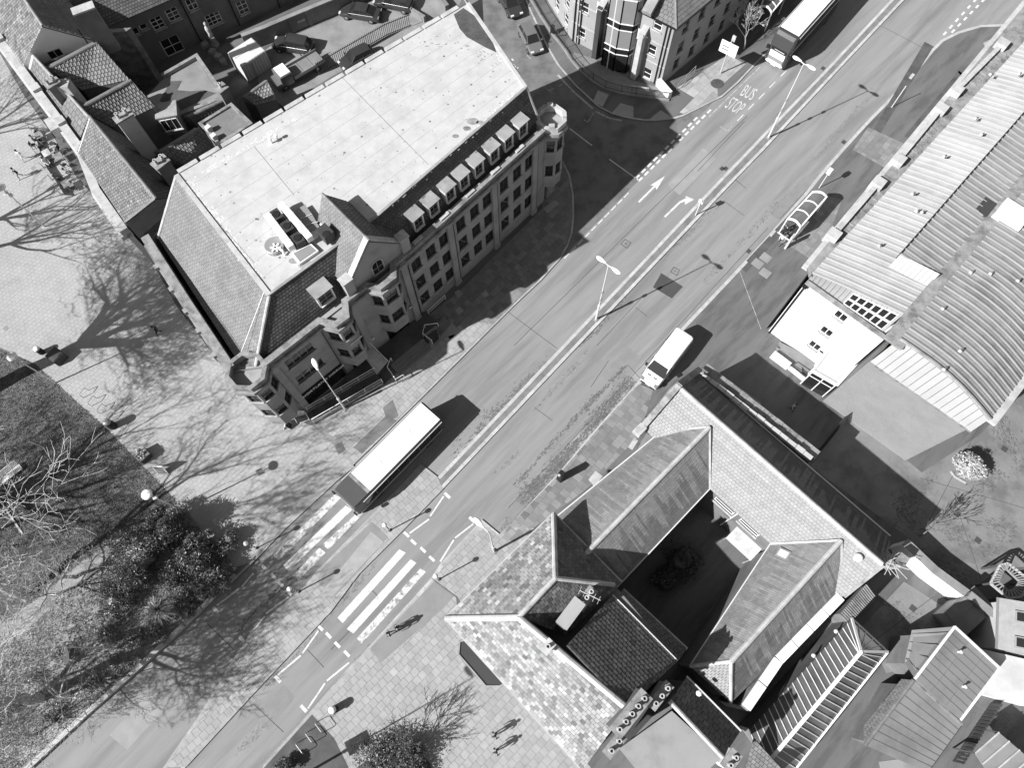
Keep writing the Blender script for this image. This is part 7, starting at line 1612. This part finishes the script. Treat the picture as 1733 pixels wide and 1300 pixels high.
# bus shelters
def shelter(label, q, h=2.6, seat=True):
    o = thing('bus_shelter', P(*q[0]), label, 'bus shelter'); A, B, C, D = [P(u, v, h) for u, v in q]   # A-B road side, D-C back
    k = 3
    def arc(a, d, t): return lerp(a, d, t)+Vector((0, 0, .35*math.sin(math.pi*t)))
    for i in range(k):
        for j in range(6):
            a0, d0 = lerp(A, B, i/k), lerp(D, C, i/k); a1, d1 = lerp(A, B, (i+1)/k), lerp(D, C, (i+1)/k)
            MB().add([arc(a0, d0, j/6), arc(a1, d1, j/6), arc(a1, d1, (j+1)/6), arc(a0, d0, (j+1)/6)], [[0, 1, 2, 3]]).build('roof_pane', 'glass_roof', o)
    for i in range(k+1): a0, d0 = lerp(A, B, i/k), lerp(D, C, i/k); MB().tube([arc(a0, d0, j/8) for j in range(9)], .07 if 0 < i < k else .12, 6).build('hoop', 'white_paint', o)
    for p, r_ in ((A, B), (D, C)): MB().beam(p, r_, .14, .14).build('roof_beam', 'white_paint', o)
    for p in (A, B, C, D): MB().beam(Vector((p.x, p.y, .1)), p, .09, .09).build('post', 'white_paint', o)
    MB().add([Vector((D.x, D.y, .4)), Vector((C.x, C.y, .4)), C-Vector((0, 0, .2)), D-Vector((0, 0, .2))], [[0, 1, 2, 3]]).build('back_pane', 'glass_roof', o)
    MB().beam(lerp(A, D, .75)+Vector((0, 0, -h+.55)), lerp(B, C, .75)+Vector((0, 0, -h+.55)), .3, .06).build('seat', 'metal_dark', o)
    e0, e1 = lerp(A, B, -.22), lerp(D, C, -.22); MB().beam(e0-Vector((0, 0, 1.3)), e1-Vector((0, 0, 1.3)), .1, .1).build('end_rail', 'metal_pale', o); MB().box(e1-Vector((0, 0, 1.4)), (.2, .5, 2.2), RA+1.57).build('advert_panel', 'stone_pale', o)
    return o
shelter('white-framed bus shelter with curved glass roof beside the factory', [(1333, 370), (1375, 325), (1399, 333), (1355, 384)])
shelter('bus shelter partly out of view behind the double-decker bus', [(1306, 21), (1330, -8), (1300, -25), (1288, 10)])
b = P(1386, 318, .1); o = thing('bus_stop_flag', b, 'white bus stop box beside the shelter end', 'sign'); MB().tube([b, b+Vector((0, 0, 2.7))], .05, 8).build('post', 'metal_pale', o); MB().box(b+Vector((0, 0, 2.75)), (.5, .4, .5), RA).build('flag_box', 'white_paint', o)
o = thing('gas_meter_box', P(1175, 690), 'small stone kneeler block at the gable foot by the van', 'block'); MB().box(P(1112, 745, .3), (.6, .5, .6), RA).build('block', 'stone_pale', o)
ra = thing('shop_wall_sign', FA(-2.4, -8, 0), 'narrow dark sign with pale lettering on the office plaza wall', 'sign')
fW = Frame(L1, L0); MB().box(fW(9.2, .42, 3.2), (4.2, .1, .7), fW.a).build('board', 'black', ra)

# ================================================================== PEOPLE
def person(u, v, heading, label, top='cloth_dark', legs='cloth_dark', hair='hair', pose='walk', z=.12, hgt=1.72, group=None, bag=False):
    b = P(u, v, 0); b.z = z; o = thing('person', b, label, 'person', group, rz=heading)
    k = hgt/1.75
    if pose == 'sit':
        J = {'pel': (0, 0, .52), 'ch': (-.04, 0, .95), 'nk': (-.02, 0, 1.12), 'hd': (.02, 0, 1.27), 'ht': (.03, 0, 1.36), 'lh': (.05, .11, .52), 'lk': (.45, .13, .54), 'la': (.47, .13, .09), 'lt': (.63, .14, .05), 'rh': (.05, -.11, .52), 'rk': (.45, -.13, .54), 'ra': (.43, -.14, .09), 'rt': (.6, -.15, .05), 'ls': (-.03, .2, 1.03), 'le': (.1, .27, .78), 'lw': (.36, .18, .74), 'rs': (-.03, -.2, 1.03), 're': (.1, -.27, .78), 'rw': (.36, -.16, .74)}
    else:
        st = .26 if pose == 'walk' else .04
        J = {'pel': (0, 0, .95), 'ch': (.02, 0, 1.32), 'nk': (.03, 0, 1.48), 'hd': (.06, 0, 1.61), 'ht': (.06, 0, 1.70), 'lh': (0, .10, .90), 'lk': (st*.7+.04, .11, .50), 'la': (st*.8, .11, .09), 'lt': (st*.8+.17, .13, .05), 'rh': (0, -.10, .90), 'rk': (-st*.2+.03, -.11, .49), 'ra': (-st-.06, -.11, .12), 'rt': (-st+.1, -.13, .05), 'ls': (.02, .2, 1.41), 'le': (-.12 if pose == 'walk' else 0, .27, 1.13), 'lw': (-.02, .27, .88), 'rs': (.02, -.2, 1.41), 're': (.06, -.27, 1.13), 'rw': (.24 if pose == 'walk' else .05, -.24, .92)}
    RAD = {'pel': .15, 'ch': .17, 'nk': .065, 'hd': .105, 'ht': .07, 'lh': .09, 'lk': .062, 'la': .043, 'lt': .035, 'rh': .09, 'rk': .062, 'ra': .043, 'rt': .035, 'ls': .075, 'le': .048, 'lw': .034, 'rs': .075, 're': .048, 'rw': .034}
    names = list(J); E = [('pel', 'ch'), ('ch', 'nk'), ('nk', 'hd'), ('hd', 'ht'), ('pel', 'lh'), ('lh', 'lk'), ('lk', 'la'), ('la', 'lt'), ('pel', 'rh'), ('rh', 'rk'), ('rk', 'ra'), ('ra', 'rt'), ('ch', 'ls'), ('ls', 'le'), ('le', 'lw'), ('ch', 'rs'), ('rs', 're'), ('re', 'rw')]
    me = bpy.data.meshes.new('body'); me.from_pydata([tuple(c*k for c in J[n]) for n in names], [(names.index(a), names.index(b_)) for a, b_ in E], [])
    ob = bpy.data.objects.new('body', me); col.objects.link(ob); ob.modifiers.new('skin', 'SKIN'); ob.modifiers.new('sub', 'SUBSURF').levels = 1
    for i, n in enumerate(names): sv = me.skin_vertices[0].data[i]; sv.radius = (RAD[n]*k, RAD[n]*k*(.75 if n in ('ch', 'pel') else 1)); sv.use_root = (n == 'pel')
    bpy.context.view_layer.update(); m2 = bpy.data.meshes.new_from_object(ob.evaluated_get(bpy.context.evaluated_depsgraph_get())); bpy.data.objects.remove(ob)
    for mm in (top, legs, 'skin', 'black'): m2.materials.append(M[mm])
    zn, zw = J['nk'][2]*k, J['pel'][2]*k
    for p in m2.polygons:
        c = p.center
        near_wrist = min((c-Vector(J['lw'])*k).length, (c-Vector(J['rw'])*k).length) < .05
        if c.z > zn-.02: p.material_index = 2
        elif near_wrist: p.material_index = 2
        elif c.z < .1*k: p.material_index = 3
        elif c.z < zw-.05 and abs(c.y) < .21 and not (pose == 'sit' and c.z > .64): p.material_index = 1
        p.use_smooth = True
    bd = bpy.data.objects.new('body', m2); col.objects.link(bd); bd.parent = o
    hd = Vector(J['hd'])*k
    MB().ball(hd+Vector((-.015, 0, .035)), .118*k, 12, 8, sz=1.05).build('hair', hair, o, local=True, smooth=True)
    f = MB(); f.ball(hd+Vector((.10, 0, -.01)), .028, 6, 4); 
    for s in (1, -1): f.ball(hd+Vector((.02, s*.105, -.01)), .025, 6, 4)
    f.build('nose_and_ears', 'skin', bd, local=True)
    for s, w_ in ((1, 'lw'), (-1, 'rw')):
        c = Vector(J[w_])*k; hm = MB(); hm.box(c+Vector((.01, 0, -.05)), (.07, .035, .09))
        for q_, ln in enumerate((.06, .075, .08, .065)): hm.tube([c+Vector((-.025+q_*.022, 0, -.09)), c+Vector((-.02+q_*.022, s*-.012, -.09-ln*.6)), c+Vector((-.012+q_*.022, s*-.03, -.09-ln)), ], .0095, 5)
        hm.tube([c+Vector((.04, 0, -.03)), c+Vector((.07, s*-.015, -.07)), c+Vector((.075, s*-.02, -.1))], .011, 5); hm.build('hand', 'skin', bd, local=True)
    if bag: MB().box((-.16*k, 0, 1.2*k), (.16, .3, .42)).build('rucksack', 'cloth_mid', o, local=True, bevel=.04)
    return o
person(662, 1073, R_(200), 'person in dark top with pale sleeves walking by the zebra crossing', 'cloth_mid', 'cloth_dark'); person(676, 1064, R_(205), 'dark-clothed person walking just behind another beside the zebra', 'cloth_dark', 'cloth_mid', bag=True)
person(838, 1243, R_(20), 'upper of two dark-clothed people walking below the slate house', group='pair walking together'); person(840, 1270, R_(15), 'lower of two dark-clothed people walking below the slate house', group='pair walking together')
person(1318, 413, R_(240), 'person in pale top walking away from the bus shelter', 'cloth_pale', 'cloth_mid'); person(1323, 398, R_(200), 'dark-clothed person waiting at the bus shelter end', 'cloth_dark', 'cloth_dark', pose='stand')
person(1336, 694, R_(300), 'person in pale top standing in the shaded alley', 'cloth_pale', 'cloth_mid', pose='walk')
person(272, 566, R_(215), 'person in black coat crossing the tree shadow on the plaza', 'cloth_dark', 'cloth_dark', bag=True)
person(38, 302, R_(230), 'dark-clothed person walking past the cafe tables', 'cloth_dark', 'cloth_mid'); person(44, 272, R_(250), 'person with pale clothes walking past the cafe tables', 'cloth_pale', 'cloth_pale')
# cafe terrace: tables, chairs and seated people
def chair(u, v, ang, lab):
    b = P(u, v, .12); o = thing('cafe_chair', b, lab, 'chair', 'cafe chairs', rz=ang)
    MB().box((0, 0, .46), (.44, .44, .05)).build('seat', 'timber_dark', o, local=True); MB().box((-.21, 0, .72), (.04, .42, .36)).build('backrest', 'timber_dark', o, local=True)
    for x in (-.19, .19):
        for y in (-.19, .19): MB().box((x, y, .22), (.04, .04, .44)).build('leg', 'metal_dark', o, local=True)
def table(u, v, ang, lab, m='stone_dirty'):
    b = P(u, v, .12); o = thing('cafe_table', b, lab, 'table', 'cafe tables', rz=ang); MB().box((0, 0, .74), (.95, .75, .04)).build('table_top', m, o, local=True)
    for x in (-.4, .4):
        for y in (-.3, .3): MB().box((x, y, .36), (.05, .05, .72)).build('leg', 'metal_dark', o, local=True)
TA = az(P(60, 180), P(150, 310))
names_t = ['cafe table nearest the white parapet corner', 'cafe table with a pale top in the middle row', 'cafe table at the lower end of the cafe', 'cafe table at the upper end in tree shade']
for i, (u, v) in enumerate(((106, 272), (85, 266), (118, 318), (72, 236))): table(u, v, TA, names_t[i], 'stone_dirty' if i != 1 else 'stone_pale')
ci = 0; cl = ['left of the table in the middle row', 'right of the table in the middle row', 'below the corner table', 'above the corner table', 'left of the lower table', 'right of the lower table', 'below the shaded upper table', 'beside the shaded upper table', 'furthest out on the paving']
for (u, v, a) in ((76, 258, 0), (92, 275, 3), (112, 283, 2), (100, 262, 5), (108, 312, 0), (128, 322, 3), (78, 246, 2), (66, 228, 5), (60, 250, 1)): chair(u, v, TA+a, 'dark cafe chair '+cl[ci]); ci += 1
for (u, v, a, t, lab) in ((84, 281, .5, 'cloth_pale', 'seated person in pale top at the middle cafe table'), (119, 300, 2.5, 'cloth_pale', 'seated person in pale top below the parapet corner'), (100, 306, 1.0, 'cloth_mid', 'seated person in grey top beside the lower cafe table'), (106, 258, 4, 'cloth_dark', 'seated person in dark top against the cafe wall'), (64, 244, 1.5, 'cloth_mid', 'seated person in grey top at the shaded upper table')): person(u, v, TA+a, lab, t, 'cloth_dark', pose='sit')
for i, (u, v) in enumerate(((52, 218), (64, 262), (74, 284), (88, 304), (104, 330))):
    b = P(u, v, .12); o = thing('cafe_barrier_post', b, ['uppermost pale post of the cafe barrier', 'second pale post of the cafe barrier', 'middle pale post of the cafe barrier', 'fourth pale post of the cafe barrier', 'lowest pale post of the cafe barrier'][i], 'post', 'cafe barrier posts'); MB().tube([b, b+Vector((0, 0, 1.0))], .04, 6).build('post', 'metal_pale', o); MB().lathe([(.2, 0), (.18, .04)], b, 10).build('foot', 'metal_grey', o)
    if i: MB().slab([P(*((52, 218), (64, 262), (74, 284), (88, 304), (104, 330))[i-1], .9), P(u, v, .9), P(u, v, .3), P(*((52, 218), (64, 262), (74, 284), (88, 304), (104, 330))[i-1], .3)], .02).build('screen', 'metal_dark', o)

# ================================================================== PARK: GRASS, PATH, SHRUBS, TREES
mat('path_gravel', .27, var=.15, scale=.7, fine=.12, fscale=12, blot=.2, bscale=.5)
mat('bank', .24, var=.3, scale=.6, fine=.28, fscale=7, bump=.8)
G1 = [(-80, 575), (10, 597), (60, 618), (94, 648), (178, 724), (279, 828), (300, 852), (225, 893), (140, 950), (60, 1015), (-80, 1110)]
BED = [(318, 868), (400, 962), (378, 994), (313, 1060), (221, 1146), (148, 1210), (56, 1296), (-80, 1420), (-80, 1160), (0, 1112), (75, 1040), (150, 972), (232, 905)]
PATH = [(300, 852), (318, 868), (232, 905), (150, 972), (75, 1040), (0, 1112), (-80, 1160), (-80, 1110), (60, 1015), (140, 950), (225, 893)]
structure(MB().prism(PP(G1, .14), .02, .15), 'lawn', 'grass'); structure(MB().prism(PP(BED, .14), .02, .16), 'shrub_bed', 'bank'); structure(MB().prism(PP(PATH, .13), .02, .13), 'path', 'path_gravel')
MB().strip(PP([(0, 846), (40, 905)], .1), .15, .1, .24).build('path_edging', 'stone_pale')['kind'] = 'structure'
pk = thing('park_kerb_wall', P(150, 1220), 'low pale stone edging wall between scrub bank and road', 'wall'); kw = PP([(400, 974), (313, 1058), (221, 1144), (148, 1208), (56, 1294), (-40, 1380)], .1)
for a_, b_ in zip(kw, kw[1:]):
    k_ = max(1, int((b_-a_).length/1.4))
    for i_ in range(k_): MB().strip([lerp(a_, b_, i_/k_), lerp(a_, b_, (i_+.97)/k_)], .38, .05, .38+rnd.uniform(-.015, .015)).build('edging_stone', 'stone_pale', pk)
def inside(p, poly):
    c = False; n = len(poly); j = n-1
    for i in range(n):
        a, b = poly[i], poly[j]
        if (a.y > p[1]) != (b.y > p[1]) and p[0] < (b.x-a.x)*(p[1]-a.y)/(b.y-a.y)+a.x: c = not c
        j = i
    return c
def scatter(poly, n, seed):
    r = random.Random(seed); x0, x1 = min(p.x for p in poly), max(p.x for p in poly); y0, y1 = min(p.y for p in poly), max(p.y for p in poly); out = []
    while len(out) < n:
        p = (r.uniform(x0, x1), r.uniform(y0, y1))
        if inside(p, poly): out.append(p)
    return out
def tufts(name, poly_px, n, seed, lab, size=.16, lo=.5, hi=1.8):
    r = random.Random(seed); mb = MB()
    for x, y in scatter(PP(poly_px, .15), n, seed):
        cl = .5+.5*math.sin(x*1.1+math.sin(y*.9))*math.sin(y*1.3+2*math.sin(x*.7)); s_ = r.uniform(lo, hi)*(.6+.8*cl)
        for k in range(3):
            t = r.uniform(0, 6.28); h = size*r.uniform(.4, 1.2); l = size*r.uniform(.5, 1.4); w = .02+size*.12
            b0 = Vector((x+r.uniform(-.1, .1), y+r.uniform(-.1, .1), .13)); d = Vector((math.cos(t), math.sin(t), 0)); n_ = Vector((-d.y, d.x, 0))*w
            mb.add([b0-n_, b0+n_, b0+d*l+Vector((0, 0, h))], [[0, 1, 2]], s_)
    o = mb.build(name, 'blade', None, shade=True); tag(o, lab, 'grass', kind='stuff')
tufts('grass', G1, 17000, 1, 'short rough winter grass on the lawn', .13, .3, 1.5); tufts('ground_cover', BED, 8500, 2, 'rough low ground cover in the shrub bed', .2, .6, 3.0)
def foliage(parent, c, rx, ry, rz_, n, size, m, seed, name='foliage', clumps=9, shell=.55):
    r = random.Random(seed); mb = MB(); cs = []
    for i in range(clumps):
        t = r.uniform(0, 6.28); u = r.uniform(-.2, 1); q = math.sqrt(max(0, 1-u*u))*r.uniform(.5, .95); cs.append((Vector((q*math.cos(t)*rx, q*math.sin(t)*ry, u*rz_*.8)), r.uniform(.32, .6)))
    for i in range(n):
        cc_, s_ = r.choice(cs); d = Vector((r.gauss(0, 1), r.gauss(0, 1), r.gauss(.2, 1))).normalized(); rad = r.uniform(shell, 1.0)
        p = c+cc_+Vector((d.x*rx*s_, d.y*ry*s_, d.z*rz_*s_))*rad
        if p.z < .1: p.z = .1+r.uniform(0, .2)
        a = Vector((r.gauss(0, 1), r.gauss(0, 1), r.gauss(0, .6))).normalized(); b_ = a.cross(d+Vector((r.uniform(-.5, .5), r.uniform(-.5, .5), .3))).normalized(); k = size*r.uniform(.6, 1.3)
        sh_ = r.uniform(.6, 1.5)
        mb.add([p-a*k, p+b_*k*.45, p+a*k, p-b_*k*.45], [[0, 1, 2, 3]], sh_)
    return mb.build(name, m, parent, shade=True)
def shrub(u, v, zc, rx, rz_, n, size, m, lab, seed, grp='shrubs in the bed', ry=None):
    b = P(u, v, .1); o = thing('shrub', b, lab, 'shrub', grp); c = Vector((b.x, b.y, zc))
    foliage(o, c, rx, ry or rx, rz_, int(n*1.25), size, m, seed, clumps=13 if rx > 1.1 else 7)
    foliage(o, c+Vector((0, 0, .1)), rx*.95, (ry or rx)*.95, rz_, int(n*.3), size*.55, m, seed+500, 'young_leaves', clumps=9)
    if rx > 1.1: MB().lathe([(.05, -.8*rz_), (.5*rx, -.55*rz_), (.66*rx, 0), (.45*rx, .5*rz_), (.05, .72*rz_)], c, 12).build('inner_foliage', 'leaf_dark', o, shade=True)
    r = random.Random(seed); st = MB()
    for i in range(5): t = r.uniform(0, 6.28); st.tube([b, b+Vector((math.cos(t)*rx*.3, math.sin(t)*rx*.3, zc*.8)), b+Vector((math.cos(t)*rx*.55, math.sin(t)*rx*.55, zc+rz_*.3))], [.05, .03, .015], 5)
    st.build('stem', 'bark', o)
shrub(252, 934, 1.4, 2.4, 1.7, 5600, .10, 'leaf', 'large glossy-leaved shrub in the middle of the bed', 11); shrub(300, 900, 1.6, 1.9, 1.9, 3200, .11, 'leaf_dark', 'tall dark shrub at the top of the bed', 12)
shrub(345, 945, 1.3, 1.7, 1.5, 2600, .12, 'leaf_dark', 'dark rounded shrub nearest the zebra beacon', 13); shrub(362, 988, 1.0, 1.5, 1.2, 1500, .17, 'leaf', 'broad-leaved shrub with pale tips by the kerb', 14); shrub(228, 980, .9, 1.6, 1.1, 3000, .075, 'leaf', 'spreading shrub on the path side of the bed', 15)
shrub(205, 1012, .8, 1.5, 1.0, 2000, .1, 'leaf', 'low shrub left of the spiky plant', 16); shrub(310, 975, .9, 1.2, 1.1, 1500, .1, 'leaf_dark', 'small dark shrub in the heart of the bed', 17); shrub(392, 925, .7, 1.1, .9, 1100, .12, 'leaf', 'pale-tipped shrub at the plaza corner of the bed', 18)
for i, (u, v, s_) in enumerate(((325, 918, .35), (352, 905, .28), (366, 922, .25), (316, 1005, .32), (330, 1020, .3), (338, 990, .36), (306, 1035, .34), (345, 1008, .3), (325, 1040, .25))):
    shrub(u, v, .5, s_*1.5, s_*1.5, 260, .1, 'leaf_pale' if i % 2 else 'leaf', ['rounded clipped shrub in the darkest part of the bed', 'small ball shrub under the tall dark shrub', 'small ball shrub nearest the beacon shadow', 'pale ball shrub above the spiky plant', 'pale ball shrub by the kerb wall', 'pale ball shrub in the bed centre', 'ball shrub right beside the spiky plant', 'ball shrub between kerb and broad-leaved shrub', 'lowest ball shrub near the kerb'][i], 30+i, 'ball shrubs')
hl = ['scrubby shrub at the foot of the leaf-headed lamp', 'scrubby shrub right of the leaf-headed lamp', 'scrubby shrub along the lower kerb', 'scrubby shrub midway down the kerb bank', 'scrubby shrub in the pale branch tangle', 'scrubby shrub on the bank below the path', 'scrubby shrub nearest the spiky plant foot', 'scrubby shrub low on the bank', 'scrubby shrub at the left edge']
for i, (u, v) in enumerate(((190, 1075), (235, 1085), (150, 1150), (205, 1120), (60, 1150), (110, 1110), (270, 1075), (90, 1210), (20, 1190))): shrub(u, v, .35, 1.0, .45, 420, .09, 'leaf', hl[i], 50+i, 'scrub on the bank', ry=.8)
yu = thing('spiky_plant', P(268, 1032), 'spiky fan-leaved plant with long strap leaves', 'plant'); r = random.Random(4); c = P(268, 1032, 1.5); mb = MB()
for i in range(150):
    t = r.uniform(0, 6.28); el = r.uniform(-.2, 1.3); L = r.uniform(.9, 1.6); d = Vector((math.cos(t)*math.cos(el), math.sin(t)*math.cos(el), math.sin(el))); s_ = Vector((-d.y, d.x, 0)).normalized()*.04
    p1 = c+d*L*.55; p2 = c+d*L-Vector((0, 0, .25*L*(1-el/1.4))); mb.add([c-s_, c+s_, p1+s_*1.3, p1-s_*1.3], [[0, 1, 2, 3]], r.uniform(.6, 1.6)); mb.add([p1-s_*1.3, p1+s_*1.3, p2], [[0, 1, 2]], r.uniform(.8, 2.0))
mb.build('leaves', 'leaf_pale', yu, shade=True); MB().tube([P(268, 1032), c], .14, 8).build('stem', 'bark', yu)
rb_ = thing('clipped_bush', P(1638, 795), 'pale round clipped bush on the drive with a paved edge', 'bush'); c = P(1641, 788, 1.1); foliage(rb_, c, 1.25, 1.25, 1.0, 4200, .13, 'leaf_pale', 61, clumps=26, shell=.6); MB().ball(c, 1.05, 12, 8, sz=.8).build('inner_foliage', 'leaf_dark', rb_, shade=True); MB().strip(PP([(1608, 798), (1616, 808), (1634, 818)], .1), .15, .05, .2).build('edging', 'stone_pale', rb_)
shb = thing('hedge_bush', P(665, 1275), 'dense dark bush with twiggy top at the bottom edge', 'bush'); c = P(662, 1290, .9); foliage(shb, c, 2.5, 1.7, 1.1, 5200, .10, 'leaf_dark', 62, clumps=22); foliage(shb, c+Vector((.2, .2, .3)), 2.3, 1.5, 1.0, 1800, .09, 'leaf', 63, clumps=18); MB().tube([P(662, 1290), c], .15, 6).build('stem', 'bark', shb)
structure(MB().prism(PP([(590, 1310), (625, 1285), (660, 1240), (690, 1250), (760, 1330), (620, 1400)], .14), .05, .15), 'hedge_bed', 'soil')
sb2 = thing('clipped_bush', P(485, 1296), 'dark low bush at the bottom edge by the kerb', 'bush'); foliage(sb2, P(484, 1302, .6), .9, .9, .6, 1200, .1, 'leaf_dark', 64); MB().tube([P(484, 1302), P(484, 1302, .5)], .08, 6).build('stem', 'bark', sb2)

def tree(u, v, h, fork, seed, lab, m='bark', tr=.32, spread=.9, levels=6, kids=(5, 3, 3, 3, 3, 3), base=None, twig=.02, rr=(.62, .86), lean=(0, 0), decay=.74, grp='bare trees of the park'):
    b = base or P(u, v, .1); o = thing('bare_tree', b, lab, 'tree', grp); r = random.Random(seed); tk_, cr_ = MB(), MB()
    tr *= 1.35
    def branch(p, d, L, rad, lv):
        n = 4 if lv < 2 else (3 if lv < 5 else 2); pts = [p]; dd = d.copy(); rs = [rad]; r1 = rad*(.6 if lv else .72)
        for i in range(n):
            dd = (dd+Vector((r.gauss(0, .13), r.gauss(0, .13), r.gauss(.03, .1)))).normalized(); p = p+dd*(L/n); pts.append(p); rs.append(rad+(r1-rad)*(i+1)/n)
        (tk_ if lv < 2 else cr_).tube(pts, rs, 8 if lv == 0 else (6 if lv < 3 else (4 if lv < 4 else 3)), cap=False)
        if lv >= levels: return
        k = kids[min(lv, len(kids)-1)]
        for i in range(k):
            t = 2*math.pi*(i+r.uniform(-.25, .25))/k+seed; ax = dd.cross(Vector((math.cos(t), math.sin(t), .2))).normalized()
            ang = r.uniform(.30, .75)*spread*(1.15 if lv == 0 else 1); nd = (Matrix.Rotation(ang, 3, ax) @ dd); nd.z += .06; nd.normalize()
            at_ = pts[-1] if (lv == 0 or r.random() < .55) else pts[-2]
            branch(at_, nd, L*decay*r.uniform(.75, 1.15) if lv else (h-fork)*.38*r.uniform(.8, 1.15), max(twig, r1*r.uniform(*rr)), lv+1)
    branch(b, Vector((lean[0], lean[1], 1)).normalized(), fork, tr, 0)
    tk_.build('trunk', m, o, smooth=True); c = cr_.build('crown', m, o, smooth=True); return o
tree(-62, 686, 19.5, 8.2, 21, 'bare tree left of the plaza casting a wide branch shadow', tr=.54, spread=1.35, levels=7, kids=(10, 4, 4, 3, 3, 2, 2), decay=.79, rr=(.52, .76), twig=.025)
tree(-110, 905, 16, 5.0, 22, 'bare tree beyond the lawn casting long straight shadows', tr=.36)
tree(-120, 400, 16, 5, 23, 'bare tree shading the cafe terrace', tr=.24, levels=7, kids=(6, 3, 3, 3, 3, 2, 2), rr=(.5, .74), twig=.02)
tree(-140, 290, 16, 5, 36, 'bare tree above the cafe at the left edge', tr=.22, levels=7, kids=(7, 4, 3, 3, 3, 2, 2), rr=(.5, .74), twig=.02)
tree(-80, 440, 14, 4, 24, 'bare tree at the upper left shading the plaza', tr=.2, levels=7, kids=(5, 3, 3, 3, 3, 2, 2), twig=.025)
tree(45, 1012, 18, 6.5, 25, 'pale bare tree leaning over the path', 'bark_pale', tr=.26, spread=1.0, levels=7, kids=(5, 3, 3, 3, 3, 2, 2))
tree(-190, 860, 15, 5, 33, 'bare tree behind the bench casting parallel shadows', tr=.3)
tree(-170, 980, 16, 5.5, 34, 'bare tree off the lower lawn corner', tr=.3)
tree(70, 1182, 14.5, 6.0, 26, 'pale bare tree shading the road from the bank', 'bark_pale', tr=.30, spread=1.15, levels=7, kids=(9, 4, 4, 3, 3, 2, 2), decay=.76, rr=(.5, .74), twig=.022)
tree(128, 978, 8.5, 2.0, 41, 'pale spreading bare tree over the path by the shrubs', 'bark_pale', tr=.13, spread=1.25, levels=6, kids=(7, 4, 3, 3, 2, 2), rr=(.5, .7), twig=.012)
tree(95, 1008, 7.5, 1.5, 42, 'small pale bare tree with pale web of twigs at the left', 'bark_pale', tr=.12, spread=1.3, levels=6, kids=(7, 4, 3, 3, 2, 2), rr=(.5, .7), twig=.012)
tree(118, 1175, 8, 2, 43, 'pale bare tree with wavy limbs below the leaf-headed lamp', 'bark_pale', tr=.12, spread=1.2, levels=6, kids=(6, 3, 3, 3, 2, 2), rr=(.5, .7), twig=.012)
tree(60, 1245, 6, 1.5, 44, 'pale bare tree low on the scrub bank', 'bark_pale', tr=.1, spread=1.2, levels=6, kids=(6, 3, 3, 3, 2, 2), rr=(.5, .7), twig=.012)
tree(-20, 1230, 11, 4.0, 28, 'pale bare tree at the lower left edge', 'bark_pale', tr=.22, levels=6)
tree(1259, 82, 5.2, 1.4, 27, 'small bare street tree behind the direction board', 'bark_pale', tr=.07, levels=5, spread=.8, kids=(4, 3, 3, 3, 2), grp='small bare trees')
tree(700, 1262, 4.6, .6, 29, 'twiggy bare sapling in the dark bush', 'bark', tr=.06, levels=5, spread=.8, kids=(5, 4, 3, 3, 2), grp='small bare trees')
tree(1556, 908, 4.2, 1.3, 45, 'thin bare sapling at the edge of the sunny drive', 'bark', tr=.05, levels=5, spread=.8, kids=(4, 3, 3, 2, 2), grp='small bare trees')
shrub(1150, 950, .8, 1.6, .9, 900, .12, 'leaf_dark', 'dark shrub in the shaded courtyard', 70, 'courtyard shrubs'); shrub(1125, 985, .7, 1.3, .8, 700, .12, 'leaf_dark', 'second dark shrub lower in the courtyard', 71, 'courtyard shrubs')
